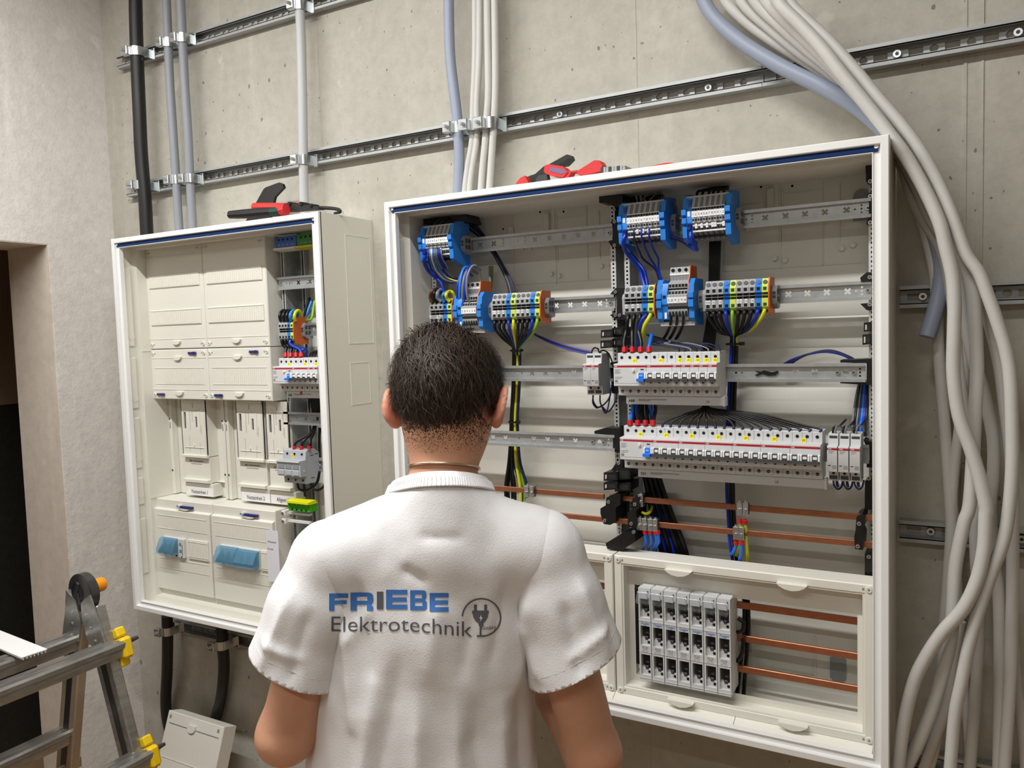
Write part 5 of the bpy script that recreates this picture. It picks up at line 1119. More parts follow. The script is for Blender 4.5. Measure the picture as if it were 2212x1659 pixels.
ORD = 'first second third fourth fifth sixth seventh eighth ninth tenth eleventh twelfth thirteenth fourteenth fifteenth sixteenth seventeenth eighteenth'.split()
fan = [(605, 763), (660, 763), (720, 766), (785, 768), (845, 770), (905, 769), (965, 770), (1025, 773), (1090, 774), (1150, 779), (1212, 781), (1272, 784), (1340, 786), (1405, 789), (1470, 792), (1540, 794), (1607, 796), (1680, 797)]
for k, (x, y) in enumerate(fan):
    m_ = (x-900)/(780.0 if x > 900 else 300.0); hb = 880+k*3.0
    wire('black wire in the fan above the long breaker row, %s from the left' % ORD[k], WBLACK, .0020, path([(hb, 600, -.105), (hb+12*m_, 640, -.112), (hb+(x-hb)*.45, 690-12*abs(m_), -.125), (hb+(x-hb)*.82, y-58+10*abs(m_), -.135), (x-2*m_, y-16, -.140), (x, y+3, -.142)], 0, q8), 'fan of black wires above the long breaker row', ferr=((1, NAVY, .006),))
for k, (x, mt_) in enumerate(((383, BLUEB), (435, WBLACK), (488, WBLACK), (540, WBLACK))):
    wire('thick wire with red ferrule entering the long breaker row, %s of four' % ('blue one, first', 'second', 'third', 'last')[k], mt_, .0040, path([(x+20-k*2, 600, -.085), (x+16, 650, -.105), (x+6, 700, -.128), (x, 730, -.140), (x, 752, -.142)], 0, q8), 'thick feeders of the long breaker row', n=8, ferr=((1, RED, .010),))
for k in range(5):
    wire('thick dark feeder between the two breaker rows', (WBLACK, DBLUE, WBLACK, WBLACK, DBLUE)[k], .0040, path([(410+k*28, 590), (405+k*30, 650), (412+k*30, 720), (420+k*28, 780)], -.075, q8), 'dark feeders between the breaker rows', n=8)
wire('blue wire with red ferrule under the first breaker row', BLUEB, .0036, path([(512, 562, -.128), (513, 590, -.128), (518, 630, -.118), (538, 690, -.09)], 0, q8), 'thick feeders of the long breaker row', n=8, ferr=((0, RED, .009),))
for k in range(6):
    wire('blue and black wire arching behind the third rail at the right', (DBLUE, WBLACK, NAVY, WBLACK, DBLUE, WBLACK)[k], .0020, path([(1420+10*k, 342), (1500+12*k, 300-3*k), (1600+14*k, 270-4*k), (1710+10*k, 254-2*k), (1820+8*k, 272+k), (1900+5*k, 318), (1950+6*k, 420), (1962+5*k, 500)], -.045, q8), 'wires arching behind the third rail')
for k in range(7):
    wire('wire dropping beside the far right upright to the relays', (WGREY, WBLACK, WGREY, NAVY, BLUEB, DBLUE, WBLACK)[k], .0022 if k < 4 else .0032, path([(1945+10*k, 470, -.05), (1925+13*k, 560, -.055), (1908+15*k, 680, -.065), (1900+14*k, 760, -.08), (1905+14*k, 830, -.085)], 0, q8), 'wires beside the far right upright')
for k, x in enumerate((550, 670, 800)):
    wire('grey jumper on top of the relays at the right', WGREY, .0016, path([(x+30, 870, -.140), (x+35, 800, -.142), (x+55, 770, -.135), (x+110, 800, -.12), (x+120, 840, -.115)], 0, qr), 'relay jumpers')
    wire('black wire entering the relays at the right', WBLACK, .0022, path([(x, 860, -.138), (x, 810, -.138), (x+25, 780, -.12), (x+80, 770, -.10), (x+150, 700, -.07)], 0, qr), 'relay wires')
    wire('navy loop under the relays at the right', NAVY, .0018, path([(x+5, 1420, -.140), (x+12, 1480, -.143), (x+55, 1530, -.140), (x+100, 1500, -.13), (x+118, 1420, -.125)], 0, qr), 'loops under the relays')
    wire('second navy loop under the relays at the right', NAVY, .0018, path([(x+40, 1420, -.138), (x+44, 1470, -.141), (x+60, 1500, -.136), (x+52, 1440, -.128)], 0, qr), 'loops under the relays')
for k, pts in enumerate(([(235, 165), (240, 110), (270, 70), (320, 85), (335, 130), (430, 150)], [(345, 165), (350, 120), (400, 105), (460, 150), (500, 240), (520, 330)], [(250, 700), (260, 790), (320, 860), (420, 800), (480, 700), (500, 560)], [(345, 700), (350, 800), (410, 930), (440, 900), (470, 760), (490, 600)], [(255, 700), (250, 800), (300, 865), (370, 850), (450, 920), (540, 800), (565, 690)])):
    wire('black loop wire of the relay pair, %s' % ('short one on top left', 'long one from the top', 'shallow one below', 'deepest one below', 'widest one below')[k], WBLACK if k < 2 else NAVY, .0017, path(pts, (-.138, -.10), q5), 'loop wires of the relay pair')
# below the bars
for k in range(7):
    wire('thick black cable slanting down behind the copper bars', WBLACK if k not in (1, 3) else DBLUE, .0055, path([(1392+5*k, 1025), (1402+6*k, 1075), (1412+7.5*k, 1125), (1424+8.5*k, 1170), (1434+9.5*k, 1225)], -.048 if k % 2 else -.058), 'slanting black cables behind the bars', n=8)
for k, x in enumerate((1393, 1405, 1416, 1421)):
    wire('short blue wire with red ferrule below the four clamps', BLUEB, .0034, path([(x, 1146, -.112), (x+1, 1158, -.113), (x+2, 1170, -.108), (x-4, 1182, -.09), (x-6, 1200, -.07)], 0), 'blue wires below the four clamps', n=8, ferr=((0, RED, .008),))
wire('yellow wire curling under the single clamp of the upper bar', WYEL, .0032, path([(1386, 1106, -.108), (1396, 1110, -.105), (1405, 1105, -.09), (1408, 1094, -.07)], 0), 'earth wires at the bars')
for k, (pts, mt_) in enumerate((([(1597, 1122, -.112), (1598, 1132, -.112), (1600, 1150, -.095), (1597, 1180, -.085), (1590, 1200, -.07)], WYEL), ([(1609, 1124, -.112), (1611, 1140, -.108), (1612, 1165, -.10), (1614, 1190, -.09), (1616, 1215, -.075)], WYEL), ([(1590, 1168, -.112), (1589, 1180, -.110), (1584, 1192, -.10), (1578, 1198, -.085)], BLUEB), ([(1602, 1168, -.112), (1602, 1185, -.112), (1599, 1202, -.10), (1597, 1222, -.08)], BLUEB))):
    wire('%s wire with red ferrule at the mid-field clamps, %s' % ('yellow' if mt_ is WYEL else 'blue', ('left', 'right')[k % 2]), mt_, .0034, path(pts, 0), 'wires at the mid-field clamps', n=8, ferr=((0, RED, .008),))
for k, pts in enumerate(([(1607, 1285), (1608, 1330), (1606, 1385), (1600, 1430), (1592, 1500)], [(1615, 1285), (1617, 1340), (1614, 1400), (1610, 1450), (1606, 1510)], [(1594, 1335), (1606, 1345), (1604, 1362), (1592, 1366)], [(1592, 1430), (1600, 1418), (1606, 1400), (1604, 1380)])):
    wire('black cable behind the fuse holders, %s' % ('left long one', 'right long one', 'upper loop', 'lower loop')[k], WBLACK, .0042, path(pts, -.085 if k < 2 else -.115), 'black cables behind the fuse holders', n=8)

# ------------------------------------------------------------------ wires: left field of the large cabinet
wire('thick blue wire from the top left block down to the five-way strip', DBLUE, .0044, path([(430, 1130, -.158), (395, 1230, -.158), (420, 1350, -.145), (510, 1500, -.125), (620, 1600, -.115)], 0, q1)+path([(330, 240, -.105), (395, 320, -.105), (430, 430, -.105)], 0, q4), 'wires of the top left block', n=8)
cl = [DBLUE, WGREY, TAGW, TBLUE, WGREY, WGREY, DBLUE, DBLUE, WGREY]
for k in range(9):
    x = 490+40*k
    wire('thin %s wire curving from the top left block, number %s from the left' % ({DBLUE: 'blue', WGREY: 'grey', TAGW: 'white', TBLUE: 'light blue'}[cl[k]], ('one', 'two', 'three', 'four', 'five', 'six', 'seven', 'eight', 'nine')[k]), cl[k], .0019, path([(x, 975, -.146), (x+5, 1080, -.152), (x+20+4*k, 1250, -.140), (x+80+10*k, 1450-4*k, -.12)], 0, q1)+path([(290+20*k, 140-7*k, -.11), (400+20*k, 250-6*k, -.10), (560+8*k, 300-10*k, -.09), (690, 275-6*k, -.08)], 0, q4), 'wires of the top left block')
wire('yellow wire among those of the top left block', WYEL, .0016, path([(425, 130), (470, 200), (560, 250), (690, 285)], -.105, q4), 'wires of the top left block')
for k, pts in enumerate(([(510, 640), (508, 500), (520, 400), (570, 300)], [(630, 570), (620, 440), (690, 330), (800, 290), (930, 310)], [(765, 560), (760, 450), (800, 350), (900, 300), (1050, 290)], [(930, 440), (930, 330), (990, 240), (1100, 210)])):
    wire('loop wire on the top left block, %s of four' % ('first', 'second', 'third', 'fourth')[k], WBLACK if k in (0, 3) else WGREY, .0019, path(pts, (-.130, -.07), q1), 'loop wires on the top left block')
for k in range(8):
    wire('black wire in the bundle running from the top left block behind the rail', (WBLACK, WBLACK, WGREY, WBLACK, NAVY, WBLACK, WBLACK, NAVY)[k], .0020, path([(850+25*k, 270-12*k, -.075), (1100+20*k, 270-14*k, -.065), (1300+20*k, 380-20*k, -.055), (1500+18*k, 520-18*k, -.045), (1700+14*k, 670-10*k, -.04)], 0, q1)+path([(950+5*k, 640, -.045), (1030+5*k, 780, -.05), (1085+6*k, 900, -.055), (1110+8*k, 1020, -.06)], 0, qs), 'bundle behind the top left rail')
for k in range(4):
    wire('black wire in the tangle behind the top left block', WBLACK, .0026, path([(420+90*k, 440, -.075), (440+90*k, 330, -.06), (540+90*k, 260, -.05), (700+80*k, 240, -.045), (860+70*k, 280, -.03)], 0, q1), 'tangle behind the top left block')
for k in range(5):
    wire('violet and navy wire running from the ten-way strip to the relay pair', (VIOLET, NAVY, WBLACK, DBLUE, VIOLET)[k], .0019, path([(1230+6*k, 1290+6*k), (1330+5*k, 1350+5*k), (1450+3*k, 1400+7*k), (1600, 1450+7*k), (1720, 1480+7*k), (1810, 1500+6*k)], (-.055, -.085), qs), 'wires to the relay pair')
wire('grey wire arching high over the tall block above the hair', WGREY, .0030, path([(855, 625, -.128), (815, 540, -.134), (795, 400, -.138), (810, 200, -.135), (870, 55, -.125), (940, 30, -.115), (990, 110, -.10), (1020, 260, -.09), (1060, 370, -.085), (1120, 425, -.08), (1165, 370, -.07), (1168, 200, -.05), (1165, 40, -.04)], 0, q4), 'arched wires above the hair', n=8)
for k, (mt_, x, t_) in enumerate(((DBLUE, 655, 120), (TBLUE, 690, 60), (WGREY, 738, 90), (DBLUE, 772, 30))):
    wire('%s wire arching over the tall block above the hair, %s of four' % ({DBLUE: 'blue', TBLUE: 'light blue', WGREY: 'grey'}[mt_], ('first', 'second', 'third', 'fourth')[k]), mt_, .0030, path([(x, 600, -.128), (x-8, 520, -.133), (x-2, 350, -.135), (x+25, t_+110, -.128), (x+75, t_, -.115), (x+150, t_+5, -.10), (x+230, t_+70, -.07)], 0, q4), 'arched wires above the hair', n=8)
wire('yellow-green wire dropping behind the tall block above the hair', mat('olive wire', (120, 118, 40), .5), .0026, path([(1170, 440), (1195, 320), (1205, 180), (1205, 30)], -.045, q4), 'arched wires above the hair')
for k, (mt_, pts) in enumerate(((WBROWN, [(240, 615), (218, 520), (250, 430), (320, 395), (375, 420), (400, 480)]), (WBLACK, [(305, 610), (275, 540), (285, 460), (340, 410), (390, 430)]), (mat('slate wire', (120, 130, 145), .4), [(392, 600), (345, 550), (330, 470), (375, 415), (430, 425), (460, 480)]), (TBLUE, [(440, 605), (420, 540), (430, 480), (480, 455), (520, 480)]), (WYEL, [(530, 600), (485, 550), (472, 485), (520, 440), (575, 460), (600, 520)]))):
    wire('%s loop wire on the five-way strip above the hair' % ('brown', 'black', 'slate', 'light blue', 'yellow')[k], mt_, .0042, path([(p[0], p[1], -.128+.006*i if i > 2 else -.124-.004*i) for i, p in enumerate(pts)], 0, q4), 'loop wires of the five-way strip', n=8)
for k, (x, mt_) in enumerate(((255, WBLACK), (325, WBLACK), (388, WBLACK), (450, DBLUE), (520, WYEL))):
    wire('%s wire below the five-way strip above the hair, %s' % ({WBLACK: 'black', DBLUE: 'blue', WYEL: 'yellow'}[mt_], ('first', 'second', 'third', 'fourth', 'fifth')[k]), mt_, .0038, path([(x, 915, -.116), (x+2, 960, -.122), (x-5+20*(k < 3), 1050, -.115), (x+10, 1200, -.09), (x+60, 1400, -.06)], 0, q4), 'wires below the five-way strip', n=8)
ends = [(1240, 905, WBLACK), (1320, 905, WBLACK), (1395, 902, WBLACK), (1465, 900, DBLUE), (1542, 898, WYEL), (1615, 895, WBLACK), (1690, 892, WBLACK), (1765, 890, WBLACK), (1845, 885, DBLUE), (1922, 883, WGRN)]
for k, (x, y, mt_) in enumerate(ends):
    s = (x-1600)/360.0
    wire('%s wire fanning below the ten-way strip near the hair, number %s from left' % ({WBLACK: 'black', DBLUE: 'blue', WGRN: 'green', WYEL: 'yellow'}[mt_], ('one', 'two', 'three', 'four', 'five', 'six', 'seven', 'eight', 'nine', 'ten')[k]), mt_, .0036,
         path([(x, y, -.116), (x-4*s, y+30, -.124), (x-s*30-20*(k < 3), y+130, -.122), (x-s*120, y+270, -.10), (1598+s*55, 1330, -.075), (1600+s*30, 1440, -.062)], 0, q4), 'wires of the ten-way strip beside the hair', n=8)
low = [(WBLACK, 1092, 1065), (WBLACK, 1098, 1065), (WBLACK, 1112, 1065), (DBLUE, 1126, 1070), (WYEL, 1124, 1068), (WGRN, 1132, 1066), (NAVY, 1137, 1060), (WBLACK, 1106, 1062)]
for k, (mt_, xe, ye) in enumerate(low):
    a = (k-3.5)*2.4 if mt_ is not WBLACK else (-8+2*k if k < 7 else -6)
    wire('%s wire in the bundle hanging beside the ear' % {WBLACK: 'black', DBLUE: 'blue', WYEL: 'yellow', WGRN: 'green', NAVY: 'navy'}[mt_], mt_, .0036, path([(1117+a, 752), (1117+a, 800), (1115+a, 850), (1112+a, 900), (1112+a*1.2, 950), (1113+a*1.8, 1000), (xe, ye-15), (xe+1, ye+15)], -.05 if k % 2 else -.058), 'bundle beside the ear', n=8)
p = A(1116, 757, -.06); solo('cable_tie', MB().ring((p.x, p.y, p.z-.002), (p.x, p.y, p.z+.002), .016, .0145, 16).box(p.x+.010, p.x+.019, p.y-.014, p.y-.006, p.z-.003, p.z+.004), BLACK, 'black cable tie on the bundle under the strip beside the hair', 'cable tie', 'cable ties')
p = A(1111, 911, -.055); solo('cable_tie', MB().ring((p.x, p.y, p.z-.002), (p.x, p.y, p.z+.002), .0145, .013, 16).box(p.x+.010, p.x+.019, p.y-.014, p.y-.006, p.z-.003, p.z+.004), BLACK, 'black cable tie on the bundle right of the ear', 'cable tie', 'cable ties')

# ------------------------------------------------------------------ wires: narrow field of the meter cabinet
for k, (mt_, x) in enumerate(((WBLACK, 180), (WBLACK, 232), (WBLACK, 285), (TBLUE, 335), (WYEL, 400))):
    wire('%s loop wire on the small strip in the meter cabinet%s' % ({WBLACK: 'black', TBLUE: 'blue', WYEL: 'yellow'}[mt_], (', first', ', second', ', third', '', '')[k]), mt_, .0042, path([(x, 365, -.130), (x-12, 300, -.136), (x+5, 240, -.130), (x+45, 212, -.12), (x+85, 245, -.105), (x+100, 300, -.095)], 0, qb), 'loop wires in the meter cabinet', n=8)
for k, (mt_, pts) in enumerate(((WBLACK, [(615, 25), (575, 130), (545, 240), (530, 320)]), (TBLUE, [(650, 60), (605, 180), (560, 290), (535, 320)]), (WGRN, [(700, 40), (675, 170), (655, 300), (620, 355), (570, 350)]), (WGREY, [(655, 220), (620, 290), (585, 330), (555, 345)]))):
    wire('%s wire running up behind the frame of the meter cabinet' % ('black', 'blue', 'green', 'grey')[k], mt_, .0036, path(pts, (-.05, -.09), qb), 'wires behind the meter cabinet frame', n=8)
for k, (a, e) in enumerate(((195, 252), (245, 328), (292, 408))):
    wire('thick black wire from the small strip to the breakers of the meter cabinet, %s' % ('left', 'middle', 'right')[k], WBLACK, .0042, path([(a, 612, -.124), (a+2, 660, -.130), (a+25, 730, -.128), (e+15, 780, -.125), (e+2, 830, -.130), (e, 905, -.134)], 0, qb), 'feeders in the meter cabinet', n=8, ferr=((1, RED, .011),))
wire('thick blue wire from the small strip to the breakers of the meter cabinet', DBLUE, .0042, path([(345, 640, -.124), (318, 690, -.130), (345, 735, -.130), (420, 770, -.128), (478, 810, -.128), (488, 905, -.134)], 0, qb), 'feeders in the meter cabinet', n=8, ferr=((1, RED, .011),))
wire('thick blue loop beside the red ferrules in the meter cabinet', DBLUE, .0042, path([(495, 820, -.125), (530, 790, -.12), (570, 810, -.11), (560, 880, -.10)], 0, qb), 'feeders in the meter cabinet', n=8)
for k in range(3): wire('thin black loop right of the red ferrules in the meter cabinet', WBLACK, .0022, path([(610+40*k, 900, -.13), (640+40*k, 850, -.12), (720+30*k, 815, -.10), (790+20*k, 800, -.08)], 0, qb), 'thin loops in the meter cabinet')
wire('blue wire with red ferrule below the breakers of the meter cabinet', DBLUE, .0036, path([(500, 1410, -.130), (498, 1450, -.130), (520, 1500, -.12), (590, 1515, -.10)], 0, qb), 'feeders in the meter cabinet', n=8, ferr=((0, RED, .010),))
for k in range(6):
    wire('thick black wire in the column behind the lower bare rail', WBLACK, .0042, path([(545+22*k, -10), (560+18*k, 100), (575+14*k, 220), (590+12*k, 340)], -.055, qc), 'black column in the meter cabinet', n=8)
for k, (e, mt_) in enumerate(((332, 1), (422, 1), (520, 1))):
    wire('black wire with red ferrule entering the fuse switch, %s of three' % ('left', 'middle', 'right')[k], WBLACK, .0036, path([(585+8*k, 360, -.062), (540+20*k, 450, -.085), (e+70-25*k, 530, -.11), (e+6, 595, -.118), (e, 650, -.120)], 0, qc), 'feeders of the fuse switch', n=8, ferr=((1, RED, .008),))
for k, pts in enumerate(([(655, 380), (650, 560), (655, 760)], [(680, 380), (715, 560), (740, 700)], [(370, 1090), (390, 1160), (450, 1185), (540, 1160), (620, 1080), (655, 940)], [(540, 1090), (560, 1150), (620, 1180), (690, 1150), (740, 1080)], [(455, 1100), (460, 1180), (470, 1260)])):
    wire('black wire around the fuse switch, %s' % ('straight one behind', 'slanting one behind', 'loop below left', 'loop below right', 'straight one below')[k], WBLACK, .0036, path(pts, -.07 if k < 2 else -.115, qc), 'black wires around the fuse switch', n=8)
# ------------------------------------------------------------------ step ladder
ALU = mat('worn aluminium', (184, 184, 182), .30, .8, var=.2, vscale=14, rgb2=(150, 147, 142), stretch=(6, 1, 6))
ALUW = mat('warm reflection aluminium', (186, 174, 156), .40, .6, var=.15, vscale=12, rgb2=(166, 150, 128))  # beige of warm reflected light painted into the metal colour
ALUK = mat('dark hinge steel', (92, 92, 92), .3, .85)
RUBY = mat('yellow clip plastic', (232, 196, 22), .4); ORK = mat('orange knob', (240, 150, 14), .4)
lad = thing('step_ladder', 'aluminium folding ladder with round hinge and yellow clips at the left', 'ladder', (-.64, -.75, -ZB))
HX, HZ = -.690, .198; YR, YLf = -.545, -.985
def leg_axis(bx): 
    a = Vector((HX+(.035 if bx > HX else -.02), 0, HZ-.03)); b = Vector((bx, 0, -ZB+.02)); return a, b
LA, LB = leg_axis(-.345), leg_axis(-.935)
def bar(m, a, b, wx, wy, bev=.003):
    d = (b-a); L = d.length; d.normalize(); y = Vector((0, 1, 0)); x = y.cross(d).normalized(); R = Matrix((x, y, d)).transposed()
    m.obox((a+b)/2, R, (wx/2, wy/2, L/2), bev); return R
for (nm, (a, b), matl) in (('a', LA, ALU), ('b', LB, ALUW)):
    for yy in (YR, YLf):
        aa = Vector((a.x, yy, a.z)); bb = Vector((b.x, yy, b.z)); m = MB(); R = bar(m, aa, bb, .062, .024)
        st = part('stile', m, matl, lad)
        part('stile_groove', MB().obox((aa+bb)/2+R @ Vector((.0, -.0125, 0)), R, (.010, .0008, (bb-aa).length/2-.02)), ALUK, st)
        part('foot', MB().obox(bb+Vector((0, 0, -.005)), Matrix.Identity(3), (.04, .018, .016), .004), BLACK, lad)
def rung(ax_, t, matl, dx=0.0, y_ext=-.012):
    a, b = ax_; c = a.lerp(b, t); c.x += dx; d = (b-a).normalized(); x = Vector((0, 1, 0)).cross(d).normalized()
    P = lambda u, v, w: Vector((c.x+u, w, c.z+v))
    prof = [(-.024, .015), (-.020, .019), (-.004, .019), (-.003, .0165), (.003, .0165), (.004, .019), (.020, .019), (.025, .014), (.025, .004), (.022, .001), (.022, -.005), (.018, -.019), (-.018, -.019), (-.022, -.005), (-.024, -.001)]
    return part('rung', MB().prism(prof, P, YLf+.012, YR+y_ext), matl, lad), c
rs = []
for t in (.095, .345, .60, .85): rs.append(rung(LA, t, ALU, .036, .016)[1]); rung(LB, t, ALU, .0, -.012)
for c in rs:                       # yellow clips at the outer ends
    m = MB().obox((c.x, YR+.022, c.z-.004), Matrix.Rotation(math.radians(-14), 3, 'Y'), (.028, .013, .025), .006).obox((c.x-.014, YR+.022, c.z+.028), Matrix.Rotation(math.radians(-30), 3, 'Y'), (.018, .012, .012), .004).obox((c.x-.004, YR+.022, c.z-.034), Matrix.Rotation(math.radians(-8), 3, 'Y'), (.017, .012, .014), .003)
    k = part('clip', m, RUBY, lad, 'yellow plastic clip')
    part('clip_rivet', MB().cyl((c.x+.004, YR+.0085, c.z), (c.x+.004, YR+.007, c.z), .0035, n=8), BLACK, k)
    part('clip_pin', MB().cyl((c.x, YR+.034, c.z+.006), (c.x+.004, YR+.062, c.z+.008), .0075, .004, 10), mat('brown rubber', (64, 52, 52), .6), k)
for yy in (YR, YLf):
    hg = part('hinge', MB().lathe([(.0, -.014), (.040, -.014), (.047, -.010), (.047, .010), (.040, .014), (0, .014)], (HX, yy, HZ), (0, 1, 0), 28), ALUK, lad, 'round dark steel hinge')
    part('hinge_recess', MB().cyl((HX-.004, yy-.0135, HZ+.002), (HX-.004, yy-.0160, HZ+.002), .026, .022, 20), BLACK, hg)
    part('hinge_bar', MB().obox((HX-.006, yy-.016, HZ+.010), Matrix.Rotation(.5, 3, 'Y'), (.006, .002, .020), .001).obox((HX+.002, yy-.016, HZ-.012), Matrix.Rotation(-.4, 3, 'Y'), (.005, .002, .014), .001), ALUK, hg)
    for (ax_, s) in ((LA, 1), (LB, -1)):
        a, b = ax_; q = a.lerp(b, .085)
        poly = [(HX+s*.010, HZ-.020), (HX+s*.047, HZ+.004), (a.x+s*.036, a.z-.020), (q.x+s*.036, q.z), (q.x-s*.030, q.z-.004), (a.x-s*.024, a.z-.035)]
        pl = part('hinge_plate', MB().prism(poly, fxz, yy-.0165, yy-.0125), ALU, lad)
        for f in (.2, .55, .9):
            r_ = Vector((HX+s*.02, 0, HZ-.03)).lerp(q, f); part('rivet', MB().cyl((r_.x, yy-.0165, r_.z), (r_.x, yy-.0185, r_.z), .003, n=8), ZINC, pl)
part('knob', MB().cyl((HX, YR+.014, HZ+.006), (HX, YR+.028, HZ+.006), .008, n=12), ALUK, lad)
part('knob', MB().lathe([(0, .022), (.0150, .022), (.0175, .026), (.0175, .046), (.0150, .051), (0, .051)], (HX, YR, HZ+.006), (0, 1, 0), 20), ORK, lad, 'orange release knob')
a, b = LB; q = a.lerp(b, .40)
part('lock_strap', MB().obox((q.x-.0, (YR+YLf)/2+.02, q.z-.035), Matrix.Identity(3), (.004, .23, .013), .002), ALUW, lad)
# white trunking offcut lying across the rungs
zo = rs[0].z+.0225
P = [AZ(98, 1407, zo), AZ(52, 1428, zo)]; d = (AZ(0, 1368, zo)-P[0]); d.z = 0; d.normalize(); e = (P[1]-P[0]); e.z = 0; wv = e.length; e.normalize()
L = .24; c = (P[0]+P[1])/2+d*(L/2); nx = Vector((d.y, -d.x, 0)); nx = nx if nx.dot(e) > 0 else -nx
R = Matrix((d, nx, Vector((0, 0, 1)))).transposed() if d.cross(nx).z > 0 else Matrix((d, -nx, Vector((0, 0, 1)))).transposed()
t = thing('trunking_offcut', 'white ribbed plastic strip lying across the ladder rungs', 'strip', (c.x, c.y, zo))
part('top', MB().obox(c+Vector((0, 0, .006)), R, (L/2, wv/2, .0013), .0005), WHITE, t)
for k in range(7): part('rib', MB().obox(c+R @ Vector((0, -wv/2+wv*(k+.5)/7, .0022)), R, (L/2-.0005, .0009, .0025)), WHITE, t)
# spare cover leaning on the wall
t = thing('spare_cover_plate', 'spare cover plate leaning on the wall below the small cabinet', 'cover', (-.93, -.17, -ZB))
tilt = math.radians(20); Rm = Matrix.Rotation(-tilt, 3, 'X'); top = A(423, 1552, -.105); hh = .225
ctr = top-Rm @ Vector((0, 0, hh)); T = lambda x, y, z: ctr+Rm @ Vector((x, y, z))
m = MB(); m.loft([[T(-.125+dd, yy, -hh+dd), T(.125-dd, yy, -hh+dd), T(.125-dd, yy, hh-dd), T(-.125+dd, yy, hh-dd)] for dd, yy in ((0, .048), (0, .002), (.002, 0))])
m.add([T(-.123, 0, -hh+.002), T(.123, 0, -hh+.002), T(.123, 0, hh-.002), T(-.123, 0, hh-.002)], [(0, 1, 2, 3)]); part('panel', m, CREAM, t)
for (za, zb2, yy, nm) in ((hh-.034, hh-.032, -.0015, 'edge_bead'), (hh-.132, hh-.130, -.0015, 'edge_bead'), (hh-.182, hh-.180, -.0015, 'edge_bead')):
    part(nm, MB().add([T(x, y, z) for x in (-.110, .112) for y in (yy, .0005) for z in (za, zb2)], [(0, 1, 3, 2), (4, 6, 7, 5), (0, 4, 5, 1), (2, 3, 7, 6), (0, 2, 6, 4), (1, 5, 7, 3)]), MGREY if za > hh-.05 else CREAM, t)
pts = [(-.017, hh-.022), (.017, hh-.022)]+[(.017*math.cos(q), hh-.030-.014*math.sin(q)) for q in (.3, .9, 1.57, 2.2, 2.8)]
part('grip', MB().prism(pts, lambda u, v, w: tuple(T(u-.005, w, v)), -.006, .0005), CREAM, t)
for x in (-.110, .105): part('lock_mark', MB().prism(rect(x-.004, x+.004, hh-.020, hh-.010), lambda u, v, w: tuple(T(u, w, v)), -.0008, .0002), MGREY, t)

# ------------------------------------------------------------------ tools on top of the cabinets
REDT = mat('red tool grip', (214, 52, 52), .5, var=.15, vscale=60); BLK2 = mat('black tool grip', (30, 30, 30), .5); GRNT = mat('dark green grip', (22, 60, 52), .5)
t = thing('crimping_pliers', 'red and black crimping pliers lying on the small cabinet', 'pliers', (-.33, -.14, 1.1))
yb = -.165
def seg(m, pix, Y, r): return m.tube([A(px, py, Y) for px, py in pix], r, 10, 5)
part('handle', seg(MB(), [(497, 465, -.185), (530, 463), (565, 460), (590, 458)] and [(497, 464), (530, 462), (565, 459), (590, 457)], -.19, [.0105, .0125, .0125, .0110]), BLK2, t)
part('handle_collar', seg(MB(), [(588, 458), (598, 457), (606, 456)], -.19, .0122), GRNT, t)
part('handle_guard', seg(MB(), [(602, 456), (611, 454), (619, 452)], -.188, [.0128, .0140, .0140]), REDT, t)
part('handle', seg(MB(), [(549, 447), (575, 447), (600, 447), (618, 448)], -.13, .0110), REDT, t)
part('frame', MB().prism([(A(px, py, -.155).x, A(px, py, -.155).z) for px, py in ((616, 458), (616, 445), (628, 441), (660, 443), (684, 445), (700, 449), (700, 454), (665, 456), (640, 459))], fxz, -.175, -.155), BLK2, t)
part('jaw_arm', seg(MB(), [(690, 449), (715, 450), (732, 453), (734, 458), (722, 461)], -.13, [.005, .0045, .0042, .0042, .003]), BLK2, t)
for (px, py) in ((632, 441), (657, 441), (678, 445)): p = A(px, py, -.165); part('pivot', MB().cyl((p.x, -.178, p.z), (p.x, -.150, p.z), .0048, n=10), BLACK, t)
part('ratchet', seg(MB(), [(622, 443), (632, 441), (644, 442)], -.12, .005), REDT, t)
# black flap leaning at the wall behind the pliers
P = [(541, 450), (570, 409), (574, 405), (603, 394), (610, 397), (614, 405), (596, 426), (590, 446)]
PX = [A(px, py, -.06) for px, py in P]; z0 = min(p.z for p in PX); 
Pv = [(p.x, p.z) for p in PX]; Pv[0] = (Pv[0][0]-.03, 1.1005); Pv[-1] = (Pv[-1][0]-.01, 1.1005)
solo('tool_case_lid', MB().prism(Pv, lambda u, v, w: (u, w+(v-1.1)*.12, v), -.075, -.066), mat('glossy black plastic', (16, 16, 17), .25), 'flat glossy black case lid standing behind the crimping pliers', 'lid')
t = thing('wire_stripper', 'red wire stripper with black lever lying on the large cabinet', 'wire stripper', (.43, -.12, 1.1))
YT = -.155
def tp(pix, Y=YT): return [A(px, py, Y) for px, py in pix]
def flat(pix, y0, y1, base=None):
    P_ = tp(pix, (y0+y1)/2); return MB().prism([(p.x, max(p.z, 1.1008)) for p in P_], fxz, y0, y1)
part('barrel', flat([(1181, 373), (1183, 360), (1192, 357), (1222, 362), (1233, 374), (1222, 386), (1198, 382), (1186, 378)], -.178, -.150), REDT, t)
part('label', flat([(1186, 369), (1190, 361), (1218, 366), (1224, 373), (1212, 376)], -.1787, -.1775), mat('worn violet print', (122, 104, 140), .6), t)
part('trigger', flat([(1222, 386), (1233, 372), (1250, 369), (1252, 373), (1238, 374), (1230, 390), (1206, 392)], -.176, -.154), REDT, t)
part('grip', flat([(1250, 374), (1290, 349), (1300, 349), (1307, 360), (1305, 372), (1268, 381), (1256, 380)], -.175, -.145), REDT, t)
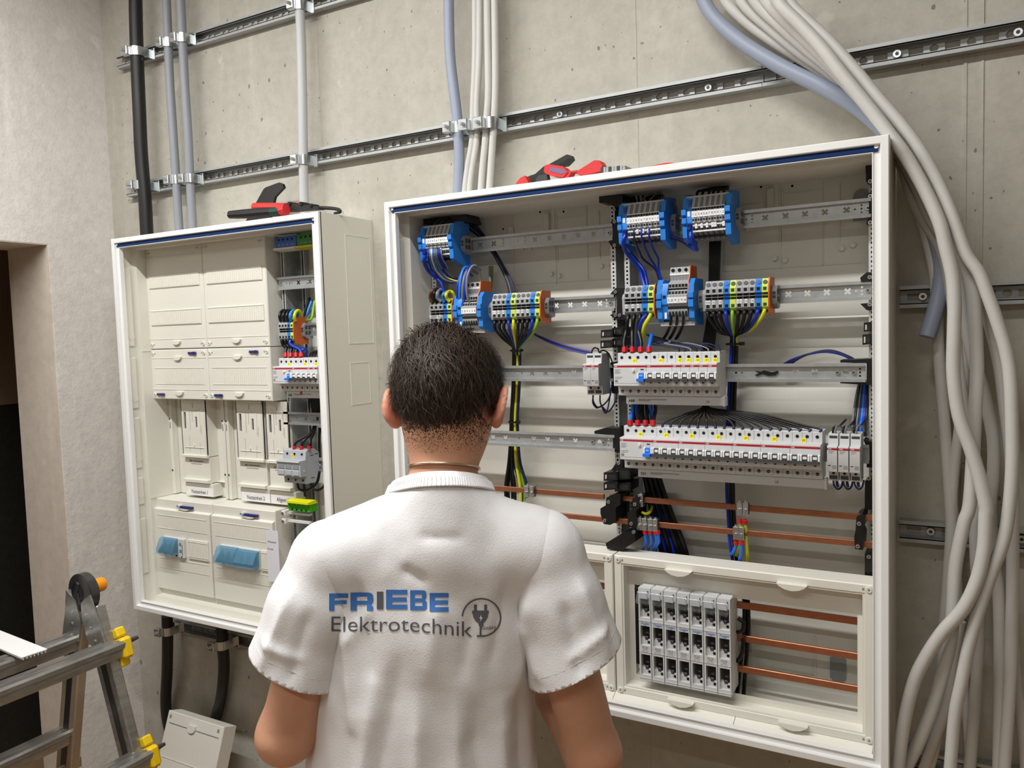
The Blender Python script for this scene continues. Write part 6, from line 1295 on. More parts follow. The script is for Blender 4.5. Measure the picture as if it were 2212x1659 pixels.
part('nose', flat([(1118, 399), (1128, 386), (1138, 381), (1146, 396), (1130, 400)], -.172, -.152), REDT, t)
part('lever', flat([(1140, 384), (1160, 377), (1178, 361), (1190, 356), (1228, 335), (1236, 337), (1239, 345), (1226, 358), (1206, 362), (1190, 372), (1170, 384), (1168, 394), (1150, 396)], -.145, -.128), BLK2, t)
part('jaw', flat([(1160, 388), (1167, 380), (1184, 377), (1186, 388), (1178, 393), (1163, 394)], -.182, -.168), DGREY, t)
for k in range(6): part('lever_rib', flat([(1208+4*k, 355-2.6*k), (1210+4*k, 354-2.6*k), (1214+4*k, 362-2.6*k), (1212+4*k, 363-2.6*k)], -.1462, -.1448), BLACK, t)
t = thing('loose_terminal', 'short row of loose grey terminals on the edge of the large cabinet', 'terminal strip', (.50, -.185, 1.1))
for k in range(9):
    x = .533+.0058*k; part('terminal', MB().box(x, x+.0053, -.196, -.158, 1.1002, 1.1130-.0003*k, .0006), TGREY if k % 3 else DGREY, t)
t = thing('side_cutters', 'red and orange handled pliers behind the loose terminals on the cabinet', 'pliers', (.60, -.12, 1.1))
part('handle', MB().tube([(.560, -.13, 1.108), (.60, -.125, 1.1085), (.645, -.12, 1.112), (.675, -.115, 1.109)], [.006, .008, .0085, .006], 10, 5), REDT, t)
part('handle', MB().tube([(.575, -.10, 1.108), (.62, -.098, 1.109), (.66, -.10, 1.110), (.69, -.11, 1.108)], [.005, .007, .007, .005], 10, 5), mat('orange grip', (226, 138, 60), .5), t)
part('head', MB().box(.690, .735, -.122, -.098, 1.1005, 1.108, .003), DGREY, t)
# ------------------------------------------------------------------ the man, seen from behind
class SDF:
    def __init__(s): s.p = []
    def cone(s, a, b, r0, r1, k=.02):
        a = np.array(a, float); b = np.array(b, float); ab = b-a; L2 = float(ab@ab)+1e-12
        def f(P):
            t = np.clip(((P-a)@ab)/L2, 0, 1); return np.linalg.norm(P-(a+t[..., None]*ab), axis=-1)-(r0+t*(r1-r0))
        R = max(r0, r1); s.p.append((f, np.minimum(a, b)-R, np.maximum(a, b)+R, k, 1)); return s
    def ell(s, c, r, rot=None, k=.02, sub=False):
        c = np.array(c, float); r = np.array(r, float); M = np.eye(3) if rot is None else np.array(rot)
        def f(P):
            q = (P-c)@M; k0 = np.linalg.norm(q/r, axis=-1); k1 = np.linalg.norm(q/(r*r), axis=-1)+1e-9; return k0*(k0-1)/k1
        R = max(r); s.p.append((f, c-R, c+R, k, -1 if sub else 1)); return s
    def _mix(s, d, e, k, sg):
        if sg > 0:
            h = np.clip(.5+.5*(d-e)/k, 0, 1); return d*(1-h)+e*h-k*h*(1-h)
        h = np.clip(.5-.5*(d+e)/k, 0, 1); return d*(1-h)-e*h+k*h*(1-h)
    def at(s, P):
        d = np.full(P.shape[:-1], .5)
        for f, lo, hi, k, sg in s.p:
            m = np.all((P > lo-.06) & (P < hi+.06), axis=-1)
            if m.any(): d[m] = s._mix(d[m], f(P[m]), k, sg)
        return d
    def mesh(s, lo, hi, h):
        lo = np.array(lo, float); n = np.ceil((np.array(hi)-lo)/h).astype(int)+1
        F = np.full(n, .5); ax = [lo[i]+h*np.arange(n[i]) for i in range(3)]
        for f, a, b, k, sg in s.p:
            i0 = np.maximum(np.floor((a-.04-lo)/h).astype(int), 0); i1 = np.minimum(np.ceil((b+.04-lo)/h).astype(int)+1, n)
            if np.any(i1 <= i0): continue
            G = np.stack(np.meshgrid(*[ax[i][i0[i]:i1[i]] for i in range(3)], indexing='ij'), -1)
            sl = tuple(slice(i0[i], i1[i]) for i in range(3)); F[sl] = s._mix(F[sl], f(G), k, sg)
        S = F < 0; c = [n[i]-1 for i in range(3)]
        cnt = np.zeros(c, int)
        for dx in (0, 1):
            for dy in (0, 1):
                for dz in (0, 1): cnt += S[dx:dx+c[0], dy:dy+c[1], dz:dz+c[2]]
        act = (cnt > 0) & (cnt < 8); I, J, K = np.nonzero(act); idx = -np.ones(c, int); idx[I, J, K] = np.arange(len(I))
        acc = np.zeros((len(I), 3)); num = np.zeros(len(I))
        offs = [(x, y, z) for x in (0, 1) for y in (0, 1) for z in (0, 1)]
        for a in offs:
            for axis in range(3):
                if a[axis]: continue
                b = list(a); b[axis] = 1
                fa = F[I+a[0], J+a[1], K+a[2]]; fb = F[I+b[0], J+b[1], K+b[2]]; m = (fa < 0) != (fb < 0)
                t = np.where(m, fa/np.where(m, fa-fb, 1), 0)
                p = np.stack([np.full(len(I), a[0], float), np.full(len(I), a[1], float), np.full(len(I), a[2], float)], 1); p[:, axis] += t
                acc[m] += p[m]; num[m] += 1
        V = lo+h*(np.stack([I, J, K], 1)+acc/num[:, None]); Q = []
        for axis in range(3):
            s0 = [slice(None)]*3; s1 = [slice(None)]*3; s0[axis] = slice(0, -1); s1[axis] = slice(1, None)
            A_, B_ = S[tuple(s0)], S[tuple(s1)]; e = np.argwhere(A_ != B_); o1, o2 = [(1, 2), (2, 0), (0, 1)][axis]
            e = e[(e[:, o1] > 0) & (e[:, o2] > 0) & (e[:, o1] < c[o1]) & (e[:, o2] < c[o2])]
            fl = A_[e[:, 0], e[:, 1], e[:, 2]]
            q = []
            for (u, v) in ((-1, -1), (0, -1), (0, 0), (-1, 0)):
                g = e.copy(); g[:, o1] += u; g[:, o2] += v; q.append(idx[g[:, 0], g[:, 1], g[:, 2]])
            q = np.stack(q, 1); q[~fl] = q[~fl][:, ::-1]; Q.append(q)
        Q = np.concatenate(Q); Q = Q[(Q >= 0).all(1)]
        for _ in range(3):
            d = s.at(V); g = np.stack([s.at(V+np.eye(3)[i]*1e-3)-s.at(V-np.eye(3)[i]*1e-3) for i in range(3)], 1)/2e-3
            g2 = np.maximum((g*g).sum(1), .3); V = V-(np.clip(d/g2, -.5*h, .5*h))[:, None]*g
        return V, Q
_c = AD(950, 1050, 1.20); OX = Vector((_c.x, _c.y, 0))
MR = Vector((RIGHT.x, RIGHT.y, 0)).normalized(); MF = Vector((-MR.y, MR.x, 0))
def L2W(p): return OX+MR*float(p[0])+MF*float(p[1])+Vector((0, 0, float(p[2])))
def loc_of(px, py, D):
    p = AD(px, py, D)-OX; return (p.dot(MR), p.dot(MF), p.z)
def man_mesh(name, V, Q, matl, parent=None, clean=None):
    W = [L2W(v) for v in V]
    me = bpy.data.meshes.new(name); o_ = Vector((0, 0, 0))
    if parent: o_ = wloc(parent)
    me.from_pydata([tuple(w-o_) for w in W], [], [tuple(int(i) for i in q) for q in Q]); me.materials.append(matl)
    me.polygons.foreach_set('use_smooth', [True]*len(me.polygons)); me.update()
    o = bpy.data.objects.new(name, me); COL.objects.link(o)
    if parent: o.parent = parent
    return o
def rotm(rx=0, ry=0, rz=0): return np.array(Matrix.Rotation(rz, 3, 'Z') @ Matrix.Rotation(rx, 3, 'X') @ Matrix.Rotation(ry, 3, 'Y'))
HC = np.array([.0105, .072, .686]); HM = rotm(rx=-.52, rz=-.22)          # head bowed and turned a little to the right
hp = lambda x, y, z: HC+HM@np.array([x, y, z])
SH = {-1: (-.170, .02, .452), 1: (.150, .02, .455)}
EL = {-1: (-.252, .000, .182), 1: (.222, .005, .135)}
WR = {-1: (-.115, .215, .205), 1: (.125, .220, .205)}
B = SDF()
B.ell((-.006, .055, .38), (.142, .095, .175), k=.03).ell((-.022, .05, .18), (.132, .092, .20), k=.04).ell((-.024, .04, .02), (.152, .106, .14), k=.04)
B.cone(SH[-1], SH[1], .048, .048, .04).cone((-.035, .016, .530), (-.14, .02, .462), .036, .044, .03).cone((.035, .016, .530), (.135, .02, .462), .036, .044, .03)
B.cone((-.003, .010, .50), (.008, .046, .640), .052, .049, .03)
B.ell(HC, (.074, .096, .098), HM, .02).ell(hp(0, .020, -.055), (.055, .070, .060), HM, .03).cone(hp(0, .092, .008), hp(0, .108, -.022), .008, .012, .012)
B.ell(hp(0, .085, -.062), (.022, .014, .008), HM, .01).ell(hp(0, .075, -.092), (.020, .018, .016), HM, .02)
B.cone(hp(-.045, .075, .022), hp(.045, .075, .022), .010, .010, .015)
for s in (-1, 1):
    B.ell(hp(s*.032, .092, .004), (.014, .010, .010), HM, .006, sub=True)
    E_ = HM@rotm(rz=s*.55, ry=s*.10)
    B.ell(hp(s*.090, -.006, -.010), (.0085, .0210, .0340), E_, .008).ell(hp(s*.084, .002, -.034), (.008, .011, .012), E_, .008)
    B.ell(hp(s*.102, -.006, -.006), (.0080, .0120, .0200), E_, .006, sub=True)
    B.cone(SH[s], EL[s], .046, .042, .03).cone(EL[s], WR[s], .042, .027, .02)
    w = np.array(WR[s]); e = np.array(EL[s]); d = (w-e)/np.linalg.norm(w-e)
    side = np.array([-s*1.0, .25, -.1]); side -= d*(side@d); side /= np.linalg.norm(side); nn = np.cross(d, side); nn *= np.sign(nn[2]) if nn[2] else 1
    pm = w+d*.05; B.cone(w, w+d*.03, .026, .030, .02)
    for k in range(4): B.cone(w+d*.02+side*(.027-.018*k)*.6, w+d*.085+side*(.030-.020*k), .014, .0115, .010)
    for k, ln in enumerate((.062, .072, .068, .052)):
        b0 = w+d*.085+side*(.030-.020*k); b1 = b0+d*ln*.42-nn*.006; b2 = b1+d*ln*.25-nn*ln*.28; b3 = b2-nn*ln*.30-d*ln*.05
        B.cone(b0, b1, .0098, .0090, .006).cone(b1, b2, .0090, .0083, .006).cone(b2, b3, .0083, .0072, .006)
    b0 = w+d*.03+side*.024; b1 = b0+side*.025+d*.030-nn*.006; b2 = b1+d*.030+side*.004-nn*.008; B.cone(b0, b1, .013, .0110, .010).cone(b1, b2, .0105, .0085, .006)
    B.cone((s*.085, .04, -.02), (s*.10, .05, -.42), .082, .056, .04).cone((s*.10, .05, -.42), (s*.11, .03, -.79), .056, .038, .03).cone((s*.11, .0, -.81), (s*.125, .17, -.825), .036, .026, .03)
V, Q_ = B.mesh((-.33, -.12, -.86), (.33, .42, .83), .005)
SKIN = mat('tanned skin', (214, 166, 138), .5, spec=.35, var=.16, vscale=9, rgb2=(204, 148, 120), sss=.12, bump=.08, bscale=300)
person = man_mesh('person', V, Q_, SKIN)
ca = person.data.color_attributes.new('flush', 'FLOAT_COLOR', 'POINT'); el = np.stack([np.linalg.norm(((V-hp(s*.088, -.002, -.014))@HM)/np.array([.014, .034, .044]), axis=1) for s in (-1, 1)], 1).min(1)
fl = np.clip(1.35-el, 0, 1)*.8; ca.data.foreach_set('color', np.stack([fl, fl, fl, np.ones(len(V))], 1).ravel().astype(np.float32))
nt = SKIN.node_tree; at_ = nt.nodes.new('ShaderNodeAttribute'); at_.attribute_name = 'flush'; mx = nt.nodes.new('ShaderNodeMix'); mx.data_type = 'RGBA'; bs = nt.nodes['Principled BSDF']
src = bs.inputs['Base Color'].links[0].from_socket; nt.links.new(src, mx.inputs['A']); mx.inputs['B'].default_value = (*lin((196, 98, 84)), 1); nt.links.new(at_.outputs['Fac'], mx.inputs['Factor']); nt.links.new(mx.outputs['Result'], bs.inputs['Base Color'])
tag(person, 'person in a white lettered T-shirt standing with head bowed before the cabinets', 'person')
# eyes and lips (face is turned away)
def man_part(name, mb, matl, parent, label=None, angle=60):
    m2 = MB(); m2.v = [tuple(L2W(v)) for v in mb.v]; m2.f = mb.f; m2.m = mb.m
    me = mesh_of(name, m2, matl, (0, 0, 0), angle); o = bpy.data.objects.new(name, me); COL.objects.link(o); o.parent = parent; return tag(o, label)
for s in (-1, 1): man_part('eye', MB().sph(hp(s*.032, .084, .004), .0115, 12, 8), mat('eye white', (230, 228, 224), .2), person)
# T-shirt
HEM = {-1: ((-.250, .006, .296), (.46, .02, .88)), 1: ((.212, .010, .288), (-.44, .02, .90))}
S = SDF()
S.ell((-.016, .052, .375), (.162, .114, .180), k=.03)
S.ell((-.044, .048, .20), (.178, .118, .26), k=.05).ell((-.054, .045, .02), (.194, .128, .22), k=.05)
S.cone((-.156, .02, .450), (.136, .02, .453), .060, .060, .04).cone((-.030, .012, .522), (-.154, .02, .457), .044, .057, .03).cone((.030, .012, .522), (.134, .02, .460), .044, .057, .03)
S.cone((0, .008, .47), (.004, .030, .61), .069, .062, .03)
V, Q_ = S.mesh((-.36, -.13, -.14), (.36, .26, .66), .0055)
SL = {}; NT = []
for s in (-1, 1):
    h = np.array(HEM[s][0]); a = np.array(SH[s]); n0_ = np.array(HEM[s][1]); n0_ = n0_/np.linalg.norm(n0_)
    mid = a*.5+h*.5+np.array([-s*.004, -.002, .004])
    SL[s] = SDF().cone(a+np.array([-s*.022, 0, -.002]), a+np.array([s*.004, 0, -.004]), .057, .060, .02).cone(a+np.array([s*.004, 0, -.004]), mid, .060, .0640, .02).cone(mid, h-n0_*.06-np.array([s*.024, .002, 0]), .0650, .0780 if s < 0 else .0860, .02)
    Vs, Qs = SL[s].mesh((-.40, -.13, .12), (.40, .20, .60), .0055); NT.append(len(V)); Q_ = np.concatenate([Q_, Qs+len(V)]); V = np.concatenate([V, Vs])
folds = [((-.095, .30), (-.150, .0), .020, .010), ((-.060, .33), (-.135, .0), .014, -.007), ((-.035, .28), (-.05, -.02), .016, .009), ((.02, .27), (.012, -.02), .014, .007), ((.045, .25), (.050, -.02), .016, -.006), ((.085, .26), (.075, -.02), .018, .008), ((.11, .28), (.115, -.02), .016, -.006),
         ((-.150, .42), (-.135, .22), .012, .007), ((-.125, .44), (-.105, .30), .010, -.005), ((.135, .42), (.105, .25), .014, .007), ((.10, .43), (.075, .31), .012, -.005), ((-.055, .455), (-.025, .437), .009, -.005), ((-.03, .500), (.03, .497), .007, -.003), ((.0, .41), (-.02, .30), .018, .005), ((.055, .41), (.03, .30), .014, -.005), ((-.10, .40), (-.14, .34), .010, .005), ((.12, .36), (.14, .28), .009, .005),
         ((-.215, .43), (-.262, .32), .010, .007), ((-.190, .40), (-.222, .30), .010, -.006), ((.20, .43), (.240, .32), .011, .007), ((.180, .40), (.200, .30), .010, -.006), ((.25, .355), (.19, .315), .008, .005), ((-.27, .35), (-.21, .325), .008, .005)]
class Both:
    def at(s, P): return np.minimum(np.minimum(SALL.at(P), SL[-1].at(P)), SL[1].at(P))
SALL = S; S = Both()
g = np.stack([S.at(V+np.eye(3)[i]*2e-3)-S.at(V-np.eye(3)[i]*2e-3) for i in range(3)], 1); g /= np.linalg.norm(g, axis=1)[:, None]+1e-9
disp = np.zeros(len(V))
for (a, b, w, amp) in folds:
    a = np.array(a); b = np.array(b); ab = b-a; p = V[:, [0, 2]]; t = np.clip(((p-a)@ab)/(ab@ab), 0, 1); dd = np.linalg.norm(p-(a+t[:, None]*ab), axis=1)
    fall = np.minimum(1, np.minimum(t, 1.15-t)*4+.15) if True else 1
    disp += 1.15*amp*np.exp(-np.abs(dd/w)**1.5)*np.clip(fall, 0, 1)*np.clip(-g[:, 1]*1.6, 0, 1)
disp += np.array([.0022*(noise.noise(Vector((v[0]*16, v[1]*16, v[2]*11)))+.5*noise.noise(Vector((v[0]*38+5, v[1]*38, v[2]*30)))) for v in V])
V = V+g*disp[:, None]
bm = bmesh.new(); bv = [bm.verts.new(tuple(v)) for v in V]; bm.verts.ensure_lookup_table()
for q in Q_:
    try: nf = bm.faces.new([bv[i] for i in q]); nf.material_index = int(q[0] >= NT[0])+int(q[0] >= NT[1])
    except ValueError: pass
for s in (-1, 1):
    c0, n0 = HEM[s]; fs = [f for f in bm.faces if f.material_index == (1 if s < 0 else 2)]
    ge = set(fs); ed = {e for f in fs for e in f.edges}; vs = {v for f in fs for v in f.verts}
    bmesh.ops.bisect_plane(bm, geom=list(ge)+list(ed)+list(vs), plane_co=Vector(c0), plane_no=-Vector(n0), clear_outer=True)
NK0 = Vector((.002, .012, .556)); NKN = Vector((0, .36, 1)).normalized()
bmesh.ops.bisect_plane(bm, geom=list(bm.faces)+list(bm.edges)+list(bm.verts), plane_co=NK0, plane_no=NKN, clear_outer=True)
bmesh.ops.bisect_plane(bm, geom=list(bm.faces)+list(bm.edges)+list(bm.verts), plane_co=Vector((0, 0, -.075)), plane_no=Vector((0, 0, -1)), clear_outer=True)
neck = [v.co.copy() for v in bm.verts if v.is_boundary and abs((v.co-NK0).dot(NKN)) < 1e-4]
bmesh.ops.triangulate(bm, faces=[f for f in bm.faces if len(f.verts) > 4])
for f in bm.faces: f.material_index = 0
SHIRTM = mat('white cotton', (232, 232, 234), .85, spec=.2, bump=.25, bscale=420, var=.03, vscale=8)
bm.normal_update(); bvh = BVHTree.FromBMesh(bm)
me = bpy.data.meshes.new('t_shirt')
for v in bm.verts: v.co = L2W(v.co)
bm.to_mesh(me); bm.free(); me.materials.append(SHIRTM); me.polygons.foreach_set('use_smooth', [True]*len(me.polygons))
shirt = bpy.data.objects.new('t_shirt', me); COL.objects.link(shirt); shirt.parent = person; shirt['label'] = 'white short-sleeved T-shirt with blue and grey print'
so = shirt.modifiers.new('cloth', 'SOLIDIFY'); so.thickness = .0035; so.offset = -1
cen = Vector((sum(v.x for v in neck)/len(neck), sum(v.y for v in neck)/len(neck), 0))
neck.sort(key=lambda v: math.atan2(v.y-cen.y, v.x-cen.x))
nk = [neck[int(i*len(neck)/72)] for i in range(72)]
nk = [(nk[i-1]+nk[i]*2+nk[(i+1) % 72])/4 for i in range(72)]
rings = []
for (off, inn) in ((-.004, -.0030), (-.002, -.0045), (.010, .0005), (.0165, .0055), (.0172, .0075), (.0150, .0085), (.002, .004)):
    rings.append([tuple(v+NKN*off+Vector((cen.x-v.x, cen.y-v.y, 0)).normalized()*inn) for v in nk])
man_part('collar', MB().loft(rings), SHIRTM, shirt)
m = MB()
for i in range(72):
    for j in (0, .5):
        a = nk[i].lerp(nk[(i+1) % 72], j); o = Vector((cen.x-a.x, cen.y-a.y, 0)).normalized()
        m.tube([a-o*.0045-NKN*.001, a+o*.0000+NKN*.011], .0007, 4, 1)
man_part('collar_ribbing', m, SHIRTM, shirt)['kind'] = 'stuff'
# print on the back
LCAM = Vector(((CAM-OX).dot(MR), (CAM-OX).dot(MF), CAM.z))
def on_shirt(px, py, lift=.0010):
    d = ray(px, -py); d = Vector((d.dot(MR), d.dot(MF), d.z)).normalized(); h = bvh.ray_cast(LCAM, d)
    return None if h[0] is None else h[0]-d*lift
def print_part(name, polys, matl, label):
    bm = bmesh.new()
    for vs, fs in polys:
        q = [bm.verts.new((v[0], v[1], 0)) for v in vs]
        for f in fs:
            try: bm.faces.new([q[i] for i in f])
            except ValueError: pass
    bmesh.ops.triangulate(bm, faces=bm.faces[:])
    for _ in range(4):
        e = [x for x in bm.edges if x.calc_length() > 7.0]
        if not e: break
        bmesh.ops.subdivide_edges(bm, edges=e, cuts=1); bmesh.ops.triangulate(bm, faces=[f for f in bm.faces if len(f.verts) > 3])
    m = MB(); m.add([tuple(on_shirt(v.co.x, v.co.y) or (0, -.1, .3)) for v in bm.verts], [[v.index for v in f.verts] for f in bm.faces] if not bm.verts.index_update() else [])
    bm.free(); return man_part(name, m, matl, shirt, label, 80)
def bx4(*R): return [([(a, c), (b, c), (b, d), (a, d)], [(0, 1, 2, 3)]) for a, b, c, d in R]
GL_ = {'F': bx4((0, .28, 0, 1), (.28, 1, .74, 1), (.28, .92, .38, .60)), 'E': bx4((0, .28, 0, 1), (.28, 1, .76, 1), (.28, .97, .39, .61), (.28, 1, 0, .24)), 'I': bx4((0, 1, 0, 1)),
       'R': bx4((0, .28, 0, 1), (.28, .80, .77, 1), (.28, .80, .33, .55))+[([(.80, 1), (.93, .95), (1, .84), (1, .50), (.93, .38), (.80, .33), (.80, .55), (.74, .58), (.74, .74), (.80, .77)], [tuple(range(10))]), ([(.72, .33), (.90, .36), (1, .22), (1, 0), (.72, 0)], [tuple(range(5))])],
       'B': bx4((0, .28, 0, 1), (.28, .78, .79, 1), (.28, .78, .41, .60), (.28, .78, 0, .21))+[([(.78, 1), (.92, .96), (.97, .86), (.97, .66), (.88, .52), (1, .40), (1, .12), (.93, .03), (.78, 0), (.78, .21), (.73, .24), (.73, .38), (.78, .41), (.78, .60), (.70, .63), (.70, .76), (.78, .79)], [tuple(range(17))])]}
PD = 1.115
def pl(px, py): return (px, -py)
PBLUE = mat('blue shirt print', (62, 116, 190), .7); PGREY = mat('grey shirt print', (92, 94, 100), .7)
gi = []
for k, (ch, xa, xb, ya, yb2) in enumerate((('F', 711, 752, 1282, 1319), ('R', 757, 806, 1280, 1319), ('I', 814, 828, 1278, 1316), ('E', 834, 880, 1274, 1316), ('B', 886, 922, 1275, 1318), ('E', 928, 969, 1281, 1321))):
    (x0, z1), (x1, z0) = pl(xa, ya), pl(xb, yb2)
    polys = [([(x0+u*(x1-x0), z0+v*(z1-z0)) for u, v in vs], fs) for vs, fs in GL_[ch]]
    print_part('print_letter', polys, PGREY if ch == 'I' else PBLUE, '%s letter %s of the upper word' % ('grey' if ch == 'I' else 'blue', ch))
vs, fs, (tx0, tx1, ty0, ty1) = text2d('Elektrotechnik', -.004)
(xa, zb1), (xb, zb2) = pl(716, 1364), pl(1020, 1376); zt = pl(716, 1331)[1]; kx = (xb-xa)/(tx1-tx0); ky = (zt-zb1)/(.70)
print_part('print_word', [([(xa+(x-tx0)*kx, zb1+y*ky+(zb2-zb1)*max(0, (x-tx0)/(tx1-tx0)-.55)/.45) for x, y in vs], fs)], PGREY, 'grey lower word Elektrotechnik')
cx, cz = pl(1040, 1334); rr = pl(1083, 1334)[0]-cx
th = [math.radians(a) for a in range(-83, 183, 7)]; ro, ri = rr, rr-3.2
ring = ([(cx+ro*math.cos(a), cz+ro*.98*math.sin(a)) for a in th]+[(cx+ri*math.cos(a), cz+ri*.98*math.sin(a)) for a in reversed(th)]); n_ = len(th)
polys = [([ring[i], ring[i+1], ring[2*n_-2-i], ring[2*n_-1-i]], [(0, 1, 2, 3)]) for i in range(n_-1)]
def bxp(xa, xb, ya, yb): (a, d), (b, c) = pl(xa, ya), pl(xb, yb); return ([(a, c), (b, c), (b, d), (a, d)], [(0, 1, 2, 3)])
polys += [bxp(1024, 1030, 1306, 1321), bxp(1046, 1052, 1306, 1321), bxp(1020, 1056, 1319, 1326)]
bell = [pl(1022, 1326), pl(1054, 1326), pl(1054, 1332), pl(1048, 1342), pl(1044, 1346), pl(1044, 1352), pl(1034, 1352), pl(1034, 1346), pl(1028, 1342), pl(1022, 1332)]
polys += [(bell, [tuple(range(10))]), bxp(1036, 1040, 1352, 1375), bxp(1030, 1046, 1372, 1376)]
print_part('print_emblem', polys, PGREY, 'grey emblem of a plug inside a cable ring')
vs, fs, (tx0, tx1, ty0, ty1) = text2d('GmbH', 0)
(xa, za), (xb, _) = pl(1040, 1360), pl(1070, 1356); kx = (xb-xa)/(tx1-tx0)
print_part('print_word', [([(xa+(x-tx0)*kx, za+y*kx) for x, y in vs], fs)], PGREY, 'small grey word GmbH')
bolt = [pl(1040, 1328), pl(1035, 1336), pl(1038.5, 1336), pl(1037, 1343), pl(1043, 1334), pl(1039.5, 1334)]
def lifted(polys):
    o_ = on_shirt
    return polys
LZ = [(on_shirt(x, z, .0016)) for x, z in bolt]
if all(LZ): man_part('print_bolt', MB().add([tuple(p) for p in LZ], [tuple(range(6))]), SHIRTM, shirt)
# sleeve hem stitching
for s in (-1, 1):
    c0, n0 = Vector(HEM[s][0]), Vector(HEM[s][1]).normalized(); c1 = c0+n0*.022; u = n0.orthogonal().normalized(); w = n0.cross(u); pts = []
    for k in range(41):
        d = u*math.cos(2*math.pi*k/40)+w*math.sin(2*math.pi*k/40); h = bvh.ray_cast(c1+d*.20, -d, .2)
        if h[0] is not None and (h[0]-c1).length < .10: pts.append(h[0]-d*.0004)
    if len(pts) > 8: man_part('hem_stitching', MB().tube([tuple(p) for p in pts], .0009, 4, 1), mat('white thread', (214, 215, 218), .8), shirt)
# trousers and shoes (below the frame)
T_ = SDF().ell((0, .045, .0), (.166, .118, .12), k=.04)
for s in (-1, 1): T_.cone((s*.085, .04, -.02), (s*.10, .05, -.42), .094, .072, .05).cone((s*.10, .05, -.42), (s*.11, .02, -.79), .072, .062, .04)
V, Q_ = T_.mesh((-.30, -.15, -.86), (.30, .25, .16), .009); man_mesh('trousers', V, Q_, mat('dark work trousers', (44, 46, 52), .9), person)
for s in (-1, 1):
    K_ = SDF().cone((s*.11, .0, -.795), (s*.125, .18, -.812), .046, .036, .03); V, Q_ = K_.mesh((s*.12-.09, -.08, -.86), (s*.12+.09, .26, -.72), .008); V[:, 2] = np.maximum(V[:, 2], -.849); man_mesh('shoe', V, Q_, BLACK, person)
# hair
HAIRM = mat('dark brown hair', (36, 29, 25), .55, spec=.3, var=.5, vscale=160, rgb2=(62, 50, 41))
rng = random.Random(5)
Hs = SDF().ell(hp(0, -.006, .012), (.0835, .1030, .1010), HM, .02)
V, Q_ = Hs.mesh(HC-.14, HC+.14, .006)
L_ = (V-HC)@HM
def hairline(x, y, z):      # >0 where hair grows (head coordinates: y forward, z up)
    return z-(-.044+.52*max(0, y+.02)+(.020 if abs(x) > .055 else 0)-.55*max(0, -y-.055))
ok = np.array([hairline(*l)+.006*noise.noise(Vector((l[0]*60, l[1]*60, 3))) > .006 for l in L_]); Qk = Q_[ok[Q_].all(1)]
used = np.unique(Qk); rem = -np.ones(len(V), int); rem[used] = np.arange(len(used))
hair = man_mesh('hair', V[used], rem[Qk], HAIRM, person); hair['label'] = 'short dark brown hair, longer on top'
bm = bmesh.new()
Hv = V; crown = np.array([.012, -.030, .105]); m = MB(); r3 = np.array([.0815, .1015, .0995]); cc = np.array([0, -.006, .012])
seeds = []
for i in range(40000):
    v = np.array([rng.gauss(0, 1), rng.gauss(0, 1), rng.gauss(0, 1)]); v /= np.linalg.norm(v); p = v*r3+cc; hl = hairline(*p)
    if hl < -.050 or p[1] > .085: continue
    fade = hl < .010
    if fade and (hl < -.048*rng.random()**.7 or abs(p[0]) > .070): continue
    if not fade and i > 21000: continue
    seeds.append((v, p, hl, fade))
FP = np.array([HC+HM@s_[1] for s_ in seeds]); fm = np.array([s_[3] for s_ in seeds]); PP = FP[fm]
for _ in range(4):
    d_ = B.at(PP); g_ = np.stack([B.at(PP+np.eye(3)[i]*1e-3)-B.at(PP-np.eye(3)[i]*1e-3) for i in range(3)], 1)/2e-3; g_ /= np.linalg.norm(g_, axis=1)[:, None]+1e-9; PP = PP-g_*(d_-.0004)[:, None]
it = iter((PP-HC)@HM)
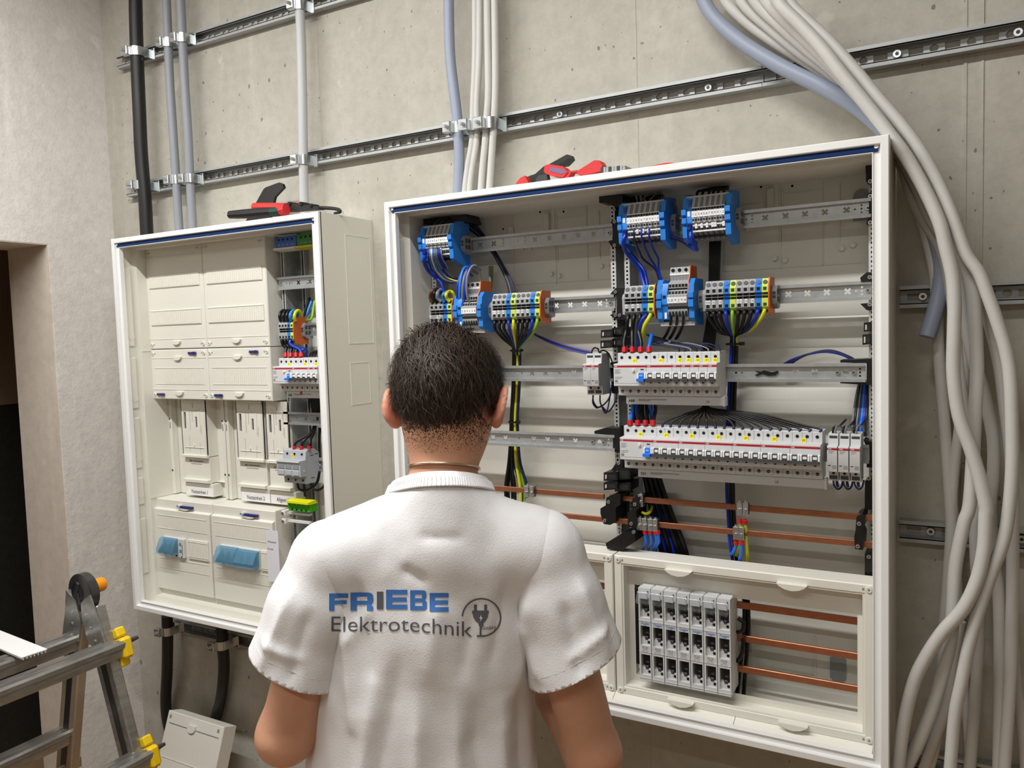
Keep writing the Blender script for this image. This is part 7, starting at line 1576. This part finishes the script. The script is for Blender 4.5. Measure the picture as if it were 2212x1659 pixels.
for (v, p, hl, fade) in seeds:
    nrm = v/r3; nrm /= np.linalg.norm(nrm)
    if fade: p = next(it)
    t = p-crown; t -= nrm*(t@nrm); nt = np.linalg.norm(t)
    if nt < 1e-4: continue
    t /= nt; sw = np.cross(nrm, t); t = t+sw*(.35+.5*rng.uniform(-1, 1))+np.array([0, .12, 0]); t += np.array([rng.gauss(0, .36) for _ in range(3)]); t -= nrm*(t@nrm); t /= np.linalg.norm(t)
    up_ = min(1, max(0, (hl-.02)/.09)); ln = (.006+.016*rng.random()*max(.2, 1+hl/.05)) if fade else (.020+.036*up_*rng.random()+.022*rng.random()); lift = .10 if fade else .26+.45*up_*rng.random()
    if not fade and rng.random() < .22: lift += .9*rng.random()
    pts = []; q = p.copy(); n2 = nrm.copy()
    for k in range(5):
        pts.append(q.copy()); dirv = t+n2*lift*(1-.55*k); dirv /= np.linalg.norm(dirv); q = q+dirv*ln/4
        if not fade: n2 = (q-cc)/(r3*r3); n2 /= np.linalg.norm(n2); t = t-n2*(t@n2)*.6; t /= np.linalg.norm(t)
    wd = np.cross(t, n2); wd /= np.linalg.norm(wd)+1e-9; hw = .00085 if not fade else .00055
    vs = []
    for k, q in enumerate(pts):
        w_ = hw*(1-.22*k); vs += [tuple(HC+HM@(q-wd*w_)), tuple(HC+HM@(q+wd*w_))]
    m.mat(0 if fade else rng.choice((0, 0, 0, 0, 1, 1, 2))); m.add(vs, [(2*k, 2*k+1, 2*k+3, 2*k+2) for k in range(4)])
m2 = MB(); m2.v = [tuple(L2W(v)) for v in m.v]; m2.f = m.f; m2.m = m.m
me = mesh_of('hair_strands', m2, [HAIRM, mat('brown hair strand', (62, 49, 40), .5, spec=.4), mat('light brown hair strand', (84, 68, 56), .5, spec=.4)], (0, 0, 0), 180, normals=False); o = bpy.data.objects.new('hair_strands', me); COL.objects.link(o); o.parent = hair; o['kind'] = 'stuff'
# necklace
bb = BVHTree.FromPolygons([tuple(v) for v in B.mesh((-.16, -.10, .48), (.16, .16, .70), .005)[0]], [tuple(int(i) for i in q) for q in B.mesh((-.16, -.10, .48), (.16, .16, .70), .005)[1]])
c0 = Vector((.002, .020, .590)); n0 = Vector((.05, .30, 1)).normalized(); u = n0.orthogonal().normalized(); w = n0.cross(u); pts = []
for k in range(49):
    d = u*math.cos(2*math.pi*k/48)+w*math.sin(2*math.pi*k/48); h = bb.ray_cast(c0+d*.2, -d, .2)
    if h[0] is not None: pts.append(h[0]+d*.0022)
nl = MB().tube([tuple(L2W(p)) for p in pts], .0021, 8, 2)
solo('necklace', nl, mat('silver chain', (214, 196, 170), .25, .9), 'thin silver snake chain around the man\'s neck', 'necklace', angle=80)
# ------------------------------------------------------------------ lift everything so the floor lies at z = 0
for o in SC.objects:
    if o.parent is None and o.type not in ('CAMERA', 'LIGHT'): o.location.z += ZB
